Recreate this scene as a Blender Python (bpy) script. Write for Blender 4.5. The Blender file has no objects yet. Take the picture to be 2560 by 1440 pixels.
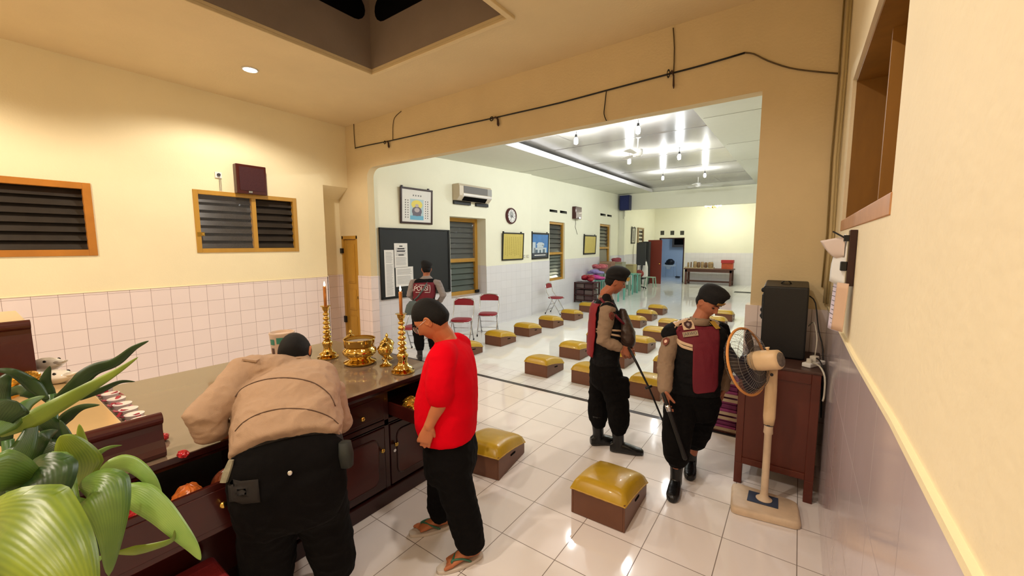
import bpy, math, random
from mathutils import Vector, Matrix, Euler, noise
from mathutils.bvhtree import BVHTree
random.seed(7)
PI = math.pi
C = bpy.context.scene.collection
V = Vector

# ------------------------------------------------------------------ camera model (measured from the floor tiles)
F_PX = 999.69
YAW, PITCH, ROLL = .6220, .1047, -.0045
CAM = V((2.7061, -1.1756, 1.9044))
def _axes():
    ca, sa, cb, sb, cc, sc = math.cos(YAW), math.sin(YAW), math.cos(PITCH), math.sin(PITCH), math.cos(ROLL), math.sin(ROLL)
    f = V((-sa*cb, ca*cb, -sb)); r = V((ca, sa, 0)); u = r.cross(f)
    return r*cc+u*sc, u*cc-r*sc, f
CR, CU, CF = _axes()
def ray(px, py): return CF + CR*((px-1280)/F_PX) - CU*((py-720)/F_PX)
def GZ(px, py, z=0.): d = ray(px, py); return CAM + d*((z-CAM.z)/d.z)      # sight line onto a level plane
def GX(px, py, x): d = ray(px, py); return CAM + d*((x-CAM.x)/d.x)
def GY(px, py, y): d = ray(px, py); return CAM + d*((y-CAM.y)/d.y)
def GD(px, py, dep): return CAM + ray(px, py)*dep
def GP(px, py, a, b):
    a = V(a).to_2d(); b = V(b).to_2d(); t = (b-a).normalized(); n = V((-t.y, t.x)); d = ray(px, py)
    k = (a-CAM.to_2d()).dot(n)/d.to_2d().dot(n); return CAM + d*k

cam_data = bpy.data.cameras.new('camera'); cam = bpy.data.objects.new('camera', cam_data); C.objects.link(cam)
cam_data.sensor_width = 36; cam_data.lens = F_PX/2560*36; cam_data.clip_start = .03; cam_data.clip_end = 100
cam.matrix_world = Matrix(((CR.x, CU.x, -CF.x, CAM.x), (CR.y, CU.y, -CF.y, CAM.y), (CR.z, CU.z, -CF.z, CAM.z), (0, 0, 0, 1)))
bpy.context.scene.camera = cam

# ------------------------------------------------------------------ materials
MATS = {}
def srgb(c):
    if isinstance(c, str): c = [int(c[i:i+2], 16)/255 for i in (0, 2, 4)]
    return [x/12.92 if x <= .04045 else ((x+.055)/1.055)**2.4 for x in c[:3]] + [1]
def mat(name, col, rough=.5, metal=0., var=0., vscale=8., bump=0., bscale=40., emit=None, estr=0., trans=0., spec=.5, coat=0., alpha=1., sheen=0., ior=1.45, stretch=None):
    if name in MATS: return MATS[name]
    m = bpy.data.materials.new(name); m.use_nodes = True; nt = m.node_tree; N = nt.nodes; L = nt.links
    b = N['Principled BSDF']; c = srgb(col)
    b.inputs['Base Color'].default_value = c; b.inputs['Roughness'].default_value = rough; b.inputs['Metallic'].default_value = metal
    b.inputs['Specular IOR Level'].default_value = spec; b.inputs['IOR'].default_value = ior
    b.inputs['Transmission Weight'].default_value = trans; b.inputs['Coat Weight'].default_value = coat; b.inputs['Alpha'].default_value = alpha
    b.inputs['Sheen Weight'].default_value = sheen
    if emit: b.inputs['Emission Color'].default_value = srgb(emit); b.inputs['Emission Strength'].default_value = estr
    if var or bump:
        tc = N.new('ShaderNodeTexCoord'); mp = N.new('ShaderNodeMapping'); L.new(tc.outputs['Object'], mp.inputs['Vector'])
        if stretch: mp.inputs['Scale'].default_value = stretch
    if var:
        n = N.new('ShaderNodeTexNoise'); n.inputs['Scale'].default_value = vscale; n.inputs['Detail'].default_value = 4; n.inputs['Roughness'].default_value = .6
        L.new(mp.outputs[0], n.inputs['Vector'])
        r = N.new('ShaderNodeMapRange'); r.inputs[1].default_value = .3; r.inputs[2].default_value = .7; r.inputs[3].default_value = 1-var; r.inputs[4].default_value = 1+var*.6
        L.new(n.outputs['Fac'], r.inputs[0])
        x = N.new('ShaderNodeVectorMath'); x.operation = 'SCALE'; x.inputs[0].default_value = c[:3]; L.new(r.outputs[0], x.inputs['Scale']); L.new(x.outputs[0], b.inputs['Base Color'])
    if bump:
        n2 = N.new('ShaderNodeTexNoise'); n2.inputs['Scale'].default_value = bscale; n2.inputs['Detail'].default_value = 3; L.new(mp.outputs[0], n2.inputs['Vector'])
        bp = N.new('ShaderNodeBump'); bp.inputs['Strength'].default_value = bump; bp.inputs['Distance'].default_value = .01
        L.new(n2.outputs['Fac'], bp.inputs['Height']); L.new(bp.outputs[0], b.inputs['Normal'])
    MATS[name] = m; return m
def tiles(name, col, grout, size, axes, off, gw=.004, rough=.15, var=.03, cloud=.06, gvar=0.):
    """square tiles laid on world axes (axes picks two of x y z), grout lines darker, every tile a little different"""
    m = bpy.data.materials.new(name); m.use_nodes = True; nt = m.node_tree; N = nt.nodes; L = nt.links; b = N['Principled BSDF']
    g = N.new('ShaderNodeNewGeometry'); s = N.new('ShaderNodeSeparateXYZ'); L.new(g.outputs['Position'], s.inputs[0])
    def mth(op, a, bb=None, cc=None):
        n = N.new('ShaderNodeMath'); n.operation = op
        for i, v in enumerate((a, bb, cc)):
            if v is None: continue
            if isinstance(v, (int, float)): n.inputs[i].default_value = v
            else: L.new(v, n.inputs[i])
        return n.outputs[0]
    masks = []; cells = []
    for k in range(2):
        t = mth('DIVIDE', mth('SUBTRACT', s.outputs[axes[k]], off[k]), size)
        cells.append(mth('FLOOR', t)); f = mth('ABSOLUTE', mth('SUBTRACT', mth('FRACT', t), .5))
        masks.append(mth('SMOOTHSTEP' if False else 'GREATER_THAN', f, .5-gw/2/size))
    mask = mth('MAXIMUM', *masks)
    cb = N.new('ShaderNodeCombineXYZ'); L.new(cells[0], cb.inputs[0]); L.new(cells[1], cb.inputs[1])
    wn = N.new('ShaderNodeTexWhiteNoise'); L.new(cb.outputs[0], wn.inputs['Vector'])
    nz = N.new('ShaderNodeTexNoise'); nz.inputs['Scale'].default_value = 3.; nz.inputs['Detail'].default_value = 5; L.new(g.outputs['Position'], nz.inputs['Vector'])
    val = mth('ADD', mth('MULTIPLY', mth('SUBTRACT', wn.outputs['Value'], .5), var*2), mth('MULTIPLY', mth('SUBTRACT', nz.outputs['Fac'], .5), cloud*2))
    val = mth('ADD', val, 1.)
    x = N.new('ShaderNodeVectorMath'); x.operation = 'SCALE'; x.inputs[0].default_value = srgb(col)[:3]; L.new(val, x.inputs['Scale'])
    mx = N.new('ShaderNodeMix'); mx.data_type = 'RGBA'; L.new(x.outputs[0], mx.inputs['A']); mx.inputs['B'].default_value = srgb(grout)
    if gvar:
        n3 = N.new('ShaderNodeTexNoise'); n3.inputs['Scale'].default_value = 1.3; L.new(g.outputs['Position'], n3.inputs['Vector'])
        L.new(mth('MULTIPLY', mask, mth('MULTIPLY_ADD', n3.outputs['Fac'], gvar*2, .6-gvar)), mx.inputs['Factor'])
    else: L.new(mask, mx.inputs['Factor'])
    L.new(mx.outputs['Result'], b.inputs['Base Color'])
    L.new(mth('MULTIPLY_ADD', mask, .5, rough), b.inputs['Roughness'])
    bp = N.new('ShaderNodeBump'); bp.inputs['Strength'].default_value = .35; bp.inputs['Distance'].default_value = .002; bp.invert = True
    L.new(mask, bp.inputs['Height']); L.new(bp.outputs[0], b.inputs['Normal'])
    return m

M_WALL = mat('cream_paint', 'f2e4be', .75, var=.035, vscale=1.3, bump=.15, bscale=60, spec=.2)
M_HALLWALL = mat('pale_paint', 'f1f0dc', .7, var=.02, vscale=1.5, bump=.1, bscale=50, spec=.2)
M_BEAM = mat('beam_paint', 'dcc8a0', .8, var=.06, vscale=1.6, bump=.2, bscale=45, spec=.2)
M_CEIL = mat('ceiling_paint', 'e0ca9e', .8, var=.05, vscale=1.2, bump=.15, bscale=40, spec=.2)
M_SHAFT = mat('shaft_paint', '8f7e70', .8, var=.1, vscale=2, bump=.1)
M_BLACK = mat('black_void', '070605', .9, spec=.1)
M_YWOOD = mat('yellow_wood', 'b98a34', .45, var=.14, vscale=5, stretch=(1, 1, .15))
M_SLAT = mat('dark_slats', '2f2a26', .3, var=.2, vscale=6)
M_DWOOD = mat('dark_red_wood', '2f0d0b', .28, var=.22, vscale=6, stretch=(1, .2, 1), coat=.15)
M_MAROON = mat('maroon_wood', '43140f', .3, var=.18, vscale=7, stretch=(1, .25, 1), coat=.15)
M_TOPW = mat('laminate_top', '7d6a58', .1, var=.06, vscale=4, stretch=(1, .2, 1), coat=.4)
M_BRASS = mat('polished_brass', 'd9b765', .1, metal=1., var=.05, vscale=20)
M_BRASSK = mat('brass_fitting', 'd8b45c', .22, metal=1.)
M_CHROME = mat('chrome_tube', 'c9c9cc', .22, metal=1.)
M_REDV = mat('red_vinyl', '8e1226', .42, var=.06)
M_YVIN = mat('yellow_vinyl', 'bd9720', .32, var=.09, vscale=7, bump=.12, bscale=9, coat=.12)
M_BVIN = mat('brown_vinyl', '6f4630', .42, var=.08, vscale=9)
M_BLK = mat('black_plastic', '0d0d0e', .5)
M_BOARD = mat('blackboard', '1c1f21', .6, var=.15, vscale=4)
M_WHITE = mat('white_paper', 'e9e8e6', .8, var=.02)
M_GLASS = mat('clear_glass', 'ffffff', .03, trans=1., ior=1.45)

# ------------------------------------------------------------------ mesh builder
class MB:
    def __init__(s): s.v = []; s.f = []; s.m = []; s.cur = 0
    def mi(s, i): s.cur = i; return s
    def add(s, vs, fs, M=None):
        o = len(s.v); s.v += [tuple(M @ V(p)) if M else tuple(p) for p in vs]
        for f in fs: s.f.append([o+i for i in f]); s.m.append(s.cur)
        return s
    def box(s, a, b, M=None):
        x0, y0, z0 = a; x1, y1, z1 = b
        vs = [(x0, y0, z0), (x1, y0, z0), (x1, y1, z0), (x0, y1, z0), (x0, y0, z1), (x1, y0, z1), (x1, y1, z1), (x0, y1, z1)]
        return s.add(vs, [(0, 3, 2, 1), (4, 5, 6, 7), (0, 1, 5, 4), (1, 2, 6, 5), (2, 3, 7, 6), (3, 0, 4, 7)], M)
    def cbox(s, c, size, M=None):
        h = [x/2 for x in size]; return s.box([c[i]-h[i] for i in range(3)], [c[i]+h[i] for i in range(3)], M)
    def quad(s, *p): return s.add(p, [tuple(range(len(p)))])
    def prism(s, poly, axis, a, b, M=None):
        """2D outline extruded along an axis; outline gives the two other coordinates in xyz order"""
        def P(u, v, w): return {0: (w, u, v), 1: (u, w, v), 2: (u, v, w)}[axis]
        n = len(poly); vs = [P(u, v, a) for u, v in poly] + [P(u, v, b) for u, v in poly]
        fs = [tuple(range(n-1, -1, -1)), tuple(range(n, 2*n))] + [(i, (i+1) % n, n+(i+1) % n, n+i) for i in range(n)]
        return s.add(vs, fs, M)
    def loft(s, rings, n=16, cap=True, e=2., M=None):
        """rings: (centre, half-width vector, half-depth vector)"""
        vs = []; fs = []; k = len(rings)
        for c, a, b in rings:
            c, a, b = V(c), V(a), V(b)
            for i in range(n):
                t = 2*PI*i/n; ct, st = math.cos(t), math.sin(t)
                vs.append(c + a*(abs(ct)**(2/e)*(1 if ct > 0 else -1)) + b*(abs(st)**(2/e)*(1 if st > 0 else -1)))
        for j in range(k-1):
            for i in range(n):
                i2 = (i+1) % n; fs.append((j*n+i, j*n+i2, (j+1)*n+i2, (j+1)*n+i))
        if cap:
            o = len(vs); vs += [V(rings[0][0]), V(rings[-1][0])]
            for i in range(n):
                i2 = (i+1) % n; fs.append((o, i2, i)); fs.append((o+1, (k-1)*n+i, (k-1)*n+i2))
        return s.add(vs, fs, M)
    def tube(s, pts, r, n=10, M=None, round_ends=False):
        pts = [V(p) for p in pts]; k = len(pts); rr = r if isinstance(r, (list, tuple)) else [r]*k
        rings = []; prev = None
        for i, p in enumerate(pts):
            d = (pts[min(i+1, k-1)]-pts[max(i-1, 0)]).normalized()
            if prev is None: a = d.orthogonal().normalized()
            else: a = (prev - d*prev.dot(d)); a = a.normalized() if a.length > 1e-6 else d.orthogonal().normalized()
            prev = a; b = d.cross(a)
            rings.append((p, a*rr[i], b*rr[i], d))
        out = [(c, a, b) for c, a, b, d in rings]
        if round_ends:
            c, a, b, d = rings[0]; R = rr[0]; out = [(c-d*R*.94, a*.3, b*.3), (c-d*R*.6, a*.8, b*.8)] + out
            c, a, b, d = rings[-1]; R = rr[-1]; out = out + [(c+d*R*.6, a*.8, b*.8), (c+d*R*.94, a*.3, b*.3)]
        return s.loft(out, n, M=M)
    def lathe(s, prof, c=(0, 0, 0), n=28, M=None, cap=True):
        """prof: (radius, height)"""
        vs = []; fs = []; k = len(prof)
        for r, z in prof:
            for i in range(n):
                t = 2*PI*i/n; vs.append((c[0]+r*math.cos(t), c[1]+r*math.sin(t), c[2]+z))
        for j in range(k-1):
            for i in range(n):
                i2 = (i+1) % n; fs.append((j*n+i, j*n+i2, (j+1)*n+i2, (j+1)*n+i))
        if cap: fs.append(tuple(range(n-1, -1, -1))); fs.append(tuple((k-1)*n+i for i in range(n)))
        return s.add(vs, fs, M)
    def cyl(s, c, r, h, axis=2, n=20, M=None):
        R = {0: Matrix.Rotation(PI/2, 4, 'Y'), 1: Matrix.Rotation(-PI/2, 4, 'X'), 2: Matrix()}[axis]
        T = Matrix.Translation(V(c)) @ R
        return s.lathe([(r, 0), (r, h)], n=n, M=(M @ T) if M else T)
    def ball(s, c, r, n=16, m=10, M=None):
        rr = r if isinstance(r, (tuple, list)) else (r, r, r)
        prof = [(max(1e-4, math.sin(PI*j/m)), -math.cos(PI*j/m)) for j in range(m+1)]
        T = Matrix.Translation(V(c)) @ Matrix.Diagonal((rr[0], rr[1], rr[2], 1))
        return s.lathe(prof, n=n, M=(M @ T) if M else T, cap=False)
    def torus(s, c, R, r, axis=2, n=40, k=8, M=None, arc=1.):
        rings = []
        for i in range(n+(0 if arc == 1. else 1)):
            t = 2*PI*arc*i/n
            u = {2: V((math.cos(t), math.sin(t), 0)), 1: V((math.cos(t), 0, math.sin(t))), 0: V((0, math.cos(t), math.sin(t)))}[axis]
            w = {2: V((0, 0, 1)), 1: V((0, 1, 0)), 0: V((1, 0, 0))}[axis]
            rings.append((V(c)+u*R, u*r, w*r))
        if arc == 1.: rings.append(rings[0])
        return s.loft(rings, k, cap=(arc != 1.), M=M)
    def build(s, name, mats, parent=None, smooth=False, bevel=0., seg=2, loc=None, subsurf=0, angle=None):
        me = bpy.data.meshes.new(name); me.from_pydata(s.v, [], s.f); me.validate(); me.update()
        if not isinstance(mats, (list, tuple)): mats = [mats]
        for m in mats: me.materials.append(m)
        if len(mats) > 1: me.polygons.foreach_set('material_index', s.m[:len(me.polygons)])
        if smooth:
            me.polygons.foreach_set('use_smooth', [True]*len(me.polygons))
            if angle is not None:
                me.set_sharp_from_angle(angle=math.radians(angle))
        o = bpy.data.objects.new(name, me); C.objects.link(o)
        if parent is not None: o.parent = parent
        if loc is not None: o.location = loc
        if bevel:
            b = o.modifiers.new('bevel', 'BEVEL'); b.width = bevel; b.segments = seg; b.limit_method = 'ANGLE'; b.angle_limit = math.radians(40)
        if subsurf:
            q = o.modifiers.new('sub', 'SUBSURF'); q.levels = subsurf; q.render_levels = subsurf
        return o
def tag(o, label=None, cat=None, group=None, kind=None):
    if label: o['label'] = label
    if cat: o['category'] = cat
    if group: o['group'] = group
    if kind: o['kind'] = kind
    return o
def empty(name, loc=(0, 0, 0), rz=0., label=None, cat=None, group=None, kind=None):
    o = bpy.data.objects.new(name, None); C.objects.link(o); o.location = loc; o.rotation_euler = (0, 0, rz); o.empty_display_size = .1
    return tag(o, label, cat, group, kind)
def copy_tree(o, parent=None):
    c = o.copy(); C.objects.link(c)
    if parent is not None: c.parent = parent
    for ch in list(o.children): copy_tree(ch, c)
    return c
def struct(o): o['kind'] = 'structure'; return o
def text2d(s, size=1., font=None):
    """outline of a word as flat triangles centred on the origin"""
    cu = bpy.data.curves.new('lettering', 'FONT'); cu.body = s; cu.size = size; cu.align_x = 'CENTER'; cu.align_y = 'CENTER'; cu.resolution_u = 3
    o = bpy.data.objects.new('lettering', cu); C.objects.link(o); dg = bpy.context.evaluated_depsgraph_get()
    me = bpy.data.meshes.new_from_object(o.evaluated_get(dg)); vs = [tuple(v.co) for v in me.vertices]; fs = [tuple(p.vertices) for p in me.polygons]
    bpy.data.objects.remove(o); bpy.data.curves.remove(cu); bpy.data.meshes.remove(me)
    return vs, fs
def slab_holes(us, zs, holes, t, place):
    """a slab (u along, z up, thickness t away from the room) with rectangular openings; place(u, z, depth) gives the point"""
    us = sorted(set(us)); zs = sorted(set(zs)); mb = MB()
    def hole(i, j):
        if i < 0 or j < 0 or i >= len(us)-1 or j >= len(zs)-1: return True
        uc = (us[i]+us[i+1])/2; zc = (zs[j]+zs[j+1])/2
        return any(h[0] < uc < h[1] and h[2] < zc < h[3] for h in holes)
    for i in range(len(us)-1):
        for j in range(len(zs)-1):
            if hole(i, j): continue
            u0, u1, z0, z1 = us[i], us[i+1], zs[j], zs[j+1]
            mb.quad(place(u0, z0, 0), place(u1, z0, 0), place(u1, z1, 0), place(u0, z1, 0))
            mb.quad(place(u0, z0, t), place(u0, z1, t), place(u1, z1, t), place(u1, z0, t))
            if hole(i-1, j): mb.quad(place(u0, z0, 0), place(u0, z1, 0), place(u0, z1, t), place(u0, z0, t))
            if hole(i+1, j): mb.quad(place(u1, z0, 0), place(u1, z0, t), place(u1, z1, t), place(u1, z1, 0))
            if hole(i, j-1): mb.quad(place(u0, z0, 0), place(u0, z0, t), place(u1, z0, t), place(u1, z0, 0))
            if hole(i, j+1): mb.quad(place(u0, z1, 0), place(u1, z1, 0), place(u1, z1, t), place(u0, z1, t))
    return mb
# ------------------------------------------------------------------ the room
XL, XR, YF, ZC, YB = -3.93, 2.93, 3.05, 4.0, -3.6      # left wall, right wall, wall with the wide opening, ceiling, wall behind
DADO = 1.39
T_FLOOR = tiles('floor_tiles_big', 'efe7e4', '877a72', .4, (0, 1), (0, 0), .005, .06, .02, .04)
T_BORDER = tiles('floor_tiles_small', 'eeecea', 'a39e9a', .2, (0, 1), (.045, 3.315), .005, .06, .025, .04)
T_HALLF = tiles('hall_floor_tiles', 'efefeb', 'b8bab4', .4, (0, 1), (.045, 3.715), .004, .05, .02, .05)
T_DADO_L = tiles('wall_tiles_left', 'ecdcd8', 'a08a84', .195, (1, 2), (.05, -.001), .004, .2, .02, .03)
T_DADO_F = tiles('wall_tiles_front', 'ecdcd8', 'a08a84', .195, (0, 2), (.09, -.001), .004, .2, .02, .03)
T_DADO_R = tiles('wall_tiles_right', 'cbbcc0', '86787a', .4, (1, 2), (0, .245), .004, .12, .03, .16, .25)
T_DADO_H = tiles('hall_wall_tiles', 'e4e3e8', 'b4b3bc', .2, (1, 2), (.05, .052), .004, .15, .02, .02, .4)
T_DADO_HX = tiles('hall_wall_tiles_end', 'e4e3e8', 'b4b3bc', .2, (0, 2), (.05, .052), .004, .15, .02, .02, .4)

mb = MB(); mb.quad((-5.2, YB, 0), (3.4, YB, 0), (3.4, 3.2, 0), (-5.2, 3.2, 0)); struct(mb.build('floor', T_FLOOR))
mb = MB(); mb.quad((-5.2, 3.27, 0), (3.4, 3.27, 0), (3.4, 3.715, 0), (-5.2, 3.715, 0)); struct(mb.build('floor', T_BORDER))
mb = MB(); mb.quad((-5.2, 3.715, 0), (3.4, 3.715, 0), (3.4, 24.6, 0), (-5.2, 24.6, 0)); struct(mb.build('floor', T_HALLF))
mb = MB(); mb.box((-5.2, 3.2, -.02), (3.4, 3.27, .001)); struct(mb.build('trim_1', mat('dark_strip', '3b3637', .3)))

# left wall of the front room, two window openings, alcove beside the narrow door
W1 = (-2.1, -.185, 1.815, 2.637); W2 = (.765, 2.124, 1.832, 2.68)
mb = slab_holes([YB, W1[0], W1[1], W2[0], W2[1], 2.588], [0, W1[2], W1[3], W2[2], W2[3], ZC], [(W1[0], W1[1], W1[2], W1[3]), (W2[0], W2[1], W2[2], W2[3])], .2, lambda u, z, d: (XL-d, u, z))
struct(mb.build('wall_left', M_WALL))
mb = MB(); mb.prism([(XL, ZC), (XL-.33, ZC), (XL-.33, 2.75), (XL, 2.95)], 1, 2.588, YF+.12); mb.box((XL-.34, 2.588, 0), (XL-.3, YF+.12, 2.8)); mb.box((XL-.34, 2.55, 0), (XL-.2, 2.588, 2.8)); struct(mb.build('wall_left', M_WALL))
mb = MB(); mb.box((XL-.001, YB, 0), (XL+.012, 2.588, DADO)); mb.box((XL-.2, 2.576, 0), (XL+.012, 2.6, DADO)); mb.box((XL-.31, 2.6, 0), (XL-.29, YF, DADO))
struct(mb.build('trim_2', [T_DADO_L]))
mb = MB(); mb.box((XL, YB, DADO), (XL+.018, 2.595, DADO+.012)); struct(mb.build('trim_3', M_WALL, bevel=.004))

# wall with the wide opening: pillar left (with door opening), beam, pillar right
OL, OR_, OT = -3.345, 2.365, 3.235
DX0, DX1, DZ = -4.205, -3.715, 2.10
yf0, yf1 = YF, YF+.125
mb = MB()
def fwall(x0, z0, x1, z1): mb.box((x0, yf0, z0), (x1, yf1, z1))
fwall(XL-.34, DZ, DX1, OT); fwall(XL-.34, 0, DX0, DZ); fwall(DX1, 0, OL, OT)
fwall(XL-.34, OT, 3.4, ZC); fwall(OR_, 0, 3.4, OT)
pts = [(OL, OT)] + [(OL+.13*(1-math.cos(a)) , OT-.16*(1-math.sin(a))) for a in [i*PI/2/8 for i in range(9)]]
mb.prism([(OL, OT+.001), (OL, OT-.16)] + [(OL+.2*(1-math.cos(a)), OT-.16+.16*math.sin(a)) for a in [i*PI/2/8 for i in range(1, 9)]], 1, yf0, yf1)
struct(mb.build('wall_front', M_BEAM))
mb = MB(); mb.box((DX1, YF-.012, 0), (OL+.008, yf1+.012, DADO)); mb.box((OR_-.035, YF-.03, 0), (XR, yf1+.02, 1.36)); mb.box((XL-.31, YF-.012, 0), (DX0, YF, DADO))
struct(mb.build('trim_4', T_DADO_F))

# right wall with its deep wooden window, tiled dado with a plaster ledge
RW = (.55, 2.41, 2.055, 2.99)
mb = slab_holes([YB, RW[0], RW[1], YF], [0, RW[2], RW[3], ZC], [RW], .35, lambda u, z, d: (XR+d, u, z))
struct(mb.build('wall_right', mat('right_paint', 'f0e2c2', .75, var=.05, vscale=1.1, bump=.25, bscale=30, spec=.2)))
ys = [YB, -.374, .179, 1.044, 2.53, YF-.03]; zs = [1.448, 1.448, 1.446, 1.41, 1.388, 1.378]
mb = MB()
for i in range(5):
    mb.add([(XR-.008, ys[i], 0), (XR-.008, ys[i+1], 0), (XR-.008, ys[i+1], zs[i+1]), (XR-.008, ys[i], zs[i])], [(3, 2, 1, 0)])
struct(mb.build('trim_5', T_DADO_R))
mb = MB()
for i in range(5):
    a, b, c, d = (ys[i], zs[i]), (ys[i+1], zs[i+1]), (ys[i+1], zs[i+1]+.018), (ys[i], zs[i]+.018)
    mb.add([(XR-.013, *a), (XR-.013, *b), (XR-.013, *c), (XR-.013, *d), (XR+.001, *a), (XR+.001, *b), (XR+.001, *c), (XR+.001, *d)], [(3, 2, 1, 0), (3, 7, 6, 2), (0, 1, 5, 4)])
struct(mb.build('trim_6', M_WALL))
# wooden window in the right wall
w = struct(empty('window_3', (XR, 1.48, RW[2])))
M_RW = mat('brown_window_wood', '95692a', .5, var=.3, vscale=4, stretch=(1, 1, .2))
M_LEDGE = mat('window_sill_wood', 'b98350', .55, var=.1)
def rel(mb, root): 
    l = root.location; mb.v = [(a-l.x, b-l.y, c-l.z) for a, b, c in mb.v]; return mb
mb = MB(); y0, y1, z0, z1 = RW
mb.box((XR+.26, y0, z0), (XR+.28, y1, z1)); mb.box((XR+.02, y0, z1-.02), (XR+.28, y1, z1)); mb.box((XR+.02, y1-.02, z0), (XR+.28, y1, z1))
rel(mb, w).build('frame', M_RW, w)
mb = MB(); mb.box((XR-.004, y0-.01, z0-.06), (XR+.27, y1+.01, z0+.012)); rel(mb, w).build('sill', M_LEDGE, w, bevel=.004)
mb = MB(); mb.box((XR+.09, 1.63, z0), (XR+.27, 1.655, z1)); rel(mb, w).build('mullion', M_RW, w)
mb = MB(); 
for k in range(4): mb.box((XR+.12, y0+.02, z0+.05+k*.23), (XR+.255, 1.0, z0+.2+k*.23), Matrix.Translation((0, 0, 0)))
rel(mb, w).build('louvre', mat('cobweb_grey', '4b4038', .8, var=.4, vscale=14), w)
mb = MB()
for yy, zz in ((2.2, 2.5), (1.9, 2.25), (1.25, 2.7), (1.5, 2.33), (2.3, 2.8)): mb.ball((XR+.25, yy, zz), (.008, .045, .012), 8, 6)
rel(mb, w).build('hook', M_BLK, w, smooth=True)

# ceiling of the front room with the square light well
HX0, HX1, HY1, HY0 = -1.62, .405, 1.972, -.6
def hole_plane(xs, ysl, z, hole, name, m, flip=False):
    mb = MB()
    for i in range(len(xs)-1):
        for j in range(len(ysl)-1):
            xc = (xs[i]+xs[i+1])/2; yc = (ysl[j]+ysl[j+1])/2
            if hole[0] < xc < hole[1] and hole[2] < yc < hole[3]: continue
            mb.box((xs[i], ysl[j], z), (xs[i+1], ysl[j+1], z+.08))
    return struct(mb.build(name, m))
hole_plane([XL-.4, HX0, HX1, XR+.4], [YB, HY0, HY1, YF], ZC, (HX0, HX1, HY0, HY1), 'ceiling', M_CEIL)
mb = MB(); t = .055
for a, b in (((HX0-t, HY1-.002), (HX1+t, HY1+t)), ((HX0-t, HY0-t), (HX1+t, HY0+.002)), ((HX0-t, HY0), (HX0+.002, HY1)), ((HX1-.002, HY0), (HX1+t, HY1))):
    mb.box((a[0], a[1], ZC-.03), (b[0], b[1], ZC+.005))
struct(mb.build('trim_7', M_CEIL, bevel=.006))
# light well walls with rounded dark slots
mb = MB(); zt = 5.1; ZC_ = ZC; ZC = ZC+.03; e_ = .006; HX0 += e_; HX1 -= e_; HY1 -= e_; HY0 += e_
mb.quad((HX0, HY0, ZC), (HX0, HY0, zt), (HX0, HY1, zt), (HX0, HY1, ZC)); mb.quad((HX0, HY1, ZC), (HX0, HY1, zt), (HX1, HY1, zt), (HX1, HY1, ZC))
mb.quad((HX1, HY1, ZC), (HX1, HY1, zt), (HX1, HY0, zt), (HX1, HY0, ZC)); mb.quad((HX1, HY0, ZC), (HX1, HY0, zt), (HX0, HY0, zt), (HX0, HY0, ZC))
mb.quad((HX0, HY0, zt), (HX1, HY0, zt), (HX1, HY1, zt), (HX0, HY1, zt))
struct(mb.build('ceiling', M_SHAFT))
mb = MB()
def stadium(L0, L1, z0, z1, n=8):
    r = (z1-z0)/2; zc = (z0+z1)/2
    return [(L0+r-r*math.sin(a), zc+r*math.cos(a)) for a in [PI*i/n for i in range(n+1)]] + [(L1-r+r*math.sin(a), zc-r*math.cos(a)) for a in [PI*i/n for i in range(n+1)]]
mb.prism(stadium(.55, 1.90, 4.52, 4.80), 0, HX0-.02, HX0+.012); mb.prism([(x, z) for x, z in stadium(-1.5, -.1, 4.50, 4.78)], 1, HY1-.012, HY1+.02)
struct(mb.build('window_8', M_BLACK))
ZC = ZC_
# wall behind the camera
mb = MB(); mb.box((XL-.4, YB-.1, 0), (XR+.4, YB, ZC)); struct(mb.build('wall_back', M_WALL))

# ------------------------------------------------------------------ the hall beyond
HA0, HA1 = V((-3.38, 3.175, 0)), V((-3.18, 7.94, 0)); HB0, HB1 = V((-3.23, 7.94, 0)), V((-3.80, 16.0, 0))
def HAp(s, z, d=0.):        # point on the near hall wall: s metres along, d metres behind the surface
    t = (HA1-HA0).normalized(); n = V((-t.y, t.x, 0)); p = HA0+t*s+n*d; return V((p.x, p.y, z))
def HBp(s, z, d=0.):
    t = (HB1-HB0).normalized(); n = V((-t.y, t.x, 0)); p = HB0+t*s+n*d; return V((p.x, p.y, z))
def onA(px, py): p = GP(px, py, HA0, HA1); return (p.to_2d()-HA0.to_2d()).dot((HA1-HA0).to_2d().normalized()), p.z
def onB(px, py): p = GP(px, py, HB0, HB1); return (p.to_2d()-HB0.to_2d()).dot((HB1-HB0).to_2d().normalized()), p.z
LA = (HA1-HA0).length; LB = (HB1-HB0).length
a0, az1 = onA(1124, 540); a1, _ = onA(1214, 545); az0 = onA(1220, 733)[1]
WA1 = (a0, a1, az0, az1)                                    # tall window near the blackboard
b0, bz1 = onB(1374, 553); b1, bz0 = onB(1411, 697); WB1 = (b0, b1, bz0, bz1)
c0, cz1 = onB(1500, 559); c1 = onB(1527, 560)[0]; WB2 = (c0, c1, 1.0, cz1)
mb = slab_holes([0, a0, a1, LA], [0, az0, az1, 4.3], [WA1], .35, HAp); struct(mb.build('wall_left', M_HALLWALL))
mb = slab_holes([0, b0, b1, c0, c1, LB], [0, bz0, bz1, WB2[2], cz1, 4.3], [WB1, WB2], .25, HBp); struct(mb.build('wall_left', M_HALLWALL))
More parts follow.
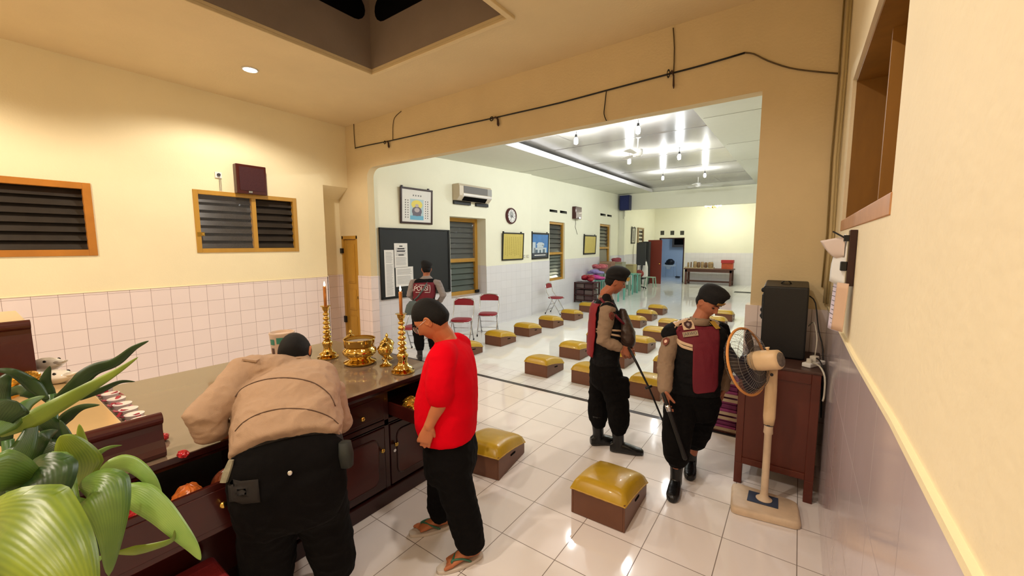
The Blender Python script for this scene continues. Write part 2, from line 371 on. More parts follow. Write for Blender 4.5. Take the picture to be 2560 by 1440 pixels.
def dado(P, L, zs, holes, d=-.008):
    mb = MB(); us = sorted({0, L, *[h[0] for h in holes], *[h[1] for h in holes], *zs.keys()})
    def top(u):
        ks = sorted(zs); 
        for p, q in zip(ks, ks[1:]):
            if p <= u <= q: return zs[p]+(zs[q]-zs[p])*(u-p)/(q-p)
        return zs[ks[-1]]
    for u, v in zip(us, us[1:]):
        h = [x for x in holes if x[0]-1e-6 <= (u+v)/2 <= x[1]]
        if h: zt0 = zt1 = h[0][2]
        else: zt0, zt1 = top(u), top(v)
        mb.quad(P(u, 0, d), P(v, 0, d), P(v, zt1, d), P(u, zt0, d)); mb.quad(P(u, zt0, d), P(v, zt1, d), P(v, zt1, .002), P(u, zt0, .002))
    return mb
zA = {0: onA(930, 691)[1], onA(1126, 674)[0]: onA(1126, 674)[1], onA(1219, 665.6)[0]: onA(1219, 665.6)[1], LA: 1.457}
mb = dado(HAp, LA, zA, [WA1]); 
zt = zA[LA]; mb.quad(HAp(LA+.008, 0, -.008), HAp(LA+.008, 0, .05), HAp(LA+.008, zt, .05), HAp(LA+.008, zt, -.008))
for u in (a0, a1): mb.quad(HAp(u+(.003 if u == a0 else -.003), az0, 0), HAp(u+(.003 if u == a0 else -.003), az0, .3), HAp(u+(.003 if u == a0 else -.003), 1.45, .3), HAp(u+(.003 if u == a0 else -.003), 1.45, 0))
mb.quad(HAp(a0, az0+.003, 0), HAp(a1, az0+.003, 0), HAp(a1, az0+.003, .3), HAp(a0, az0+.003, .3))
struct(mb.build('trim_8', T_DADO_H))
mb = dado(HBp, LB, {0: 1.472, LB: 1.482}, [WB1, WB2]); struct(mb.build('trim_9', T_DADO_H))
mb = MB(); mb.quad(HAp(LA, 0, 0), HBp(0, 0, 0), HBp(0, 4.3, 0), HAp(LA, 4.3, 0)); struct(mb.build('wall_left', M_HALLWALL))
# hidden right wall of the hall, far room, bulkhead
mb = MB(); mb.box((3.3, yf1, 0), (3.4, 16, 4.3)); struct(mb.build('wall_right', M_HALLWALL))
zbh = GY(1576, 525, 16).z
mb = MB(); mb.box((-3.95, 16.0, zbh), (3.4, 16.15, 4.5)); mb.box((-4.1, 16.0, 0), (-3.56, 16.15, zbh)); mb.box((1.9, 16, 0), (3.4, 16.15, zbh)); struct(mb.build('wall_back', M_HALLWALL))
mb = MB(); mb.box((-3.9, 15.985, 0), (-3.555, 16, 1.48)); mb.box((-3.56, 15.985, 0), (-3.545, 16.15, 1.48)); struct(mb.build('trim_10', T_DADO_HX))
YE = 20.6; FXL = -3.62
mb = MB(); mb.box((FXL-.1, 16.15, 0), (FXL, YE, 3.9)); struct(mb.build('wall_left', M_HALLWALL))
mb = MB(); mb.box((FXL-.001, 16.15, 0), (FXL+.01, YE, 1.5)); struct(mb.build('trim_11', T_DADO_H))
mb = MB(); mb.box((3.3, 16.15, 0), (3.4, YE, 3.9)); struct(mb.build('wall_right', M_HALLWALL))
fd0, fdz = GY(1652, 597, YE).x, GY(1680, 597, YE).z; fd1 = GY(1709, 597, YE).x
us = [FXL-.1, fd0, fd1, 3.4]; zs_ = [0, fdz, 3.9]; holes = [(fd0, fd1, 0, fdz)]
for px in (1655.5, 1680.5, 1705):
    x = GY(px, 582, YE).x; hz = (GY(px, 587.5, YE).z, GY(px, 577, YE).z); us += [x-.1, x+.1]; zs_ += list(hz); holes.append((x-.1, x+.1, *hz))
mb = slab_holes(us, zs_, holes, .1, lambda u, z, d: (u, YE+d, z)); struct(mb.build('wall_back', M_HALLWALL))
mb = MB()
for h in holes[1:]: mb.box((h[0], YE+.06, h[2]), (h[1], YE+.08, h[3]))
struct(mb.build('trim_12', mat('vent_dark', '4a4a42', .8)))
mb = MB(); mb.box((fd1+.1, YE-.01, 0), (3.3, YE, 1.52)); struct(mb.build('trim_13', T_DADO_HX))
mb = MB(); mb.box((FXL, 16.15, 3.85), (3.4, YE, 3.95)); struct(mb.build('ceiling', M_HALLWALL))
# the little room seen through the far door
M_BLUEW = mat('pale_blue_paint', 'b9c7d6', .6)
mb = MB(); mb.box((fd0-1.4, 24.5, 0), (fd1+1.2, 24.6, 3.2)); mb.box((fd0-1.5, YE+.1, 0), (fd0-1.4, 24.6, 3.2)); mb.box((fd1+1.1, YE+.1, 0), (fd1+1.2, 24.6, 3.2)); struct(mb.build('wall_back', M_BLUEW))
mb = MB(); mb.box((fd0-1.5, YE+.1, 3.1), (fd1+1.2, 24.6, 3.2)); struct(mb.build('ceiling', M_BLUEW))
mb = MB(); mb.box((fd0-.05, YE-.02, 0), (fd0, YE+.1, fdz+.04)); mb.box((fd1, YE-.02, 0), (fd1+.05, YE+.1, fdz+.04)); mb.box((fd0-.05, YE-.02, fdz), (fd1+.05, YE+.1, fdz+.05)); struct(mb.build('trim_14', M_DWOOD))

# hall ceiling: flat border, raised glossy middle, white cove board on the left
M_SOFFIT = mat('hall_border_ceiling', 'd5d6c8', .6, var=.02)
M_GLOSSC = mat('glossy_grey_panels', 'a9a5a0', .16, var=.04, vscale=2, bump=.05, bscale=3)
def zc(y): return 3.61 + (y-2.7)*.033 if y < 7.9 else 3.782+(y-7.9)*.0385
def S(px, py):      # sight line onto the sloping ceiling
    z = 3.7
    for _ in range(30): z = zc(GZ(px, py, z).y)
    return GZ(px, py, z)
tl0, tl1 = S(1258, 360), S(1636, 482); tr0, tr1 = S(1735, 275), S(1888, 455)
tl1 = V((tl0.x+(tl1.x-tl0.x)*(15.9-tl0.y)/(tl1.y-tl0.y), 15.9, zc(15.9))); tr1 = V((tr0.x+(tr1.x-tr0.x)*(15.9-tr0.y)/(tr1.y-tr0.y), 15.9, zc(15.9)))
mb = MB(); Z_ = lambda x, y: (x, y, zc(y))
def cq(*p): mb.quad(*[Z_(*q) for q in p])
def strip(xa0, xa1, xb0, xb1, y0, y1, n=6):
    for i in range(n):
        f, g = i/n, (i+1)/n; L_ = lambda a, b, t: a+(b-a)*t; ya, yb = L_(y0, y1, f), L_(y0, y1, g)
        cq((L_(xa0, xa1, f), ya), (L_(xb0, xb1, f), ya), (L_(xb0, xb1, g), yb), (L_(xa0, xa1, g), yb))
y0c = (tl0.y+tr0.y)/2
strip(-4.6, -4.6, 3.4, 3.4, yf1-.02, y0c, 2); strip(-4.6, -4.6, tl0.x, tl1.x, y0c, 16.02); strip(tr0.x, tr1.x, 3.4, 3.4, y0c, 16.02); 
cq((tl1.x, 15.9), (tr1.x, 15.9), (tr1.x, 16.02), (tl1.x, 16.02))
struct(mb.build('ceiling', M_SOFFIT))
mb = MB(); up = .17
def zq(*p): mb.quad(*p)
n = 6
for i in range(n):
    f, g = i/n, (i+1)/n
    ya, yb = y0c+(15.9-y0c)*f, y0c+(15.9-y0c)*g; xa, xb = tl0.x+(tl1.x-tl0.x)*f-.3, tl0.x+(tl1.x-tl0.x)*g-.3; xc, xd = tr0.x+(tr1.x-tr0.x)*f+.05, tr0.x+(tr1.x-tr0.x)*g+.05
    zq((xa, ya-(.25 if i == 0 else 0), zc(ya)+up), (xc, ya-(.25 if i == 0 else 0), zc(ya)+up), (xd, yb, zc(yb)+up), (xb, yb, zc(yb)+up))
struct(mb.build('ceiling', M_GLOSSC))
mb = MB(); 
for a, b in ((tl0, tl1),):
    mb.add([(a.x-.012, y0c, a.z-.002), (a.x+.012, y0c, a.z-.002), (a.x+.012, y0c, a.z+.11), (a.x-.012, y0c, a.z+.11), (b.x-.012, 15.9, b.z-.002), (b.x+.012, 15.9, b.z-.002), (b.x+.012, 15.9, b.z+.11), (b.x-.012, 15.9, b.z+.11)],
           [(0, 1, 2, 3), (4, 7, 6, 5), (0, 4, 5, 1), (1, 5, 6, 2), (2, 6, 7, 3), (3, 7, 4, 0)])
mb.add([(tl0.x, y0c-.012, tl0.z-.002), (tr0.x-.9, y0c-.012, tr0.z-.002), (tr0.x-.9, y0c-.012, tr0.z+.1), (tl0.x, y0c-.012, tl0.z+.1), (tl0.x, y0c+.012, tl0.z-.002), (tr0.x-.9, y0c+.012, tr0.z-.002), (tr0.x-.9, y0c+.012, tr0.z+.1), (tl0.x, y0c+.012, tl0.z+.1)],
       [(0, 1, 2, 3), (4, 7, 6, 5), (0, 4, 5, 1), (1, 5, 6, 2), (2, 6, 7, 3), (3, 7, 4, 0)])
struct(mb.build('trim_15', mat('cove_board', 'f2f0f4', .5)))
# panel joints in the glossy ceiling
mb = MB()
for px0, py0, px1, py1 in ((1470, 350, 1530, 376), (1595, 322, 1660, 352), (1430, 388, 1560, 366), (1697, 353, 1788, 343), (1585, 385, 1880, 400)):
    pass
for yy in (6.4, 8.6, 10.8, 13.2): mb.box((tl0.x-.2, yy, zc(yy)+up-.004), (tr0.x+.04, yy+.012, zc(yy)+up+.003))
for xx in (-.95, .2):
    mb.add([(xx, y0c, zc(y0c)+up-.003), (xx+.012, y0c, zc(y0c)+up-.003), (xx+.012, 15.8, zc(15.8)+up-.003), (xx, 15.8, zc(15.8)+up-.003)], [(0, 3, 2, 1)])
struct(mb.build('trim_16', mat('joint_grey', '77736e', .5)))
mb = MB()
for yy in (7.4, 9.6, 11.8, 14): mb.box((-3.7, yy, zc(yy)-.003), (tl0.x-.02-(yy-4)*.05, yy+.01, zc(yy)+.003)); 
for yy in (5.2, 7.4, 9.6): mb.box((tr0.x+.02, yy, zc(yy)-.003), (3.3, yy+.01, zc(yy)+.003))
struct(mb.build('trim_17', mat('joint_grey2', 'a5a698', .6)))

# ------------------------------------------------------------------ windows and doors
M_PANE = mat('dark_glass', '2a2b28', .08, spec=.6)
def louvre_window(name, place, W, depth, frame=.055, mull=None, midz=None, slat_m=None, nsl=7, sl_z=None, fm=None):
    """flush wooden frame, tilted glass slats, dark space behind; place(u,z,d)"""
    o = struct(empty(name, (0, 0, 0))); u0, u1, z0, z1 = W; fm = fm or M_YWOOD
    def bx(mb, a, b, c, d, e, f):
        P = [place(a, b, e), place(c, b, e), place(c, d, e), place(a, d, e), place(a, b, f), place(c, b, f), place(c, d, f), place(a, d, f)]
        mb.add(P, [(0, 1, 2, 3), (4, 7, 6, 5), (0, 4, 5, 1), (1, 5, 6, 2), (2, 6, 7, 3), (3, 7, 4, 0)])
    d0, d1 = depth-.012, depth+.06; mb = MB()
    bx(mb, u0, z0, u0+frame, z1, d0, d1); bx(mb, u1-frame, z0, u1, z1, d0, d1); bx(mb, u0+frame, z0, u1-frame, z0+frame, d0, d1); bx(mb, u0+frame, z1-frame, u1-frame, z1, d0, d1)
    if mull: bx(mb, mull-frame/2, z0+frame, mull+frame/2, z1-frame, d0+.003, d1)
    if midz: bx(mb, u0+frame, midz-frame/2, u1-frame, midz+frame/2, d0+.003, d1)
    f = mb.build('window_frame', fm, o, bevel=.003)
    mb = MB(); bx(mb, u0, z0, u1, z1, depth+.16, depth+.17); mb.build('backing', M_BLACK, o)
    zr = sl_z or [(z0+frame, z1-frame)]
    for za, zb, *mm in zr:
        mb = MB(); n = nsl if not mm else mm[1]; h = (zb-za)/n
        for k in range(n):
            zz = za+k*h; P = [place(u0+frame*.9, zz+.002, depth+.035), place(u1-frame*.9, zz+.002, depth+.035), place(u1-frame*.9, zz+h*1.08, depth+.085), place(u0+frame*.9, zz+h*1.08, depth+.085)]
            mb.add([*P, *[p+(P[1]-P[0]).cross(P[3]-P[0]).normalized()*.005 for p in P]], [(0, 1, 2, 3), (4, 7, 6, 5), (0, 4, 5, 1), (1, 5, 6, 2), (2, 6, 7, 3), (3, 7, 4, 0)])
        mb.build('slats', mm[0] if mm else (slat_m or M_SLAT), o)
    return o
PL_ = lambda u, z, d: V((XL-d, u, z))
w1 = louvre_window('window_1', PL_, W1, 0., .07, mull=-1.08, fm=mat('orange_wood', 'b9772a', .45, var=.14, vscale=5))
w2 = louvre_window('window_2', PL_, W2, 0., .058, mull=1.50)
# creased clear plastic sheet over part of a window
def plastic(name, P, seed, parent, tint='8f8a86'):
    m = bpy.data.materials.get('creased_plastic')
    if not m:
        m = bpy.data.materials.new('creased_plastic'); m.use_nodes = True; nt = m.node_tree; b = nt.nodes['Principled BSDF']
        b.inputs['Base Color'].default_value = srgb('d8d8d8'); b.inputs['Roughness'].default_value = .12; b.inputs['Alpha'].default_value = .05; b.inputs['Specular IOR Level'].default_value = 1.
        MATS['creased_plastic'] = m
    u0, u1, z0, z1, d = P[1:]; n = 26; mb = MB(); vs = []
    for i in range(n+1):
        for j in range(n+1):
            u = u0+(u1-u0)*i/n; z = z0+(z1-z0)*j/n; q = noise.noise((u*4+seed, z*4, seed)); r = noise.noise((u*9, z*9+seed, 3.))
            e = min(i, j, n-i, n-j)/n
            vs.append(P[0](u, z, d-.012-.03*abs(q)*min(1, e*6)-.018*abs(r)*min(1, e*6)))
    mb.add(vs, [(i*(n+1)+j, (i+1)*(n+1)+j, (i+1)*(n+1)+j+1, i*(n+1)+j+1) for i in range(n) for j in range(n)])
    return mb.build(name, m, parent, smooth=False)
plastic('plastic_sheet', (PL_, .80, 1.47, 1.85, 2.62, .005), 2.3, w2)
mb = MB(); mb.box((XL-.02, .78, 2.06), (XL+.02, .86, 2.11)); mb.ball((XL+.025, .84, 2.085), .016, 10, 8); mb.build('latch', M_BRASSK, w2)
wA = louvre_window('window_4', HAp, WA1, .28, .085, midz=(az0+az1)/2-.08, nsl=5, sl_z=[(az0+.085, (az0+az1)/2-.12, mat('sea_glass', '5a635e', .08, spec=.6), 5), ((az0+az1)/2-.04, az1-.085, mat('grey_glass', '4e504d', .12), 7)])
plastic('plastic_sheet', (HAp, a0+.06, a1-.1, (az0+az1)/2-.06, az1-.1, .26), 5.1, wA)
mb = MB(); p = HAp(a1-.05, az0+.05, .24); mb.cbox(p, (.04, .14, .06)); mb.build('latch', M_BLK, wA)
midb = onB(1376, 634)[1]
wB = louvre_window('window_5', HBp, WB1, .06, .07, midz=midb, sl_z=[(bz0+.07, midb-.035, MATS['sea_glass'], 7), (midb+.035, bz1-.07, MATS['grey_glass'], 6)])
wC = louvre_window('window_6', HBp, WB2, .06, .08, midz=1.81, sl_z=[(1.08, 1.78, mat('grey_panel', '8f8c7d', .6), 1), (1.85, cz1-.08, MATS['grey_glass'], 6)])
fl0, fz1 = GX(1593, 569, FXL+.0).y, GX(1593, 569, FXL).z; fl1 = GX(1607, 569, FXL).y
wD = louvre_window('window_7', lambda u, z, d: V((FXL-d+.06, u, z)), (fl0, fl1, 1.0, fz1), 0., .07, nsl=9, fm=mat('tan_frame', 'a08a68', .5))
# narrow yellow door
d = struct(empty('door_1', (0, 0, 0)))
mb = MB(); mb.box((DX0, YF+.0, 0), (DX0+.045, YF+.09, DZ)); mb.box((DX1-.045, YF+.0, 0), (DX1, YF+.09, DZ)); mb.box((DX0, YF, DZ-.06), (DX1, YF+.09, DZ)); mb.build('door_frame', M_YWOOD, d, bevel=.004)
mb = MB(); x0, x1 = DX0+.045, DX1-.045; mb.box((x0, YF+.03, .01), (x1, YF+.065, DZ-.065))
for za, zb in ((.12, .62), (.74, 1.12), (1.24, 1.95)):
    mb.box((x0+.09, YF+.018, za), (x1-.09, YF+.03, zb)); mb.box((x0+.12, YF+.012, za+.03), (x1-.12, YF+.02, zb-.03))
mb.build('door_panel', M_YWOOD, d, bevel=.006)
mb = MB(); mb.cbox((DX1-.06, YF+.02, .98), (.02, .03, .05)); mb.build('door_handle', M_BLK, d)
mb = MB(); mb.cbox((DX0+.01, YF-.01, 1.83), (.08, .03, .09)); mb.cbox((DX0+.03, YF-.01, .55), (.06, .03, .12)); mb.build('hinge', M_BLK, d)
# brown door leaf at the far end, open
q0, q1 = GY(1634, 700, 18.8), GY(1654, 700, 18.8)
d = struct(empty('door_2', (0, 0, 0)))
mb = MB(); x0, x1 = GY(1620, 640, 19.1).x, GY(1654, 640, 19.1).x; zt = GY(1640, 600, 19.1).z
mb.box((x0, 19.08, 0.01), (x1, 19.12, zt)); mb.build('door_panel', mat('brick_red_door', '7a2f22', .5), d)
mb = MB(); mb.ball((x1-.08, 19.06, 1.0), .03); mb.build('door_handle', M_BRASSK, d)
# ------------------------------------------------------------------ stools
def make_stool():
    """box that is taller at the near end and slopes away, with a padded top; near right bottom corner at the origin"""
    r = empty('kneeling_stool', (0, 0, 0)); w, l, h = .39, .50, .197
    x0, x1, y0, y1 = -w, 0, 0, l; n = 12; sz = lambda t: h-.085*max(0, t)**1.5
    mb = MB(); side = [(y1, .003), (y0, .003)] + [(y0+l*i/n, sz(i/n)) for i in range(n+1)]
    mb.prism(side, 0, x1-.014, x1); mb.prism(side, 0, x0, x0+.014); mb.box((x0+.014, y0, .003), (x1-.014, y0+.014, h)); mb.box((x0+.014, y1-.014, .003), (x1-.014, y1, sz(1))); mb.box((x0+.014, y0+.014, .003), (x1-.014, y1-.014, .013))
    mb.build('box', M_BVIN, r, bevel=.003)
    mb = MB(); N = 18; vs = []
    for i in range(N+1):
        for j in range(N+1):
            u, v = i/N, j/N; d = min(u, 1-u, v, 1-v); z = sz(v)+.055*min(1, 9*d)**.5+.036*(math.sin(PI*v)**.7)*min(1, 4*min(u, 1-u))**.6
            if d == 0: z = sz(v)-.008
            vs.append((x0-.008+(w+.016)*u, y0-.008+(l+.016)*v, z))
    mb.add(vs, [(i*(N+1)+j, (i+1)*(N+1)+j, (i+1)*(N+1)+j+1, i*(N+1)+j+1) for i in range(N) for j in range(N)])
    mb.build('cushion', M_YVIN, r, smooth=True, angle=80)
    mb = MB(); sm = [(x0-.004+(w+.004)*k/12, y0-.007, h-.008) for k in range(13)] + [(x1+.006, y0+l*k/12, sz(k/12)-.007) for k in range(1, 13)]; mb.tube(sm, [.004 if k % 2 else .006 for k in range(len(sm))], 6)
    mb.build('piping', mat('stitch', 'c49a3a', .5), r)
    mb = MB(); a = .10; mb.prism([(l*.60, a), (l*.61, a+.008), (l*.60, a+.016), (l*.44, a+.022), (l*.43, a+.014), (l*.44, a+.006)], 0, x1-.004, x1+.0035); mb.build('hand_slot', M_BLACK, r)
    return r
ST = [  # near right corner x, y, turn, label
 (1.868, 1.262, .02, 'large yellow topped kneeling stool in the middle of the front floor tiles'),
 (.822, 1.256, .16, 'yellow topped kneeling stool on the floor right behind the person in red'),
 (-1.83, 3.74, 0, 'yellow topped kneeling stool half hidden behind the red shirt back'),
 (-1.80, 4.74, 0, 'yellow topped kneeling stool nearest the two red folding chairs'),
 (-1.80, 5.72, 0, 'left row kneeling stool, third along from the red shirt'),
 (-1.82, 6.76, 0, 'left row kneeling stool with a pale scuff on its brown corner'),
 (-1.84, 7.88, 0, 'left row kneeling stool in front of the lone red chair by the wall'),
 (-2.02, 9.3, 0, 'farthest left row kneeling stool, beside the walking officer back'),
 (-.155, 3.675, 0, 'nearest kneeling stool just past the dark floor strip, left of the walking officer'),
 (-.17, 4.765, 0, 'kneeling stool whose right end is behind the walking officer elbow'),
 (-.17, 5.85, 0, 'kneeling stool showing only an edge behind the walking officer waist'),
 (-.17, 6.9, 0, 'kneeling stool hidden behind the walking officer chest'),
 (-.18, 7.905, 0, 'kneeling stool right of the walking officer chest bag'),
 (-.22, 8.93, 0, 'kneeling stool second from the far end, right of the walking officer'),
 (-.24, 9.98, 0, 'farthest kneeling stool in the row right of the walking officer'),
 (.6, 3.72, 0, 'kneeling stool cut off by the walking officer black trousers'),
 (.6, 4.74, 0, 'kneeling stool behind the walking officer hand and rod'),
 (.625, 5.82, 0, 'bright topped kneeling stool between the two beret officers at elbow height'),
 (.6, 6.86, 0, 'kneeling stool behind the shoulder patch of the beret officer in maroon vest'),
 (.6, 7.95, 0, 'kneeling stool peeking out over the maroon vest officer shoulder'),
 (1.42, 3.715, 0, 'kneeling stool touching the maroon vest officer forearm from behind'),
 (1.41, 4.8, 0, 'kneeling stool sliver beside the maroon vest officer sleeve'),
 (1.42, 6.85, 0, 'right row kneeling stool behind the maroon vest officer'),
 (1.42, 7.9, 0, 'right row kneeling stool showing a sliver by the officer far shoulder'),
 (1.42, 8.88, 0, 'right row kneeling stool, nearer of the two by the officer chin'),
 (1.44, 9.97, 0, 'right row kneeling stool farthest away, beyond the officer chin')]
st0 = None
for x, y, a, lab in ST:
    if st0 is None: st0 = make_stool(); o = st0
    else: o = copy_tree(st0)
    o.location = (x, y, 0); o.rotation_euler = (0, 0, a); tag(o, lab, 'stool', 'yellow and brown kneeling stools')

# ------------------------------------------------------------------ red folding chairs
def make_chair():
    r = empty('folding_chair', (0, 0, 0)); t = .011
    # local: faces +x, width along y, origin on the floor between the legs
    mb = MB(); mb.loft([((.0+dx, 0, .455+dz), V((.19*s, 0, 0)), V((0, .195*s, 0))) for dx, dz, s in ((0, -.018, .93), (0, -.012, 1), (0, .01, 1), (0, .02, .95), (0, .024, .7))], 28, e=3.4); mb.build('seat', M_REDV, r, smooth=True, angle=50)
    mb = MB(); vs = []
    pts = []
    for i in range(13):
        u = -1+2*i/12; y = .2*u; pts.append(y)
    top = lambda y: .845-.05*(abs(y)/.2)**4; fx = lambda z: -.195-(z-.5)*.13
    for y in pts: 
        for z in (.715, top(y)): 
            for d in (-.012, .012): vs.append((fx(z)+d+(-.015)*(1-(y/.2)**2), y, z))
    fs = []
    for i in range(12):
        o = i*4; fs += [(o, o+2, o+6, o+4), (o+1, o+5, o+7, o+3), (o+2, o+3, o+7, o+6), (o, o+4, o+5, o+1)]
    fs += [(0, 1, 3, 2), (48, 50, 51, 49)]
    mb.add(vs, fs); mb.build('backrest', M_REDV, r, smooth=True, angle=40, bevel=.006)
    mb = MB()    # back hoop runs down to the front feet
    hoop = [(.21, -.2, .02), (.0, -.205, .35), (-.19, -.21, .62), (-.225, -.21, .8), (-.235, -.17, .845), (-.245, 0, .86), (-.235, .17, .845), (-.225, .21, .8), (-.19, .21, .62), (.0, .205, .35), (.21, .2, .02)]
    mb.tube(hoop, t, 10); mb.build('back_frame', M_CHROME, r, smooth=True)
    mb = MB(); mb.tube([(.17, -.185, .435), (-.02, -.185, .435), (-.23, -.185, .02)], t, 8); mb.build('leg', M_CHROME, r, smooth=True)
    mb = MB(); mb.tube([(.17, .185, .435), (-.02, .185, .435), (-.23, .185, .02)], t, 8); mb.build('leg', M_CHROME, r, smooth=True)
    mb = MB(); mb.tube([(.155, -.2, .1), (.155, .2, .1)], .007, 8); mb.tube([(-.185, -.185, .12), (-.185, .185, .12)], .007, 8); mb.tube([(-.11, -.185, .27), (-.11, .185, .27)], .007, 8); mb.tube([(.19, -.17, .435), (.19, .17, .435)], .008, 8); mb.build('stretcher', M_CHROME, r, smooth=True)
    mb = MB()
    for x, y in ((.215, -.2), (.215, .2), (-.235, -.185), (-.235, .185)): mb.cyl((x, y, 0), .015, .04, n=12)
    mb.build('rubber_foot', M_BLK, r)
    return r
ch0 = make_chair(); CH = []
def chair_at(px, py, rz, lab, first=False, loc=None):
    o = ch0 if first else copy_tree(ch0); p = loc or GZ(px, py); o.location = (p[0], p[1], 0); o.rotation_euler = (0, 0, rz); tag(o, lab, 'chair', 'red folding chairs along the hall wall')
chair_at(0, 0, -1.1, 'red folding chair under the tall window, just right of the red shirt head', True, GZ(1153, 798, .455)+V((.05, -.05, 0)))
chair_at(0, 0, -1.05, 'red folding chair under the tall window, next beyond its twin', loc=GZ(1219, 783, .455)+V((.05, -.05, 0)))
chair_at(0, 0, .12, 'lone red folding chair farther down the hall past the wall corner', loc=(-2.80, 8.62))
chair_at(0, 0, -1.15, 'red folding chair under the blackboard behind the officer legs', loc=GZ(1037, 818, .455))

# ------------------------------------------------------------------ on the near hall wall
def quadA(mb, P, u0, z0, u1, z1, d0, d1):
    q = [P(u0, z0, d0), P(u1, z0, d0), P(u1, z1, d0), P(u0, z1, d0), P(u0, z0, d1), P(u1, z0, d1), P(u1, z1, d1), P(u0, z1, d1)]
    mb.add(q, [(0, 1, 2, 3), (4, 7, 6, 5), (0, 4, 5, 1), (1, 5, 6, 2), (2, 6, 7, 3), (3, 7, 4, 0)]); return mb
def local(o, mb):
    return mb
u0, zt = onA(945, 571); u1, zt2 = onA(1114, 573); _, zb = onA(958, 751); zt = (zt+zt2)/2; zb = (zb+onA(1124, 727)[1])/2; u1 = max(u1, onA(1124, 727)[0])
bb = empty('blackboard', HAp((u0+u1)/2, zb, -.03), 0, 'large blackboard with white paper lists hung on the hall wall', 'blackboard')
def kid(name, mb, m, parent, **k):
    l = parent.location; mb.v = [(a-l.x, b-l.y, c-l.z) for a, b, c in mb.v]; return mb.build(name, m, parent, **k)
mb = quadA(MB(), HAp, u0+.03, zb+.03, u1-.03, zt-.03, -.03, -.012); kid('panel', mb, M_BOARD, bb)
mb = MB(); fr = .045
for a, b, c, d in ((u0, zb, u0+fr, zt), (u1-fr, zb, u1, zt), (u0, zb, u1, zb+fr), (u0, zt-fr*.6, u1, zt)): quadA(mb, HAp, a, b, c, d, -.045, -.008)
kid('frame', mb, M_BLK, bb, bevel=.003)
PAPL = [((957, 625), (985, 742), 'tall narrow white paper list at the left edge of the blackboard', 1), ((982, 608), (1017, 668), 'white notice with a bold heading, topmost on the blackboard', 2), ((986, 668), (1031, 713), 'white paper sheet below the headed notice on the blackboard', 3)]
M_INK = mat('grey_print', '8c8c92', .8); M_INKD = mat('dark_print', '3c3c42', .8)
for (p, q, lab, k) in PAPL:
    a, z1_ = onA(*p); b, z0_ = onA(*q)
    if k == 1: z0_ = onA(985, 742)[1]; 
    ps = empty('paper_sheet', HAp((a+b)/2, z0_, -.035), 0, lab, 'paper', 'papers pinned on the blackboard'); mb = quadA(MB(), HAp, a, z0_, b, z1_, -.0365, -.0335); kid('sheet', mb, M_WHITE, ps)
    mb = MB(); rnd = random.Random(k); z = z1_-.05
    while z > z0_+.04:
        if rnd.random() < .9: quadA(mb, HAp, a+.03, z, b-.03-rnd.random()*.12*(b-a), z+.006, -.0372, -.0366)
        z -= .022
    kid('print', mb, M_INK, ps)
    if k == 2:
        mb = MB()
        for i, (f, w) in enumerate(((.10, .24), (.20, .52), (.30, .62), (.46, .40))):
            zz = z1_-(z1_-z0_)*f; c = (a+b)/2; quadA(mb, HAp, c-w*(b-a)/2, zz-.02, c+w*(b-a)/2, zz, -.0380, -.0373)
        kid('heading', mb, M_INKD, ps)
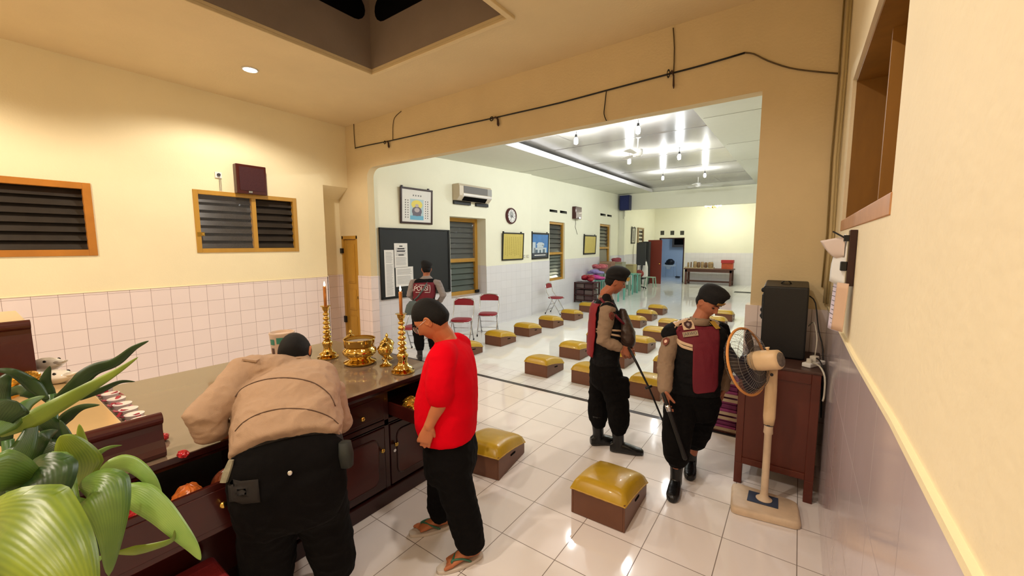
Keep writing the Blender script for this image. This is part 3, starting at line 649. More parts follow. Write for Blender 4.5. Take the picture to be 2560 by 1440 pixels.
# framed pictures
def picture(name, P, on, tl, br, lab, frame_m, art, fw=.035, tilt=.03, group='framed pictures on the hall walls', cat='picture'):
    a, z1_ = on(*tl); b, z0_ = on(*br)
    r = empty(name, P((a+b)/2, z0_, -.02), 0, lab, cat, group)
    Q = lambda u, z, d: P(u, z, d - tilt*(z-z0_)/(z1_-z0_))
    mb = MB()
    for c in ((a, z0_, a+fw, z1_), (b-fw, z0_, b, z1_), (a, z0_, b, z0_+fw), (a, z1_-fw, b, z1_)): quadA(mb, Q, c[0], c[1], c[2], c[3], -.032, -.006)
    kid('frame', mb, frame_m, r, bevel=.003)
    art(r, Q, a+fw, z0_+fw, b-fw, z1_-fw)
    for hu in (a+.05, b-.09): kid('hanger', quadA(MB(), P, hu, z1_-.005, hu+.03, z1_+.03, -.03, .0), frame_m, r)
    return r
def art_scroll(r, Q, a, z0, b, z1):
    w, h = b-a, z1-z0; R = lambda x0, y0, x1, y1, d=0.: (a+w*x0, z0+h*y0, a+w*x1, z0+h*y1, -.021-d, -.012)
    mb = quadA(MB(), Q, a, z0, b, z1, -.02, -.01); kid('mount', mb, M_WHITE, r)
    mb = quadA(MB(), Q, *R(.27, .10, .73, .72)); kid('picture_ground', mb, mat('pale_blue_print', 'b5cfd6', .5), r)
    mb = quadA(MB(), Q, *R(.27, .07, .73, .2, .0005)); kid('picture_base', mb, mat('sky_blue_print', '6fb2d2', .5), r)
    mb = MB(); c = Q(a+w*.5, z0+h*.56, -.0225)
    def disc(mb, cu, cz, ru, rz, d, n=24):
        vs = [Q(cu+ru*math.cos(2*PI*i/n), cz+rz*math.sin(2*PI*i/n), d) for i in range(n)]; mb.add(vs, [tuple(range(n))]); return mb
    disc(mb, a+w*.5, z0+h*.55, w*.19, h*.14, -.0222); kid('halo', mb, mat('yellow_glow_print', 'e6d766', .5), r)
    mb = MB(); disc(mb, a+w*.5, z0+h*.34, w*.17, h*.15, -.0226); quadA(mb, Q, *R(.36, .2, .64, .4, .0012)); kid('grey_shape', mb, mat('grey_violet_print', '6b6674', .5), r)
    mb = MB(); disc(mb, a+w*.5, z0+h*.52, w*.06, h*.05, -.0232); disc(mb, a+w*.5, z0+h*.38, w*.09, h*.07, -.0232); kid('figure', mb, mat('robe_print', 'bdb3b5', .5), r)
    mb = MB(); rn = random.Random(4)
    def glyph(cx, cy, s):
        for k in range(3): quadA(mb, Q, a+w*(cx-s*.5), z0+h*(cy-s*.4+k*s*.4)-.002, a+w*(cx+s*.5), z0+h*(cy-s*.4+k*s*.4)+.003, -.0215, -.02)
        quadA(mb, Q, a+w*cx-.003, z0+h*(cy-s*.5), a+w*cx+.003, z0+h*(cy+s*.5), -.0215, -.02)
    for i in range(4): glyph(.38+i*.085, .83, .04)
    for i in range(8): glyph(.12, .14+i*.075, .035); glyph(.2, .14+i*.075, .03); glyph(.8, .14+i*.075, .03); glyph(.88, .14+i*.075, .035)
    kid('writing', mb, M_INKD, r)
def art_yellow(cols):
    def f(r, Q, a, z0, b, z1):
        mb = quadA(MB(), Q, a, z0, b, z1, -.02, -.01); kid('yellow_sheet', mb, mat('yellow_print', 'cdbb62', .5, var=.05), r)
        mb = MB(); rn = random.Random(9)
        for i in range(cols):
            u = a+(b-a)*(.12+.76*i/(cols-1)); z = z1-.12*(z1-z0)
            while z > z0+(.14+.1*rn.random())*(z1-z0):
                hgt = .02+.02*rn.random(); quadA(mb, Q, u-.008, z-hgt, u+.008, z, -.0206, -.02); z -= hgt+.012
        kid('writing', mb, mat('olive_ink', '97893f', .6), r)
    return f
def art_temple(r, Q, a, z0, b, z1):
    w, h = b-a, z1-z0; R = lambda x0, y0, x1, y1, d=0.: (a+w*x0, z0+h*y0, a+w*x1, z0+h*y1, -.021-d, -.012)
    mb = quadA(MB(), Q, a, z0, b, z1, -.02, -.01); kid('sky_print', mb, mat('blue_sky_print', '3f7fc4', .3, var=.2, vscale=4), r)
    mb = quadA(MB(), Q, *R(0, 0, 1, .2)); kid('caption_band', mb, mat('dark_blue_print', '3b4350', .4), r)
    mb = MB(); quadA(mb, Q, *R(.1, .2, .9, .42, .001)); quadA(mb, Q, *R(.3, .4, .7, .55, .001)); quadA(mb, Q, *R(.02, .2, .2, .66, .001)); quadA(mb, Q, *R(.62, .5, .74, .62, .001)); mb.add([Q(a+w*.24, z0+h*.55, -.0222), Q(a+w*.76, z0+h*.55, -.0222), Q(a+w*.62, z0+h*.66, -.0222), Q(a+w*.38, z0+h*.66, -.0222)], [(0, 1, 2, 3)]); kid('building_print', mb, mat('pale_building_print', 'c4d0d8', .5), r)
    mb = MB(); quadA(mb, Q, *R(.2, .2, .34, .34, .002)); quadA(mb, Q, *R(.45, .2, .55, .33, .002)); quadA(mb, Q, *R(.66, .2, .8, .36, .002)); kid('shade_print', mb, mat('slate_print', '5a6f80', .5), r)
    mb = MB(); quadA(mb, Q, *R(.15, .08, .85, .12, .002)); kid('caption', mb, M_WHITE, r)
picture('framed_scroll', HAp, onA, (996, 466), (1079, 562), 'dark framed white scroll print with a seated figure, above the blackboard', M_DWOOD, art_scroll)
picture('framed_calligraphy', HAp, onA, (1253, 581), (1306, 649), 'larger framed yellow calligraphy below the wall clock', M_BLK, art_yellow(9), .03)
picture('framed_photo', HBp, onB, (1326, 581), (1369, 646), 'black framed blue sky photograph of a pale building, left of a window', M_BLK, art_temple, .045, .02)
picture('framed_calligraphy', HBp, onB, (1458, 587), (1487, 635), 'smaller framed yellow calligraphy between the two farther windows', M_BLK, art_yellow(7), .05)
def art_plain(r, Q, a, z0, b, z1):
    mb = quadA(MB(), Q, a, z0, b, z1, -.02, -.01); kid('grey_print', mb, mat('grey_print_sheet', 'b3b2a4', .6), r)
    mb = MB()
    for k in range(7): quadA(mb, Q, a+(b-a)*.35, z0+(z1-z0)*(.12+k*.11), a+(b-a)*.65, z0+(z1-z0)*(.17+k*.11), -.0206, -.02)
    kid('writing', mb, M_INKD, r)
def FLp(u, z, d=0.): return V((FXL-d+.012, u, z))
def onF(px, py): p = GX(px, py, FXL); return p.y, p.z
picture('framed_print', FLp, onF, (1577.5, 568), (1585.5, 609), 'narrow grey framed print on the far side wall beside a window', mat('grey_frame', '4a4840', .5), art_plain, .05, .02)
# clock
u, z = onA(1276, 540); c = HAp(u, z, -.03); ck = empty('wall_clock', c, 0, 'round dark red wall clock between air conditioner and calligraphy', 'clock')
MX = Matrix.Rotation(math.atan2((HA1-HA0).y, (HA1-HA0).x), 4, 'Z') @ Matrix.Rotation(PI/2, 4, 'X')     # local x along the wall, y up, z toward the room... 
def wallM(P, u, z):       # x along the wall, y up, z out into the hall
    o = P(u, z, 0); x = (P(u+1, z, 0)-o).normalized(); n = (P(u, z, -1)-o).normalized(); m = Matrix.Identity(4)
    for i, v in enumerate((x, V((0, 0, 1)), n)): m[0][i], m[1][i], m[2][i] = v.x, v.y, v.z
    return m
MC = wallM(HAp, u, z); rc = .2
mb = MB(); mb.lathe([(rc, -.03), (rc, .0), (rc*.93, .03), (rc*.83, .035), (rc*.8, .015)], n=40, M=MC, cap=False); mb.build('rim', mat('dark_red_plastic', '4c1a1c', .3), ck, smooth=True)
mb = MB(); mb.lathe([(rc*.82, .0), (rc*.82, .012)], n=40, M=MC); mb.build('dial', M_WHITE, ck)
mb = MB()
for k in range(12):
    a = k*PI/6; mb.cbox((math.sin(a)*rc*.66, math.cos(a)*rc*.66, .0135), (.012, .03 if k % 3 == 0 else .018, .002), MC @ Matrix.Rotation(0, 4, 'Z'))
for L_, a, w in ((.085, 2.1, .012), (.125, 3.55, .008)): mb.box((-w/2, 0, .016), (w/2, L_, .018), MC @ Matrix.Rotation(-a, 4, 'Z'))
mb.lathe([(.012, .012), (.012, .02)], n=12, M=MC); mb.build('hands', M_INKD, ck)
mb = MB(); mb.lathe([(rc*.4, .013), (rc*.4, .0134)], n=24, M=MC @ Matrix.Translation((-.01, .03, 0))); mb.build('dial_print', mat('soft_grey_print', 'a7a9a8', .7), ck)
# air conditioner
(a, z1a), (b, z1b), z0a = onA(1131, 459), onA(1221, 470), onA(1130, 510)[1]; a += .0; z1_ = (z1a+z1b)/2-.02; z0_ = z0a+.08
ac = empty('air_conditioner', HAp((a+b)/2, z0_, -.1), 0, 'beige and grey wall air conditioner above the tall window', 'air conditioner')
dn = .21; prof = [(0, z0_), (-.12, z0_), (-dn, z0_+.09), (-dn, z1_-.05), (-dn+.03, z1_), (0, z1_)]
def profA(P, prof, u0, u1, mb=None):
    mb = mb or MB(); n = len(prof); vs = [P(u0, z, d) for d, z in prof]+[P(u1, z, d) for d, z in prof]
    mb.add(vs, [tuple(range(n-1, -1, -1)), tuple(range(n, 2*n))]+[(i, (i+1) % n, n+(i+1) % n, n+i) for i in range(n)]); return mb
b -= .12; kid('casing', profA(HAp, prof, a, b), mat('ac_beige', 'c9bda8', .4), ac, bevel=.008)
kid('grille', quadA(MB(), HAp, a+.12, z0_+.15, b-.16, z1_-.045, -dn-.006, -dn+.01), mat('ac_grille', '6f6c6a', .55, bump=.4, bscale=120), ac)
kid('control_panel', quadA(MB(), HAp, b-.15, z0_+.15, b-.01, z1_-.045, -dn-.005, -dn+.01), mat('ac_grey', '9b9a98', .5), ac)
kid('front_lip', profA(HAp, [(-dn+.02, z0_+.07), (-dn-.012, z0_+.1), (-dn-.012, z0_+.135), (-dn+.02, z0_+.14)], a+.1, b-.02), mat('ac_white', 'd9d4d0', .35), ac)
kid('outlet', profA(HAp, [(-.13, z0_+.0), (-dn+.01, z0_+.075), (-dn+.006, z0_+.08), (-.135, z0_-.006)], a+.14, b-.15), M_BLACK, ac)
mb = quadA(MB(), HAp, a+.0, z0_-.075, a+.5, z0_-.002, -.05, 0); quadA(mb, HAp, a+.68, z0_-.075, a+1.08, z0_-.002, -.05, 0); kid('bracket', mb, M_BLK, ac)
# ventilation holes, wall speakers, sockets
vn = 0
for tl, br, lab in (((1374, 523), (1393, 532), 'left vent hole above the middle hall window'), ((1400, 526), (1417, 535), 'right vent hole above the middle hall window'), ((1501, 533), (1514, 541), 'left vent hole above the farthest hall window'), ((1518, 536), (1529, 543), 'right vent hole above the farthest hall window')):
    (a, z1_), (b, z0_) = onB(*tl), onB(*br); z0_ += .0; ve = empty('vent_hole', HBp((a+b)/2, z0_, -.005), 0, lab, 'vent', 'vent holes above the hall windows')
    kid('opening', quadA(MB(), HBp, a, z0_, b, z1_, -.004, .0), M_BLACK, ve)
    mb = MB(); mb.add([HBp(a+.1, z0_+.01, -.006), HBp(b-.02, z0_+.02, -.006), HBp(b-.02, z1_-.03, -.006)], [(0, 1, 2)]); kid('louvre', mb, mat('vent_grey', '8a8b80', .6), ve)
(a, z1_), (b, z0_) = onB(1429, 516), onB(1446, 549); sp = empty('wall_speaker', HBp((a+b)/2, z0_, -.1), 0, 'small maroon wall speaker high between two hall windows', 'speaker', 'maroon wall speakers')
kid('cabinet', quadA(MB(), HBp, a+.05, z0_, b-.05, z1_, -.14, -.0), M_MAROON, sp, bevel=.01); kid('cable', MB().tube([HBp((a+b)/2, z0_, -.02), HBp((a+b)/2+.05, z0_-.15, -.01), HBp((a+b)/2, z0_-.25, -.01), HBp((a+b)/2+.2, z0_-.5, -.01)], .008, 6), mat('grey_cable', '8f8c80', .5), sp)
kid('bracket', MB().cbox(HBp((a+b)/2, z0_+.03, -.15), (.05, .12, .05)), M_CHROME, sp)
p = GX(1563, 507, -3.4); tp = GX(1563, 489, -3.4).z
sp = empty('corner_speaker', (-3.48, 15.85, 3.7), 0, 'dark blue box speaker high in the far hall corner', 'speaker')
q0, q1 = GY(1551, 507, 15.8), GY(1576, 507, 15.8); zt_, zb_ = GY(1563, 489, 15.8).z, GY(1563, 526, 15.8).z
mb = MB().box((q0.x, 15.68, zb_), (q1.x, 15.95, zt_)); kid('cabinet', mb, mat('navy_box', '1c2350', .45), sp, bevel=.01)
kid('cable', MB().tube([(q0.x+.1, 15.9, zb_+.02), (q0.x+.1, 15.93, zb_-.35)], .01, 6).tube([(q0.x+.16, 15.9, zb_+.02), (q0.x+.16, 15.93, zb_-.25)], .008, 6), MATS['grey_cable'], sp)
kid('front_cloth', MB().box((q0.x+.04, 15.67, zb_+.04), (q1.x-.04, 15.685, zt_-.04)), mat('navy_cloth', '232c5e', .8, bump=.4, bscale=90), sp)
# maroon speaker, socket and wire on the front left wall
sp = empty('wall_speaker', (XL+.02, 1.45, 2.68), 0, 'flat square maroon wall speaker above the double louvre window', 'speaker', 'maroon wall speakers')
mb = MB().box((XL+.002, 1.262, 2.672), (XL+.1, 1.66, 3.085)); kid('cabinet', mb, M_MAROON, sp, bevel=.008)
mb = MB().box((XL+.1, 1.3, 2.72), (XL+.106, 1.63, 3.05)); kid('front_cloth', mb, mat('maroon_cloth', '3c1518', .8, bump=.5, bscale=60), sp)
mb = MB().cbox((XL+.108, 1.43, 2.70), (.006, .05, .025)); kid('name_plate', mb, M_CHROME, sp)
so = empty('wall_socket', (XL+.02, 1.075, 2.9), 0, 'small white wall socket with a wire, left of the maroon speaker', 'socket')
kid('plate', MB().box((XL, 1.035, 2.862), (XL+.02, 1.115, 2.942)), M_WHITE, so, bevel=.004); kid('plug', MB().cyl((XL+.02, 1.075, 2.905), .02, .02, 0), M_INKD, so); kid('wire', MB().tube([(XL+.015, 1.085, 2.88), (XL+.01, 1.085, 2.69)], .004, 6).tube([(XL+.015, 1.1, 2.88), (XL+.01, 1.103, 2.69)], .003, 6), MATS['grey_cable'], so)
for px, py, lab in ((1314, 641, 'double light switch between the calligraphy and the blue photo'), ):
    a, z = onA(px, py); s_ = empty('light_switch', HAp(a, z, -.01), 0, lab, 'switch')
    kid('plate', quadA(MB(), HAp, a-.12, z-.04, a-.02, z+.04, -.012, 0), mat('switch_cream', 'c9c5b0', .5), s_); kid('plate', quadA(MB(), HAp, a+.04, z-.04, a+.14, z+.04, -.012, 0), MATS['switch_cream'], s_)
    kid('rocker', quadA(quadA(MB(), HAp, a-.09, z-.02, a-.05, z+.02, -.018, -.01), HAp, a+.07, z-.02, a+.11, z+.02, -.018, -.01), M_WHITE, s_)

# ------------------------------------------------------------------ ceiling fans and chandelier
def ceiling_fan(px, py, lab, tilt=0., r=.45, drop=.28):
    p = S(px, py); p = GZ(px, py, p.z-.15); o = empty('ceiling_fan', (p.x, p.y, p.z), 0, lab, 'fan', 'fans under the hall ceiling')
    mf = mat('fan_white', 'dedcd6', .35)
    mb = MB(); mb.lathe([(.02, .38), (.05, .36), (.055, .30), (.015, .28), (.012, .09)], n=16); mb.build('down_rod', mf, o, smooth=True)
    mb = MB(); mb.lathe([(.02, .1), (.09, .08), (.1, .03), (.085, -.03), (.03, -.05), (.001, -.052)], n=24); mb.build('motor', mf, o, smooth=True)
    for k in range(3):
        mb = MB(); R = Matrix.Rotation(k*2*PI/3+.4, 4, 'Z') @ Matrix.Rotation(.2, 4, 'X'); mb.prism([(.08, -.03), (r, -.07), (r+.02, 0), (r, .07), (.08, .03)], 2, -.004, .004, R); mb.build('blade', mf, o, bevel=.002)
    return o
ceiling_fan(1594, 385, 'white ceiling fan among the hanging bulbs')
ceiling_fan(1745, 464, 'small white ceiling fan near the far end wall beam')
p = GY(1783, 516, 18.9); o = empty('chandelier', (p.x, 18.9, p.z), 0, 'small bright chandelier with many lamps in the far room', 'chandelier')
mb = MB(); mb.lathe([(.02, .9), (.06, .88), (.02, .84), (.015, .1), (.05, .05), (.05, -.05), (.005, -.08)], n=16)
for k in range(6):
    a = k*PI/3; mb.tube([(0, 0, 0), (.15*math.cos(a), .15*math.sin(a), -.06), (.3*math.cos(a), .3*math.sin(a), .0)], .01, 6)
mb.build('arms', M_BRASSK, o, smooth=True)
mb = MB()
for k in range(6):
    a = k*PI/3; mb.ball((.3*math.cos(a), .3*math.sin(a), .04), (.045, .045, .06), 12, 8)
mb.build('lamps', mat('chandelier_glow', 'ffffff', .5, emit='fffbe6', estr=30.), o, smooth=True)

# ------------------------------------------------------------------ far end furniture
p0, p1 = GZ(1708, 711), GZ(1829, 716); ft = empty('long_wood_table', ((p0.x+p1.x)/2, 19.75, 0), 0, 'long brown wooden table against the far end wall', 'table')
M_TB = mat('dull_brown_wood', '5d3b30', .5, var=.12); x0, x1 = p0.x+.02, p1.x-.02; y0, y1 = 19.65, 20.35; ht = GY(1770, 672, 19.65).z
kid('tabletop', MB().box((x0-.05, y0-.05, ht-.05), (x1+.05, y1+.05, ht)), M_TB, ft, bevel=.005)
for x in (x0, x1-.09):
    for y in (y0, y1-.09): kid('leg', MB().box((x, y, 0), (x+.09, y+.09, ht-.05)), M_TB, ft)
for b_0, b_1 in (((x0, y0+.3, .12), (x1, y0+.36, .2)), ((x0+.02, y0+.09, .12), (x0+.07, y1-.09, .2)), ((x1-.07, y0+.09, .12), (x1-.02, y1-.09, .2))): kid('stretcher', MB().box(b_0, b_1), M_TB, ft)
kid('apron', MB().box((x0, y0, ht-.17), (x1, y0+.03, ht-.05)), M_TB, ft)
tr = empty('serving_tray', ((x0+x1)/2-.3, 19.9, ht), 0, 'flat pale tray on the far table, under the row of brown bowls', 'tray')
xa, xb = GY(1713, 663, 19.85).x, GY(1785, 663, 19.85).x
kid('board', MB().box((xa, 19.7, ht), (xb, 20.1, ht+.03)).box((xa, 19.7, ht+.03), (xa+.03, 20.1, ht+.06)).box((xb-.03, 19.7, ht+.03), (xb, 20.1, ht+.06)), mat('tray_cream', 'b8a98a', .5), tr)
pots = [1721, 1728, 1738, 1747, 1756, 1765, 1777]; first = None; colp = [mat('pot_tan', 'a08763', .6, var=.3, vscale=20), mat('pot_brown', '74573c', .6, var=.3, vscale=20)]
for i, px in enumerate(pots):
    x = GY(px, 655, 19.9).x; wd = (.045, .03, .085, .075, .075, .075, .12)[i]; hh = (.25, .27, .3, .27, .28, .26, .28)[i]
    o = MB().lathe([(wd*.8, 0), (wd, hh*.2), (wd, hh*.85), (wd*.8, hh*.93), (wd*.85, hh)], n=16).lathe([(wd*1.02, hh*.35), (wd*1.02, hh*.42)], n=16).build('storage_jar', colp[i % 2], None, smooth=True, angle=40)
    o.location = (x, 19.9, ht+.031); tag(o, ('thin tan jar at the left end of the far table tray', 'thinnest brown jar, second from left on the far tray', 'dark brown jar, third on the far table tray', 'tan patterned jar in the middle of the far tray', 'brown jar right of the middle on the far tray', 'pale jar, second from right on the far tray', 'widest brown jar at the right end of the far tray')[i], 'jar', 'jars on the far table tray')
xa, xb = GY(1805, 660, 19.9).x, GY(1833, 660, 19.9).x; o = empty('red_box', ((xa+xb)/2, 19.9, ht), 0, 'open red and orange box at the right end of the far table', 'box')
kid('carton', MB().box((xa, 19.75, ht), (xb, 20.1, ht+.32)), mat('orange_carton', 'b5502e', .6, var=.15), o, bevel=.004); kid('lid', MB().box((xa-.02, 19.72, ht+.28), (xb+.02, 20.12, ht+.42)), mat('red_carton', 'a22a2a', .6), o, bevel=.004)
# wash stand and mop in the small room
s_ = empty('wash_basin', GZ(1672, 694), 0, 'white wash basin on thin legs seen through the far doorway', 'basin'); q = GZ(1672, 694); kid('bowl', MB().box((q.x-.3, q.y-.2, .68), (q.x+.35, q.y+.2, .76)).lathe([(.08, .5), (.2, .68)], (q.x-.05, q.y, 0), 16), mat('basin_white', 'cfd4d6', .3), s_)
for dx in (-.2, .25): kid('leg', MB().tube([(q.x+dx, q.y, .68), (q.x+dx, q.y, 0)], .012, 6), M_CHROME, s_)
s_ = MB().lathe([(.16, 0), (.24, .08), (.24, .22), (.1, .34)], (q.x+.05, q.y, .761), 14).ball((q.x-.12, q.y-.02, .84), (.14, .1, .08)).build('black_bag', M_BLK, None, smooth=True); tag(s_, 'black bag lying on the wash basin through the far doorway', 'bag')
m0 = GZ(1694, 694); s_ = empty('mop', (m0.x, m0.y, 0), 0, 'mop leaning beside the wash basin in the far doorway', 'mop'); kid('handle', MB().tube([(m0.x-.05, m0.y, .05), (q.x+.44, q.y-.25, .95)], .012, 6), M_CHROME, s_); kid('mop_head', MB().ball((m0.x, m0.y, .04), (.16, .12, .045)), M_BLK, s_, smooth=True)
o = empty('dark_wall_box', GY(1697, 605, 24.4), 0, 'dark brown box fixed high inside the far doorway', 'box'); a, b = GY(1682, 598, 24.3), GY(1712, 618, 24.3); kid('case', MB().box((a.x, 24.2, b.z), (b.x, 24.48, a.z+.3)), mat('box_brown', '564c44', .6), o); kid('opening', MB().box((a.x+.12, 24.19, b.z+.15), (b.x, 24.21, a.z+.2)), M_BLACK, o)
m = GZ(1857, 731); o = MB().box((-.3, -.19, 0), (.3, .19, .012)).build('floor_mat', M_BLK, None, bevel=.004); o.location = (m.x, m.y, .001); tag(o, 'black door mat on the far hall floor', 'mat')
# easel boards
o = empty('folding_board', (-2.9, 18.5, 0), 0, 'dark grey upright board on legs beside the red brown door', 'board'); a, b = GY(1592, 607, 17.5), GY(1627, 700, 17.5)
a2 = GY(1612, 602, 18.6); b2 = GY(1626, 705, 18.6)
kid('panel', MB().box((a.x, 17.5, GY(1600, 663, 17.5).z), (GY(1612, 600, 17.5).x+.05, 17.54, a.z)), mat('slate_board', '3a3c3e', .6), o); kid('leg', MB().tube([(a.x+.05, 17.52, 1.1), (a.x+.02, 17.45, 0)], .02, 6), M_BLK, o); kid('leg', MB().tube([(a.x+.3, 17.52, 1.1), (a.x+.15, 17.6, 0)], .02, 6), M_BLK, o)
o = empty('storage_cupboard', (a2.x, 18.6, 0), 0, 'tall dark grey cupboard left of the red brown door', 'cupboard'); kid('body', MB().box((-3.59, 18.6, .01), (GY(1623, 603, 18.6).x, 18.9, GY(1613, 604, 18.6).z)), mat('slate_dark', '303234', .6), o, bevel=.006); kid('handle', MB().cbox((a2.x+.1, 18.59, 1.1), (.02, .02, .2)), M_CHROME, o)
# rack with boxes and the heap of packets
r0, r1 = GZ(1434, 757), GZ(1480, 742); o = empty('shelf_rack', (r0.x, r0.y, 0), 0, 'dark maroon open shelf rack against the left hall wall', 'shelf'); xl, xr_ = -3.38, -2.95; ya, yb_ = 10.95, 11.3
a = GY(1435, 705, 11.0); b = GY(1483, 757, 11.0); xl, xr_ = a.x, b.x; hz = a.z; M_RK = mat('rack_maroon', '45211f', .4)
mb = MB()
for x in (xl, xr_-.04):
    for y in (11.0, 11.5): mb.box((x, y, 0), (x+.04, y+.04, hz))
kid('post', mb, M_RK, o); mb = MB()
for z in (.06, hz*.36, hz*.68, hz-.03): mb.box((xl, 11.0, z), (xr_, 11.54, z+.025))
kid('shelf_board', mb, M_RK, o)
k = 0
for row in range(3):
    for c in range(2):
        x = xl+.06+c*(xr_-xl-.1)/2; z = (.086, hz*.36+.026, hz*.68+.026)[row]
        bx = MB().box((0, 0, 0), ((xr_-xl-.16)/2, .4, hz*.22)).build('storage_box', mat('dusty_box%d' % ((row+c) % 2), ('6e5f5c', '5a4243')[(row+c) % 2], .7), None, bevel=.01); bx.location = (x, 11.06, z)
        tag(bx, ('grey brown box', 'dark plum box')[(row+c) % 2]+' on the '+('bottom', 'middle', 'top')[row]+' rack shelf, '+('left', 'right')[c]+' side', 'box', 'boxes in the maroon rack'); k += 1
rn = random.Random(3)
o = MB()
for i in range(14): o.ball((rn.uniform(.1, .5), rn.uniform(0, .3), .085+rn.uniform(0, .1)), (.1, .1, .07), 10, 6)
cx = GY(1452, 690, 11.2); ob = o.build('red_packet_pile', mat('glossy_red_wrap', 'a0182c', .25, var=.3, vscale=12), None, smooth=True); ob.location = (GY(1441, 700, 11.1).x+.06, 11.1, hz+.0); tag(ob, 'pile of shiny red packets on top of the maroon rack', 'packets', kind='stuff')
def low_table(name, x0, x1, y0, y1, h, m, lab, cat='table'):
    t = empty(name, ((x0+x1)/2, (y0+y1)/2, 0), 0, lab, cat); kid('tabletop', MB().box((x0, y0, h-.03), (x1, y1, h)), m, t, bevel=.006)
    for x in (x0, x1-.05):
        for y in (y0, y1-.05): kid('leg', MB().box((x, y, 0), (x+.05, y+.05, h-.03)), m, t)
    return t
M_TEAL = mat('teal_plastic', '6fb5a5', .4); M_GRN = mat('pale_green_plastic', '8fae9c', .45)
a, b = GY(1486, 700, 11.9), GY(1530, 700, 11.9); low_table('plastic_table', a.x, b.x+.25, 11.9, 12.5, a.z-.0, M_TEAL, 'teal plastic table behind the rack, heaped with pink and violet packs')
def pile(name, px0, px1, pyt, pyb, y, cols, lab, n=12, m_shape=None, cat='packets'):
    a, b = GY(px0, pyb, y), GY(px1, pyt, y); mb = MB(); rn = random.Random(px0)
    for i in range(n):
        mb.ball((rn.uniform(a.x+.1, b.x-.1), y+rn.uniform(0, .35), rn.uniform(a.z+.04, b.z-.05)), (.14, .12, .06), 10, 6)
    mb.box((a.x+.03, y+.02, a.z), (b.x-.03, y+.36, (a.z+b.z)/2))
    return tag(mb.build(name, cols, None, smooth=True), lab, cat, kind='stuff')
pile('pink_packs', 1466, 1505, 687, 698.5, 11.95, mat('pink_wrap', 'd04c9c', .25, var=.2, vscale=9), 'flat stack of glossy pink packs on the teal table')
pile('violet_packs', 1466, 1503, 674, 684.5, 12.0, mat('violet_wrap', '9a8fc8', .25, var=.2, vscale=9), 'violet wrapped packs lying over the pink packs')
pile('striped_packs', 1479, 1512, 661, 671.5, 12.15, mat('red_white_wrap', 'c0606a', .3, var=.6, vscale=26), 'red and white striped packs topmost on the heap')
def carton(name, px0, px1, pyt, y, h, m, lab, base=0., dep=.4):
    a, b = GY(px0, pyt, y), GY(px1, pyt, y); o = empty(name, ((a.x+b.x)/2, y, base), 0, lab, 'box'); kid('carton', MB().box((a.x, y, a.z-h+.003), (b.x, y+dep, a.z)), m, o, bevel=.006); kid('flap', MB().box((a.x+.02, y-.004, a.z-.06), (b.x-.02, y+.002, a.z-.02)), mat('tape_tan', 'a08a66', .5), o); return a.z-h
zb1 = carton('brown_carton', 1499, 1528, 654, 13.3, .45, mat('carton_brown', '8f6a58', .7), 'brown cardboard box stacked below the farthest hall window')
low_table('plastic_table', GY(1499, 700, 13.3).x-.05, GY(1535, 700, 13.3).x+.45, 13.28, 13.8, zb1, M_GRN, 'pale green table under the stacked cardboard boxes')
carton('grey_carton', 1533, 1556, 655, 14.2, .45, mat('carton_grey', '9c9d8a', .7), 'grey green carton right of the brown cardboard box')
za = GY(1533, 655, 14.2).z; low_table('plastic_table', GY(1533, 655, 14.2).x-.1, GY(1560, 655, 14.2).x+.4, 14.15, 14.75, za-.45, M_TEAL, 'teal table carrying the grey green carton')
pile('red_cloth_bundle', 1527, 1547, 645, 656, 14.35, mat('dusty_red_cloth', 'a04a55', .7), 'dusty red cloth bundle on top of the cartons', 8, cat='bundle')
zcc = carton('cream_carton', 1562, 1584, 661, 15.0, .38, mat('carton_cream', 'b3a877', .7), 'yellowish cream carton on the pale green table with panel legs')
# stack of pale green plastic chairs and a green stool
def pchair(x, y, z, m, name, lab, rz=0.):
    o = empty(name, (x, y, z), rz, lab, 'stool'); MB().box((-.2, -.2, .43), (.2, .2, .46)).build('seat', m, o, bevel=.02)
    for sx in (-1, 1):
        for sy in (-1, 1): MB().loft([((sx*.17, sy*.17, .43), V((.03, 0, 0)), V((0, .03, 0))), ((sx*.21, sy*.21, 0), V((.025, 0, 0)), V((0, .025, 0)))], 4).build('leg', m, o)
    return o
q = GZ(1570, 722); a = GY(1565, 690, 14.9)
t = empty('plastic_table', (a.x, 14.9, 0), 0, 'pale green plastic table with panel legs, left of the easel board', 'table'); tz = zcc; x0, x1 = GY(1560, 690, 14.9).x, GY(1592, 690, 14.9).x
kid('tabletop', MB().box((x0, 14.8, tz-.04), (x1, 15.5, tz)), M_GRN, t, bevel=.01)
for x in (x0+.02, x1-.1):
    for y in (14.82, 15.4): kid('leg', MB().prism([(x, tz-.04), (x+.08, tz-.04), (x+.11, 0), (x-.02, 0)], 1, y, y+.05), M_GRN, t)
kid('stretcher', MB().box((x0+.02, 14.83, .12), (x1-.02, 14.87, .3)), M_GRN, t)
q = GZ(1625, 717); pchair(q.x, q.y, 0, M_GRN, 'plastic_stool', 'pale green plastic stool in front of the dark cupboard')
q = GZ(1600, 722); o = empty('office_chair', (q.x, q.y, 0), 0, 'small black office chair holding a red patterned cushion', 'chair')
mb = MB()
for k in range(5): a = k*2*PI/5; mb.tube([(0, 0, .1), (.25*math.cos(a), .25*math.sin(a), .06)], .018, 6); mb.ball((.25*math.cos(a), .25*math.sin(a), .03), .03, 8, 6)
mb.tube([(0, 0, .08), (0, 0, .45)], .022, 8); mb.build('base', M_BLK, o, smooth=True); MB().box((-.2, -.2, .44), (.2, .2, .5)).build('seat', M_BLK, o, bevel=.02)
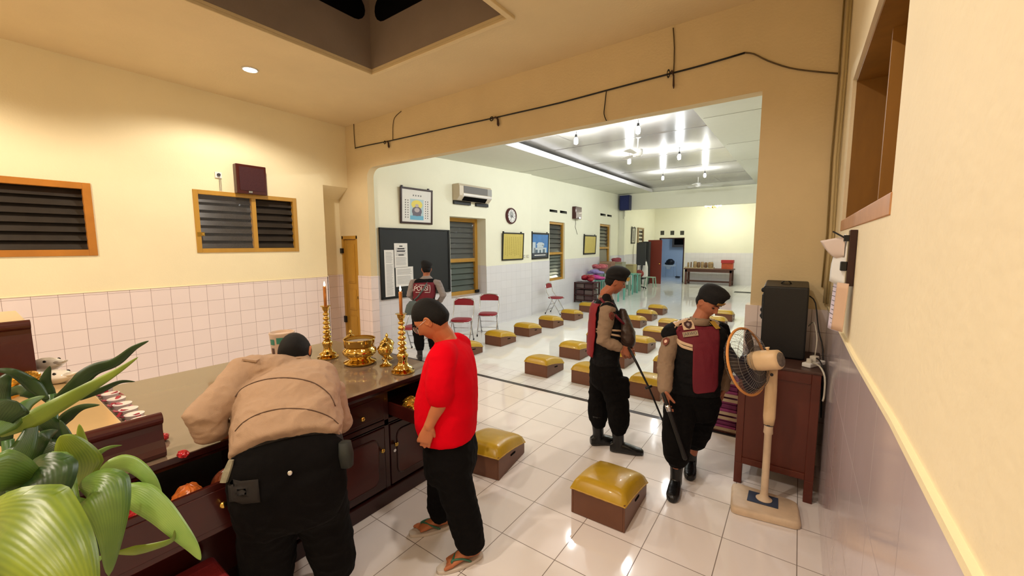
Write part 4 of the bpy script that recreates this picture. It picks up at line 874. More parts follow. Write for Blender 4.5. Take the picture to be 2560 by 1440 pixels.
cu = MB().ball((0, 0, 0), (.2, .12, .17), 14, 10).build('cushion', mat('red_pattern_cloth', '9a4a44', .8, var=.5, vscale=18), None, smooth=True); cu.location = (q.x-.05, q.y, .67); tag(cu, 'red patterned cushion propped on the black office chair', 'cushion')
b_ = GZ(1608, 712); bg = MB().loft([((0, 0, .002), V((.13, 0, 0)), V((0, .1, 0))), ((0, 0, .5), V((.15, 0, 0)), V((0, .1, 0))), ((0, 0, .85), V((.14, 0, 0)), V((0, .09, 0))), ((0, 0, 1.12), V((.08, 0, 0)), V((0, .05, 0)))], 14).build('white_sack', M_WHITE, None, smooth=True); bg.location = (b_.x, b_.y+.2, 0)
tag(bg, 'tall white plastic sack standing behind the red cushion', 'bag')
# ------------------------------------------------------------------ altar counter
CZ, CX, CB = .92, .33, -1.22            # top height, front face, back
CY1, CY0 = 1.06, -3.0
ct = empty('altar_counter', (-.4, 0, 0), 0, 'long dark red brown altar counter with a shiny brown laminate top', 'counter')
cf = CX-.02
mb = MB()
mb.box((CB, CY0, 0), (cf, CY1, .10)); mb.box((CB, CY1-.03, .1), (cf, CY1, CZ-.03)); mb.box((CB, CY0, .1), (CB+.02, CY1, CZ-.03)); mb.box((CB, CY0, .1), (cf, CY0+.03, CZ-.03))
mb.box((CB, CY0, .60), (cf, CY1, .615)); mb.box((cf-.02, CY0, .595), (cf, CY1, .645))
cols_ = [1.045, .575, .085, -.30, -.98, -1.5, -2.1, -2.98]
for y in cols_: mb.box((cf-.02, y-.02, .1), (cf, y+.02, CZ-.03))
for k, (ya, yb) in enumerate(zip(cols_[1:], cols_)):
    if k in (1, 2) or k > 3: mb.box((cf-.05, ya, .64), (cf-.03, yb, CZ-.03))
mb.box((cf-.02, CY0, .86), (cf, CY1, CZ-.03)); mb.box((CB, CY0, .1), (cf-.03, CY1, .11))
kid('body', mb, M_DWOOD, ct, bevel=.003)
kid('base_moulding', MB().box((CB, CY0, 0), (CX+.0, CY1+.01, .11)), M_DWOOD, ct, bevel=.006)
mb = MB(); mb.box((CB-.02, CY0, CZ-.006), (CX+.035, CY1+.04, CZ)); kid('countertop', mb, M_TOPW, ct, bevel=.002)
mb = MB(); mb.prism([(CX+.04, CZ-.001), (CX+.04, CZ-.03), (CX+.015, CZ-.045), (CX+.012, CZ-.06), (CX-.03, CZ-.06), (CX-.03, CZ-.006), (CX+.034, CZ-.006), (CX+.034, CZ-.001)], 1, CY0, CY1+.045); mb.box((CB, CY1+.005, CZ-.05), (CX+.03, CY1+.045, CZ-.007)); kid('edge_moulding', mb, M_DWOOD, ct, bevel=.003)
def knob(p, parent):
    o = MB().lathe([(.006, 0), (.006, .012), (.016, .018), (.018, .026), (.01, .034), (.001, .035)], n=16, M=Matrix.Translation(V(p)-parent.location) @ Matrix.Rotation(PI/2, 4, 'Y')).build('knob', M_BRASSK, parent, smooth=True); return o
# closed drawer, doors
for ya, yb, ky in ((.105, .555, .355), (-.28, .065, None)):
    dr = kid('drawer', MB().box((cf-.015, ya, .655), (cf+.008, yb, .85)).box((cf+.006, ya+.03, .68), (cf+.013, yb-.03, .825)), M_DWOOD, ct, bevel=.004)
    if ky: 
        dr.location = (0, 0, 0); k_ = MB().lathe([(.006, 0), (.006, .012), (.016, .018), (.018, .026), (.01, .034), (.001, .035)], n=16, M=Matrix.Translation((CX+.4, ky-0, .735)) @ Matrix.Rotation(PI/2, 4, 'Y')).build('knob', M_BRASSK, dr, smooth=True)
def door_(ya, yb, ky, key=False):
    z0, z1 = .125, .59; mb = MB().box((cf-.015, ya, z0), (cf+.006, yb, z1)); r = .05; pts = []
    d = kid('door', mb, M_DWOOD, ct, bevel=.004)
    a, b, c, e = ya+.06, yb-.06, z0+.06, z1-.06; pts = []
    for (cy, cz_, s) in ((b-r, e-r, 0), (a+r, e-r, 1), (a+r, c+r, 2), (b-r, c+r, 3)):
        for i in range(5): t = PI/2*s+PI/2*i/4; pts.append((cy+r*math.cos(t), cz_+r*math.sin(t)))
    l = ct.location
    MB().prism([(y-l.y, z-l.z) for y, z in pts], 0, cf+.004-l.x, cf+.012-l.x).build('panel', M_MAROON, d, bevel=.004)
    ring = [(cf+.008-l.x, y-l.y, z-l.z) for y, z in pts]; MB().tube(ring+[ring[0]], .007, 6).build('moulding', M_DWOOD, d, smooth=True)
    if ky is not None:
        MB().lathe([(.006, 0), (.006, .012), (.016, .018), (.018, .026), (.01, .034), (.001, .035)], n=16, M=Matrix.Translation((cf+.006-l.x, ky, .435)) @ Matrix.Rotation(PI/2, 4, 'Y')).build('knob', M_BRASSK, d, smooth=True)
    if key: MB().lathe([(.012, 0), (.012, .004)], n=14, M=Matrix.Translation((cf+.006-l.x, ky, .38)) @ Matrix.Rotation(PI/2, 4, 'Y')).build('key_plate', M_CHROME, d)
door_(.105, .55, .515); door_(.60, 1.03, .635, True); door_(-.28, .065, None); door_(-.95, -.33, -.37); door_(-1.47, -1.01, None)
def open_drawer(ya, yb, pull, z0, z1, kz, ky, nm):
    l = ct.location; x1 = cf+pull; d = kid('drawer', MB().box((x1-.02, ya, z0), (x1, yb, z1)).box((x1, ya+.03, z0+.03), (x1+.006, yb-.03, z1-.03)), M_MAROON, ct, bevel=.004)
    mb = MB().box((cf-.25-l.x, ya+.015, z0+.012), (x1-.02-l.x, ya+.03, z1-.03)).box((cf-.25-l.x, yb-.03, z0+.012), (x1-.02-l.x, yb-.015, z1-.03)).box((cf-.25-l.x, ya+.03, z0+.012), (x1-.02-l.x, yb-.03, z0+.022)); mb.build('drawer_tray', M_MAROON, d)
    MB().lathe([(.006, 0), (.006, .012), (.016, .018), (.018, .026), (.01, .034), (.001, .035)], n=16, M=Matrix.Translation((x1+.004-l.x, ky, kz)) @ Matrix.Rotation(PI/2, 4, 'Y')).build('knob', M_BRASSK, d, smooth=True)
    return d
open_drawer(.59, 1.03, .33, .655, .79, .72, .81, '')
open_drawer(-.96, -.34, .235, .56, .80, .70, -.535, '')
# things lying in the drawers
def foil(name, c, s, m, lab, cat, seed, grp=None, kind=None):
    rn = random.Random(seed); mb = MB(); N, K = 26, 16; vs = []
    for i in range(K+1):
        for j in range(N):
            t = 2*PI*j/N; f = math.sin(PI*i/K); q = 1+.30*noise.noise((math.cos(t)*2.2+seed, math.sin(t)*2.2, i*.35))+.08*noise.noise((math.cos(t)*7+seed, math.sin(t)*7, i*1.1)); vs.append((s[0]*f*q*math.cos(t), s[1]*f*q*math.sin(t), s[2]*(-math.cos(PI*i/K))*(1+.12*noise.noise((i*.4, math.cos(t)*2, seed)))))
    mb.add(vs, [(i*N+j, i*N+(j+1) % N, (i+1)*N+(j+1) % N, (i+1)*N+j) for i in range(K) for j in range(N)]); o = mb.build(name, m, None, smooth=False); o.location = c; return tag(o, lab, cat, grp, kind)
M_GF = mat('gold_foil', 'd9a23a', .22, metal=.8, var=.4, vscale=30); M_RF = mat('red_foil', 'b3202a', .2, var=.3, vscale=30, coat=.5); M_OF = mat('orange_wrap', 'c96a2e', .2, var=.4, vscale=30, coat=.6)
for i, (x, y, lab) in enumerate(((.42, .70, 'crumpled gold foil packet in the open drawer, nearest the camera'), (.44, .83, 'gold foil packet in the middle of the small open drawer'), (.36, .76, 'gold foil packet at the back of the small open drawer'), (.54, .68, 'gold foil packet by the red shirt hem in the open drawer'))):
    foil('gold_foil_packet', (x, y, .735), (.045, .05, .035), M_GF, lab, 'packet', i, 'gold packets in the small drawer')
for i, (x, y, m, lab) in enumerate(((.44, -.63, M_OF, 'orange and white plastic packet lying in the big open drawer'), (.44, -.79, M_RF, 'red wrapped packet at the left end of the big open drawer'), (.43, -.47, mat('brown_wrap', '7d3c22', .3, var=.3), 'dull brown packet in the big open drawer near the officer pocket'))):
    foil('wrapped_packet', (x, y, .70), (.075, .07, .10), m, lab, 'packet', 20+i, 'packets in the big drawer')

# brass altar pieces
def candlestick(x, y, lab, lab2):
    o = empty('candlestick', (x, y, CZ+.001), 0, lab, 'candlestick', 'tall brass candlesticks')
    pr = [(.085, 0), (.09, .006), (.088, .014), (.06, .02), (.055, .03), (.075, .036), (.07, .046), (.045, .06), (.036, .08), (.034, .10), (.043, .125), (.046, .14), (.03, .155), (.032, .162), (.022, .168)]
    z = .168
    for k in range(6):
        R = .038-.0022*k; h = .042-.001*k; pr += [(R*.45, z+.003), (R*.8, z+h*.22), (R, z+h*.5), (R*.8, z+h*.8), (R*.42, z+h)]; z += h+.001
    pr += [(.016, z), (.03, z+.03), (.031, z+.045), (.044, z+.052), (.044, z+.056), (.02, z+.058), (.001, z+.058)]
    MB().lathe(pr, n=32, cap=True).build('stem', M_BRASS, o, smooth=True, angle=60)
    cb = z+.057; MB().lathe([(.0125, cb), (.0135, cb+.165), (.011, cb+.17), (.001, cb+.168)], n=20).build('candle', mat('gold_candle', 'b0713c', .18, metal=.75), o, smooth=True, angle=50)
    MB().tube([(0, 0, cb+.166), (0, .001, cb+.178)], .0012, 6).build('wick', M_BLK, o)
    MB().lathe([(.001, cb+.172), (.006, cb+.178), (.0075, cb+.186), (.005, cb+.2), (.001, cb+.214)], n=12, cap=False).build('flame', mat('flame_glow', 'ffffff', .5, emit='ffd9a0', estr=25.), o, smooth=True)
    return o, cb
c1, cb = candlestick(-.66, .70, 'tall brass candlestick with a lit candle near the back, left of the bowl', '')
c2, cb = candlestick(.222, .812, 'tall brass candlestick with a lit candle at the front corner of the counter', '')
for c in (c1, c2):
    l = bpy.data.lights.new('candle_light', 'POINT'); l.energy = 1.2; l.color = (1, .7, .4); l.shadow_soft_size = .01; lo = bpy.data.objects.new('candle_light', l); C.objects.link(lo); lo.location = c.location+V((0, 0, cb+.225))
o = empty('incense_bowl', (-.275, .765, CZ+.001), 0, 'large polished brass incense bowl filled with ash', 'bowl')
MB().lathe([(.1, 0), (.128, .006), (.132, .018), (.118, .03), (.09, .04), (.085, .048), (.105, .062), (.13, .085), (.138, .105), (.132, .125), (.116, .138), (.113, .145), (.122, .15), (.126, .205), (.13, .21), (.128, .215), (.12, .213), (.118, .18), (.001, .178)], n=40, cap=True).build('bowl_body', M_BRASS, o, smooth=True, angle=60)
MB().lathe([(.117, .184), (.06, .19), (.001, .188)], n=24, cap=False).build('ash', mat('incense_ash', '8d7f70', .95, bump=.6, bscale=80), o, smooth=True)
for s in (0, 2, 4):
    a = s*PI/3+.5; MB().ball((.128*math.cos(a), .128*math.sin(a), .1), (.012, .012, .012), 10, 8).build('stud', M_BRASS, o, smooth=True)
def goblet(x, y, s, lab):
    o = empty('lidded_goblet', (x, y, CZ+.001), 0, lab, 'goblet', 'brass lidded goblets'); k = s
    MB().lathe([(.05*k, 0), (.052*k, .006*k), (.03*k, .018*k), (.014*k, .04*k), (.012*k, .06*k), (.022*k, .066*k), (.012*k, .074*k), (.03*k, .085*k), (.055*k, .11*k), (.062*k, .135*k), (.058*k, .14*k), (.001, .141*k)], n=28).build('cup', M_BRASS, o, smooth=True, angle=60)
    MB().lathe([(.066*k, .141*k), (.067*k, .147*k), (.05*k, .17*k), (.025*k, .19*k), (.01*k, .196*k), (.008*k, .205*k), (.016*k, .214*k), (.011*k, .226*k), (.003*k, .24*k), (.001, .241*k)], n=28).build('lid', M_BRASS, o, smooth=True, angle=60)
goblet(-.035, .845, 1.0, 'brass lidded goblet standing between the bowl and the front candlestick')
goblet(-.555, .86, 1.0, 'brass lidded goblet at the back, left of the incense bowl')
goblet(-.20, .985, .95, 'brass lidded goblet half hidden behind the right side of the bowl')
# paper tub
o = empty('tissue_tub', (-1.06, .50, CZ+.001), 0, 'beige plastic tub with green prints, by the tiled wall behind the officer head', 'tub')
MB().lathe([(.085, 0), (.088, .01), (.1, .2), (.103, .205), (.103, .22), (.094, .222), (.09, .2), (.001, .195)], n=28).build('tub_body', mat('tub_beige', 'd2b9a6', .5), o, smooth=True, angle=50)
for a, w, z0, z1, m in ((-1.35, .5, .12, .17, mat('tub_green', '3d7f6c', .5)), (-.55, .7, .13, .185, MATS['tub_green']), (-1.35, .35, .02, .09, mat('tub_brown', '5a4038', .5)), (-.5, .6, .06, .09, MATS['tub_green'])):
    mb = MB(); n = 6; vs = []
    for i in range(n+1):
        t = a-w/2+w*i/n
        for z in (z0, z1): r = .0885+.0118*z/.2+.0012; vs.append((r*math.cos(t), r*math.sin(t), z))
    mb.add(vs, [(2*i, 2*i+2, 2*i+3, 2*i+1) for i in range(n)]); mb.build('printed_patch', m, o)

# raised altar tables with rolled ends, standing on the counter
def roll_table(name, x0, x1, y0, y1, z0, z1, lab, topm, ov=0.):
    t = empty(name, ((x0+x1)/2, (y0+y1)/2, z0), 0, lab, 'table')
    ye = y1-ov; kid('tabletop', MB().box((x0, y0, z1-.02), (x1-.03, ye, z1)), topm, t, bevel=.003)
    mb = MB(); r = .028; pr = [(x1-.06, z1-.03), (x1-.03, z1+.0)] + [(x1-.012+r*math.cos(a), z1+.004+r*math.sin(a)) for a in [PI*.9-i*PI*1.35/10 for i in range(11)]] + [(x1-.012, z1-.05), (x1-.006, z1-.10), (x1+.012, z0+.05), (x1+.02, z0+.025), (x1+.012, z0+.002), (x1-.06, z0+.002)]
    mb.prism(pr, 1, y0, y1); kid('rolled_front', mb, M_MAROON, t, smooth=False, bevel=.002)
    kid('end_panel', MB().box((x0+.01, ye-.02, z0+.002), (x1-.06, ye-.002, z1-.02)), M_MAROON, t); kid('end_panel', MB().box((x0+.01, y0+.002, z0+.002), (x1-.06, y0+.02, z1-.02)), M_MAROON, t)
    return t
M_TAN = mat('light_laminate', 'c8a877', .12, var=.08, vscale=3, stretch=(1, .2, 1), coat=.3)
roll_table('altar_table', -1.15, .31, -2.6, -.665, CZ+.001, 1.10, 'low raised altar table with red brown rolled edge and tan shiny top', M_TAN, .12)
pz = GX(75, 798, -.95)
roll_table('altar_shelf', -1.9, -.95, -2.4, pz.y, 1.102, pz.z-.035, 'taller roll edged red brown altar shelf at the far left edge', M_TAN)
# porcelain tureens, gold paper pieces, red and white cups in a row
for i, ((px, py), s, lab) in enumerate((((118, 925), 1.0, 'white porcelain dish with a beak like spout, farther of the pair'), ((142, 955), .9, 'white porcelain dish with a beak like spout, nearer of the pair'))):
    p = GZ(px, py, 1.105); o = empty('porcelain_dish', (p.x, p.y, 1.101), .5, lab, 'dish', 'white porcelain dishes'); mp = mat('white_porcelain', 'ece6dc', .15, coat=.5)
    mb = MB(); mb.loft([((0, 0, .0), V((.05*s, 0, 0)), V((0, .035*s, 0))), ((0, 0, .012), V((.075*s, 0, 0)), V((0, .05*s, 0))), ((.01, 0, .04*s), V((.1*s, 0, 0)), V((0, .06*s, 0))), ((.015, 0, .055*s), V((.105*s, 0, 0)), V((0, .058*s, 0))), ((.01, 0, .075*s), V((.07*s, 0, 0)), V((0, .04*s, 0))), ((.0, 0, .085*s), V((.03*s, 0, 0)), V((0, .02*s, 0)))], 24); mb.build('body', mp, o, smooth=True)
    MB().loft([((.09*s, 0, .055*s), V((0, .03*s, 0)), V((0, 0, .018*s))), ((.14*s, 0, .065*s), V((0, .018*s, 0)), V((0, 0, .01*s))), ((.165*s, 0, .075*s), V((0, .005, 0)), V((0, 0, .004)))], 12).build('spout', mp, o, smooth=True)
    for sy in (-1, 1): MB().ball((.045*s, sy*.038*s, .07*s), (.012, .006, .01), 10, 8).build('eye_hole', M_BLK, o, smooth=True)
rn = random.Random(11); k = 0
labs = ['nearest the front', 'beside the porcelain', 'behind the leaves', 'at the left picture edge', 'under the rolled shelf edge', 'farthest back', 'topmost', 'half under another']
for i, (px, py) in enumerate(((60, 960), (85, 940), (30, 950), (8, 925), (50, 905), (12, 900), (25, 928), (70, 975))):
    up_ = i % 2; p = GZ(px, py, 1.13+.05*up_); foil('gold_paper_piece', (max(p.x, -.86+.06*(i % 3)), p.y-.02*(i % 4), 1.132+.05*up_), (.055, .045, .03), M_GF if i % 3 else mat('pale_gold_foil', 'e2cf8a', .2, metal=.6, var=.3, vscale=40), 'folded gold paper piece on the tan altar table, '+labs[i], 'paper piece', 40+i, 'folded gold paper pieces')
mr = mat('rosy_print', 'c2606a', .3, var=.5, vscale=40); mw = mat('clear_wrap', 'e8dcdc', .1, coat=1.)
first = None
for i in range(7):
    px, py = 262+(352-262)*i/6, 980+(1058-980)*i/6; p = GZ(px, py, CZ+.03)
    if first is None:
        first = empty('wrapped_cup', (0, 0, 0)); MB().lathe([(.03, 0), (.034, .005), (.042, .05), (.044, .055), (.04, .056), (.001, .05)], n=18).build('cup', mw, first, smooth=True, angle=40)
        MB().torus((0, 0, .02), .0385, .006, 2, 20, 6).build('red_band', mr, first, smooth=True)
        MB().prism([(-.055, .035), (-.02, .05), (0, .05), (.03, .062), (.06, .03), (.02, .055)], 1, -.01, .01).build('ribbon', mat('red_ribbon', 'a83440', .3), first)
        o = first
    else: o = copy_tree(first)
    o.location = (p.x, p.y, CZ+.001); o.rotation_euler = (0, 0, i*1.3)
    tag(o, 'wrapped red banded cup on the counter, '+('farthest of the row', 'second farthest of the row', 'third farthest of the row', 'middle of the row', 'third nearest of the row', 'second nearest of the row', 'nearest of the row by the rolled edge')[i], 'cup', 'red and white wrapped cups along the altar table')
for i, (px, py) in enumerate(((409, 1092), (406, 1152))):
    p = GZ(px, py, CZ+.02); o = foil('red_wrapper', (p.x, -.625, CZ+.02), (.03, .022, .018), M_RF, ('small red wrapper on the counter beside the rolled table edge, farther one', 'small red wrapper on the counter beside the rolled table edge, nearer one')[i], 'wrapper', 60+i, 'red wrappers by the rolled edge')
# red kneelers at the foot of the counter
M_RK2 = mat('dark_red_cloth', '8c2024', .75, var=.08, vscale=12, bump=.3, bscale=120)
for ya, yb, lab in ((-1.25, -.54, 'dark red cloth covered kneeler at the counter foot, bottom left'),):
    o = empty('red_kneeler', (.5, (ya+yb)/2, 0), 0, lab, 'kneeler'); kid('cushion', MB().box((.385, ya, .30), (.655, yb, .365)), M_RK2, o, bevel=.02, seg=3); kid('base', MB().box((.40, ya+.015, 0), (.64, yb-.015, .30)), M_DWOOD, o, bevel=.004)
# ------------------------------------------------------------------ cabinet, loudspeaker, fan in the right corner
M_RB = mat('red_brown_wood', '5b2417', .35, var=.14, vscale=5, stretch=(1, 1, .25))
cb_ = empty('side_cabinet', (2.62, 2.66, 0), 0, 'red brown wooden cabinet on short legs in the corner behind the fan', 'cabinet')
x0, x1, y0, y1, zt = 2.375, 2.885, 2.35, 2.985, 1.0
kid('body', MB().box((x0, y0+.012, .17), (x1, y1, zt-.02)), M_RB, cb_, bevel=.004)
kid('top', MB().box((x0-.012, y0-.012, zt-.022), (x1+.008, y1+.008, zt)), mat('dusty_brown_top', '4a3028', .4, var=.2, vscale=9), cb_, bevel=.005)
kid('side_frame', MB().box((x0, y0, .17), (x0+.05, y0+.014, zt-.022)).box((x1-.055, y0, .17), (x1, y0+.014, zt-.022)).box((x0+.05, y0, zt-.1), (x1-.055, y0+.014, zt-.022)).box((x0+.05, y0, .17), (x1-.055, y0+.014, .22)), M_RB, cb_, bevel=.003)
for x, y in ((x0, y0), (x1-.055, y0), (x0, y1-.05), (x1-.055, y1-.05)): kid('leg', MB().box((x, y, 0), (x+.055, y+.05, .17)), M_RB, cb_, bevel=.003)
sp = empty('loudspeaker', (2.63, 2.8, zt), 0, 'large black loudspeaker standing on the red brown cabinet', 'loudspeaker')
kid('cabinet', MB().prism([(2.62, zt+.006), (2.97, zt+.006), (2.97, 1.60), (2.62, 1.575)], 0, 2.487, 2.785), mat('speaker_black', '131314', .45, bump=.2, bscale=200), sp, bevel=.012, seg=3)
kid('handle', MB().loft([((2.6, 2.8, 1.59), V((.005, 0, 0)), V((0, .02, 0))), ((2.615, 2.8, 1.607), V((.01, 0, 0)), V((0, .03, 0))), ((2.65, 2.8, 1.61), V((.01, 0, 0)), V((0, .03, 0))), ((2.665, 2.8, 1.59), V((.005, 0, 0)), V((0, .02, 0)))], 8), M_BLK, sp, smooth=True)
for z in (1.535, 1.37, 1.32): kid('knob', MB().ball((2.48, 2.7, z), (.014, .02, .02), 10, 8), M_BLK, sp, smooth=True)
kid('panel', MB().box((2.477, 2.66, 1.3), (2.489, 2.93, 1.5)), mat('speaker_grey', '242427', .5), sp, bevel=.003)
for x in (2.51, 2.76): 
    for y in (2.66, 2.93): kid('rubber_foot', MB().cyl((x, y, zt+.001), .014, .007), M_BLK, sp)
ps = empty('power_strip', (2.84, 2.52, zt), -.5, 'white power strip with plugs on the right corner of the cabinet', 'power strip')
MB().box((-.03, -.1, .001), (.03, .1, .032)).build('strip', M_WHITE, ps, bevel=.006); MB().box((-.022, -.02, .032), (.022, .03, .075)).build('plug', mat('plug_white', 'cfc9bd', .5), ps, bevel=.006)
MB().cyl((0, -.06, .03), .018, .03).build('plug', MATS['plug_white'], ps)
M_CABW = mat('white_cable', 'c5bfb2', .5); M_CABK = mat('black_cable', '17161a', .5); M_CABO = mat('old_cable', '5f4d33', .7, var=.2)
def cable(name, pts, r, m, lab, sub=3):
    P = [V(p) for p in pts]; out = []
    for i in range(len(P)-1):
        a, b, c, d = P[max(i-1, 0)], P[i], P[i+1], P[min(i+2, len(P)-1)]
        for k in range(sub):
            t = k/sub; out.append(.5*((2*b)+(c-a)*t+(2*a-5*b+4*c-d)*t*t+(3*b-a-3*c+d)*t**3))
    out.append(P[-1]); return tag(MB().tube(out, r, 6).build(name, m, None, smooth=True), lab, 'cable')
cable('white_cord', [(2.845, 2.54, 1.075), (2.85, 2.55, 1.2), (2.83, 2.7, 1.3), (2.80, 2.8, 1.25)], .004, M_CABW, 'thin white cord rising from the power strip plug behind the speaker')
cable('white_cord', [(2.83, 2.44, 1.04), (2.87, 2.36, 1.04), (2.9, 2.31, .98), (2.905, 2.32, .85), (2.9, 2.33, .80)], .006, M_CABW, 'thick white cord hanging over the right edge of the cabinet')
cable('black_cord', [(2.79, 2.75, 1.5), (2.83, 2.72, 1.45), (2.86, 2.7, 1.25), (2.895, 2.66, 1.1), (2.9, 2.6, .9), (2.91, 2.55, .6)], .005, M_CABK, 'black cord looping down behind the loudspeaker into the corner')
cable('black_cord', [(2.84, 2.53, 1.06), (2.87, 2.46, 1.06), (2.9, 2.42, .98), (2.905, 2.42, .8)], .005, M_CABK, 'short black cord curling off the power strip')

def adopt(o, parent):
    o.parent = parent; o.matrix_parent_inverse = Matrix.LocRotScale(parent.location, parent.rotation_euler, None).inverted()
    for k_ in ('label', 'category'): del o[k_]
crds = [o for o in C.objects if o.name.startswith(('white_cord', 'black_cord'))]
adopt(crds[0], ps); adopt(crds[1], ps); adopt(crds[2], sp) ; adopt(crds[3], ps)
# pedestal fan
fx, fy = 2.597, 2.13; fan = empty('pedestal_fan', (fx, fy, 0), 0, 'old cream pedestal fan with a dark blade in front of the cabinet', 'fan')
M_FAN = mat('yellowed_plastic', 'e0c096', .4, var=.06, vscale=12); M_FANB = mat('worn_cream_plastic', 'd8bfa2', .5, var=.12, vscale=10)
bc = [V((2.376, 2.262, 0)), V((2.410, 1.90, 0)), V((2.822, 1.962, 0)), V((2.800, 2.250, 0))]; cen = sum(bc, V())/4
def rrect(c, s, z, r=.05, n=5):
    P = [cen+(q-cen)*s for q in c]; out = []
    for i in range(4):
        a, b, d = P[i-1], P[i], P[(i+1) % 4]; u, v = (a-b).normalized()*r, (d-b).normalized()*r
        for k in range(n+1): t = k/n; out.append(((b+u)*(1-t)**2+b*2*t*(1-t)+(b+v)*t*t)+V((0, 0, z)))
    return out
mb = MB(); L_ = [rrect(bc, 1.0, .004), rrect(bc, 1.01, .02), rrect(bc, .985, .042), rrect(bc, .93, .05)]; n = len(L_[0]); vs = [p-V((fx, fy, 0)) for l in L_ for p in l]
mb.add(vs, [(j*n+i, j*n+(i+1) % n, (j+1)*n+(i+1) % n, (j+1)*n+i) for j in range(3) for i in range(n)]+[tuple(range(n-1, -1, -1)), tuple(range(3*n, 4*n))]); mb.build('base', M_FANB, fan, smooth=True, angle=45)
mb = MB(); pl = [V((-.1, -.085, .051)), V((.09, -.07, .051)), V((.085, .07, .051)), V((-.1, .06, .051))]; mb.add([*pl, *[p+V((0, 0, .003)) for p in pl]], [(0, 3, 2, 1), (4, 5, 6, 7), (0, 1, 5, 4), (1, 2, 6, 5), (2, 3, 7, 6), (3, 0, 4, 7)]); mb.build('base_plate', mat('dark_blue_plate', '39435a', .5), fan)
MB().lathe([(.05, .05), (.052, .058), (.03, .075), (.024, .1), (.0235, .55), (.03, .56), (.028, .6), (.0285, .62)], n=24).build('lower_pole', M_FANB, fan, smooth=True, angle=50)
MB().lathe([(.031, .618), (.031, .628)], n=24).build('collar', M_INKD, fan)
MB().loft([((0, 0, .625), V((.032, 0, 0)), V((0, .03, 0))), ((0, 0, .68), V((.038, 0, 0)), V((0, .03, 0))), ((0, 0, .88), V((.037, 0, 0)), V((0, .03, 0))), ((0, .0, .99), V((.034, 0, 0)), V((0, .032, 0))), ((0, .0, 1.03), V((.033, 0, 0)), V((0, .032, 0)))], 20, e=2.8).build('upper_pole', M_FAN, fan, smooth=True)
mo = V(GD(1950, 899, 2.62)); dc = V(GD(1868, 903, 2.80)); ax = (dc-mo).normalized(); L3 = (dc-mo).length
zq_ = V((0, 0, 1)); ex = zq_.cross(ax).normalized(); ey = ax.cross(ex)
MM = Matrix(((ex.x, ey.x, ax.x, mo.x-fx), (ex.y, ey.y, ax.y, mo.y-fy), (ex.z, ey.z, ax.z, mo.z), (0, 0, 0, 1)))
MB().loft([((0, 0, -.005), V((.05, 0, 0)), V((0, .05, 0))), ((0, 0, .01), V((.064, 0, 0)), V((0, .064, 0))), ((0, 0, .12), V((.068, 0, 0)), V((0, .068, 0))), ((0, 0, .165), V((.064, 0, 0)), V((0, .064, 0))), ((0, 0, .19), V((.05, 0, 0)), V((0, .05, 0)))], 32, e=2.5, M=MM).build('motor_housing', M_FAN, fan, smooth=True)
MB().lathe([(.001, -.012), (.045, -.010), (.052, .002)], n=24, M=MM, cap=False).build('rear_label', mat('worn_grey_label', '6d6258', .6, var=.4, vscale=60), fan, smooth=True)
MB().lathe([(.008, .063), (.009, .075), (.014, .08), (.014, .086), (.001, .088)], n=14, M=MM @ Matrix.Translation((0, 0, .06)) @ Matrix.Rotation(-PI/2, 4, 'X')).build('oscillation_knob', M_FAN, fan, smooth=True)
nk = MM @ V((0, -.055, .1)); MB().loft([(nk, V((.035, 0, 0)), V((0, .04, 0))), (V((0, 0, 1.06)), V((.03, 0, 0)), V((0, .03, 0))), (V((0, 0, 1.0)), V((.034, 0, 0)), V((0, .03, 0)))], 16, e=3).build('neck', M_FAN, fan, smooth=True)
MB().cyl((0, -.045, 1.0), .01, .02, 1).build('pivot_screw', M_INKD, fan)
R = .230; MG = MM @ Matrix.Translation((0, 0, L3))
def grille(name, dz, depth, sgn):
    mb = MB(); n = 56
    for i in range(n):
        a = 2*PI*i/n; pts = []
        for k in range(6):
            t = k/5; rr = .04+(R-.04)*t; pts.append((rr*math.cos(a+.15*t), rr*math.sin(a+.15*t), dz+sgn*depth*math.sqrt(max(0, 1-t**2.6))))
        mb.tube(pts, .0009, 4, M=MG)
    for t in (.3, .55, .8): mb.torus((0, 0, dz+sgn*depth*math.sqrt(1-t**2.6)), .04+(R-.04)*t, .0014, 2, 48, 5, M=MG)
    mb.lathe([(.04, dz+sgn*depth-.002), (.04, dz+sgn*depth+.002)], n=20, M=MG)
    o = mb.build(name, mat('grille_wire', '8f8981', .3, metal=.7), fan, smooth=True); o['kind'] = 'stuff'; return o
grille('rear_grille', -.0, .075, -1); grille('front_grille', .0, .07, 1)
MB().torus((0, 0, 0), R, .009, 2, 64, 10, M=MG).build('grille_rim', mat('orange_rim', 'd8924c', .4), fan, smooth=True)
for k in range(3):
    a0_ = 2.2+k*2*PI/3; mb = MB(); N = 10; vs = []
    for i in range(N+1):
        r_ = .045+.175*i/N; w_ = .55+.75*math.sin(PI*min(1, .15+i/N*.75))
        for j in range(7):
            s_ = j/6-.5; vs.append((r_*math.cos(a0_+s_*w_*1.25), r_*math.sin(a0_+s_*w_*1.25), .035*s_*2))
    mb.add(vs, [(i*7+j, i*7+j+1, (i+1)*7+j+1, (i+1)*7+j) for i in range(N) for j in range(6)], MG); b_ = mb.build('blade', mat('smoky_blade', '2a2832', .25, var=.1), fan, smooth=True); so_ = b_.modifiers.new('s', 'SOLIDIFY'); so_.thickness = .002
MB().lathe([(.001, -.03), (.04, -.03), (.045, .0), (.04, .03), (.001, .035)], n=24, M=MG).build('hub', MATS['smoky_blade'], fan, smooth=True)
MB().tube([MM @ V((0, 0, .18)), MM @ V((0, 0, L3))], .008, 8).build('shaft', M_INKD, fan)

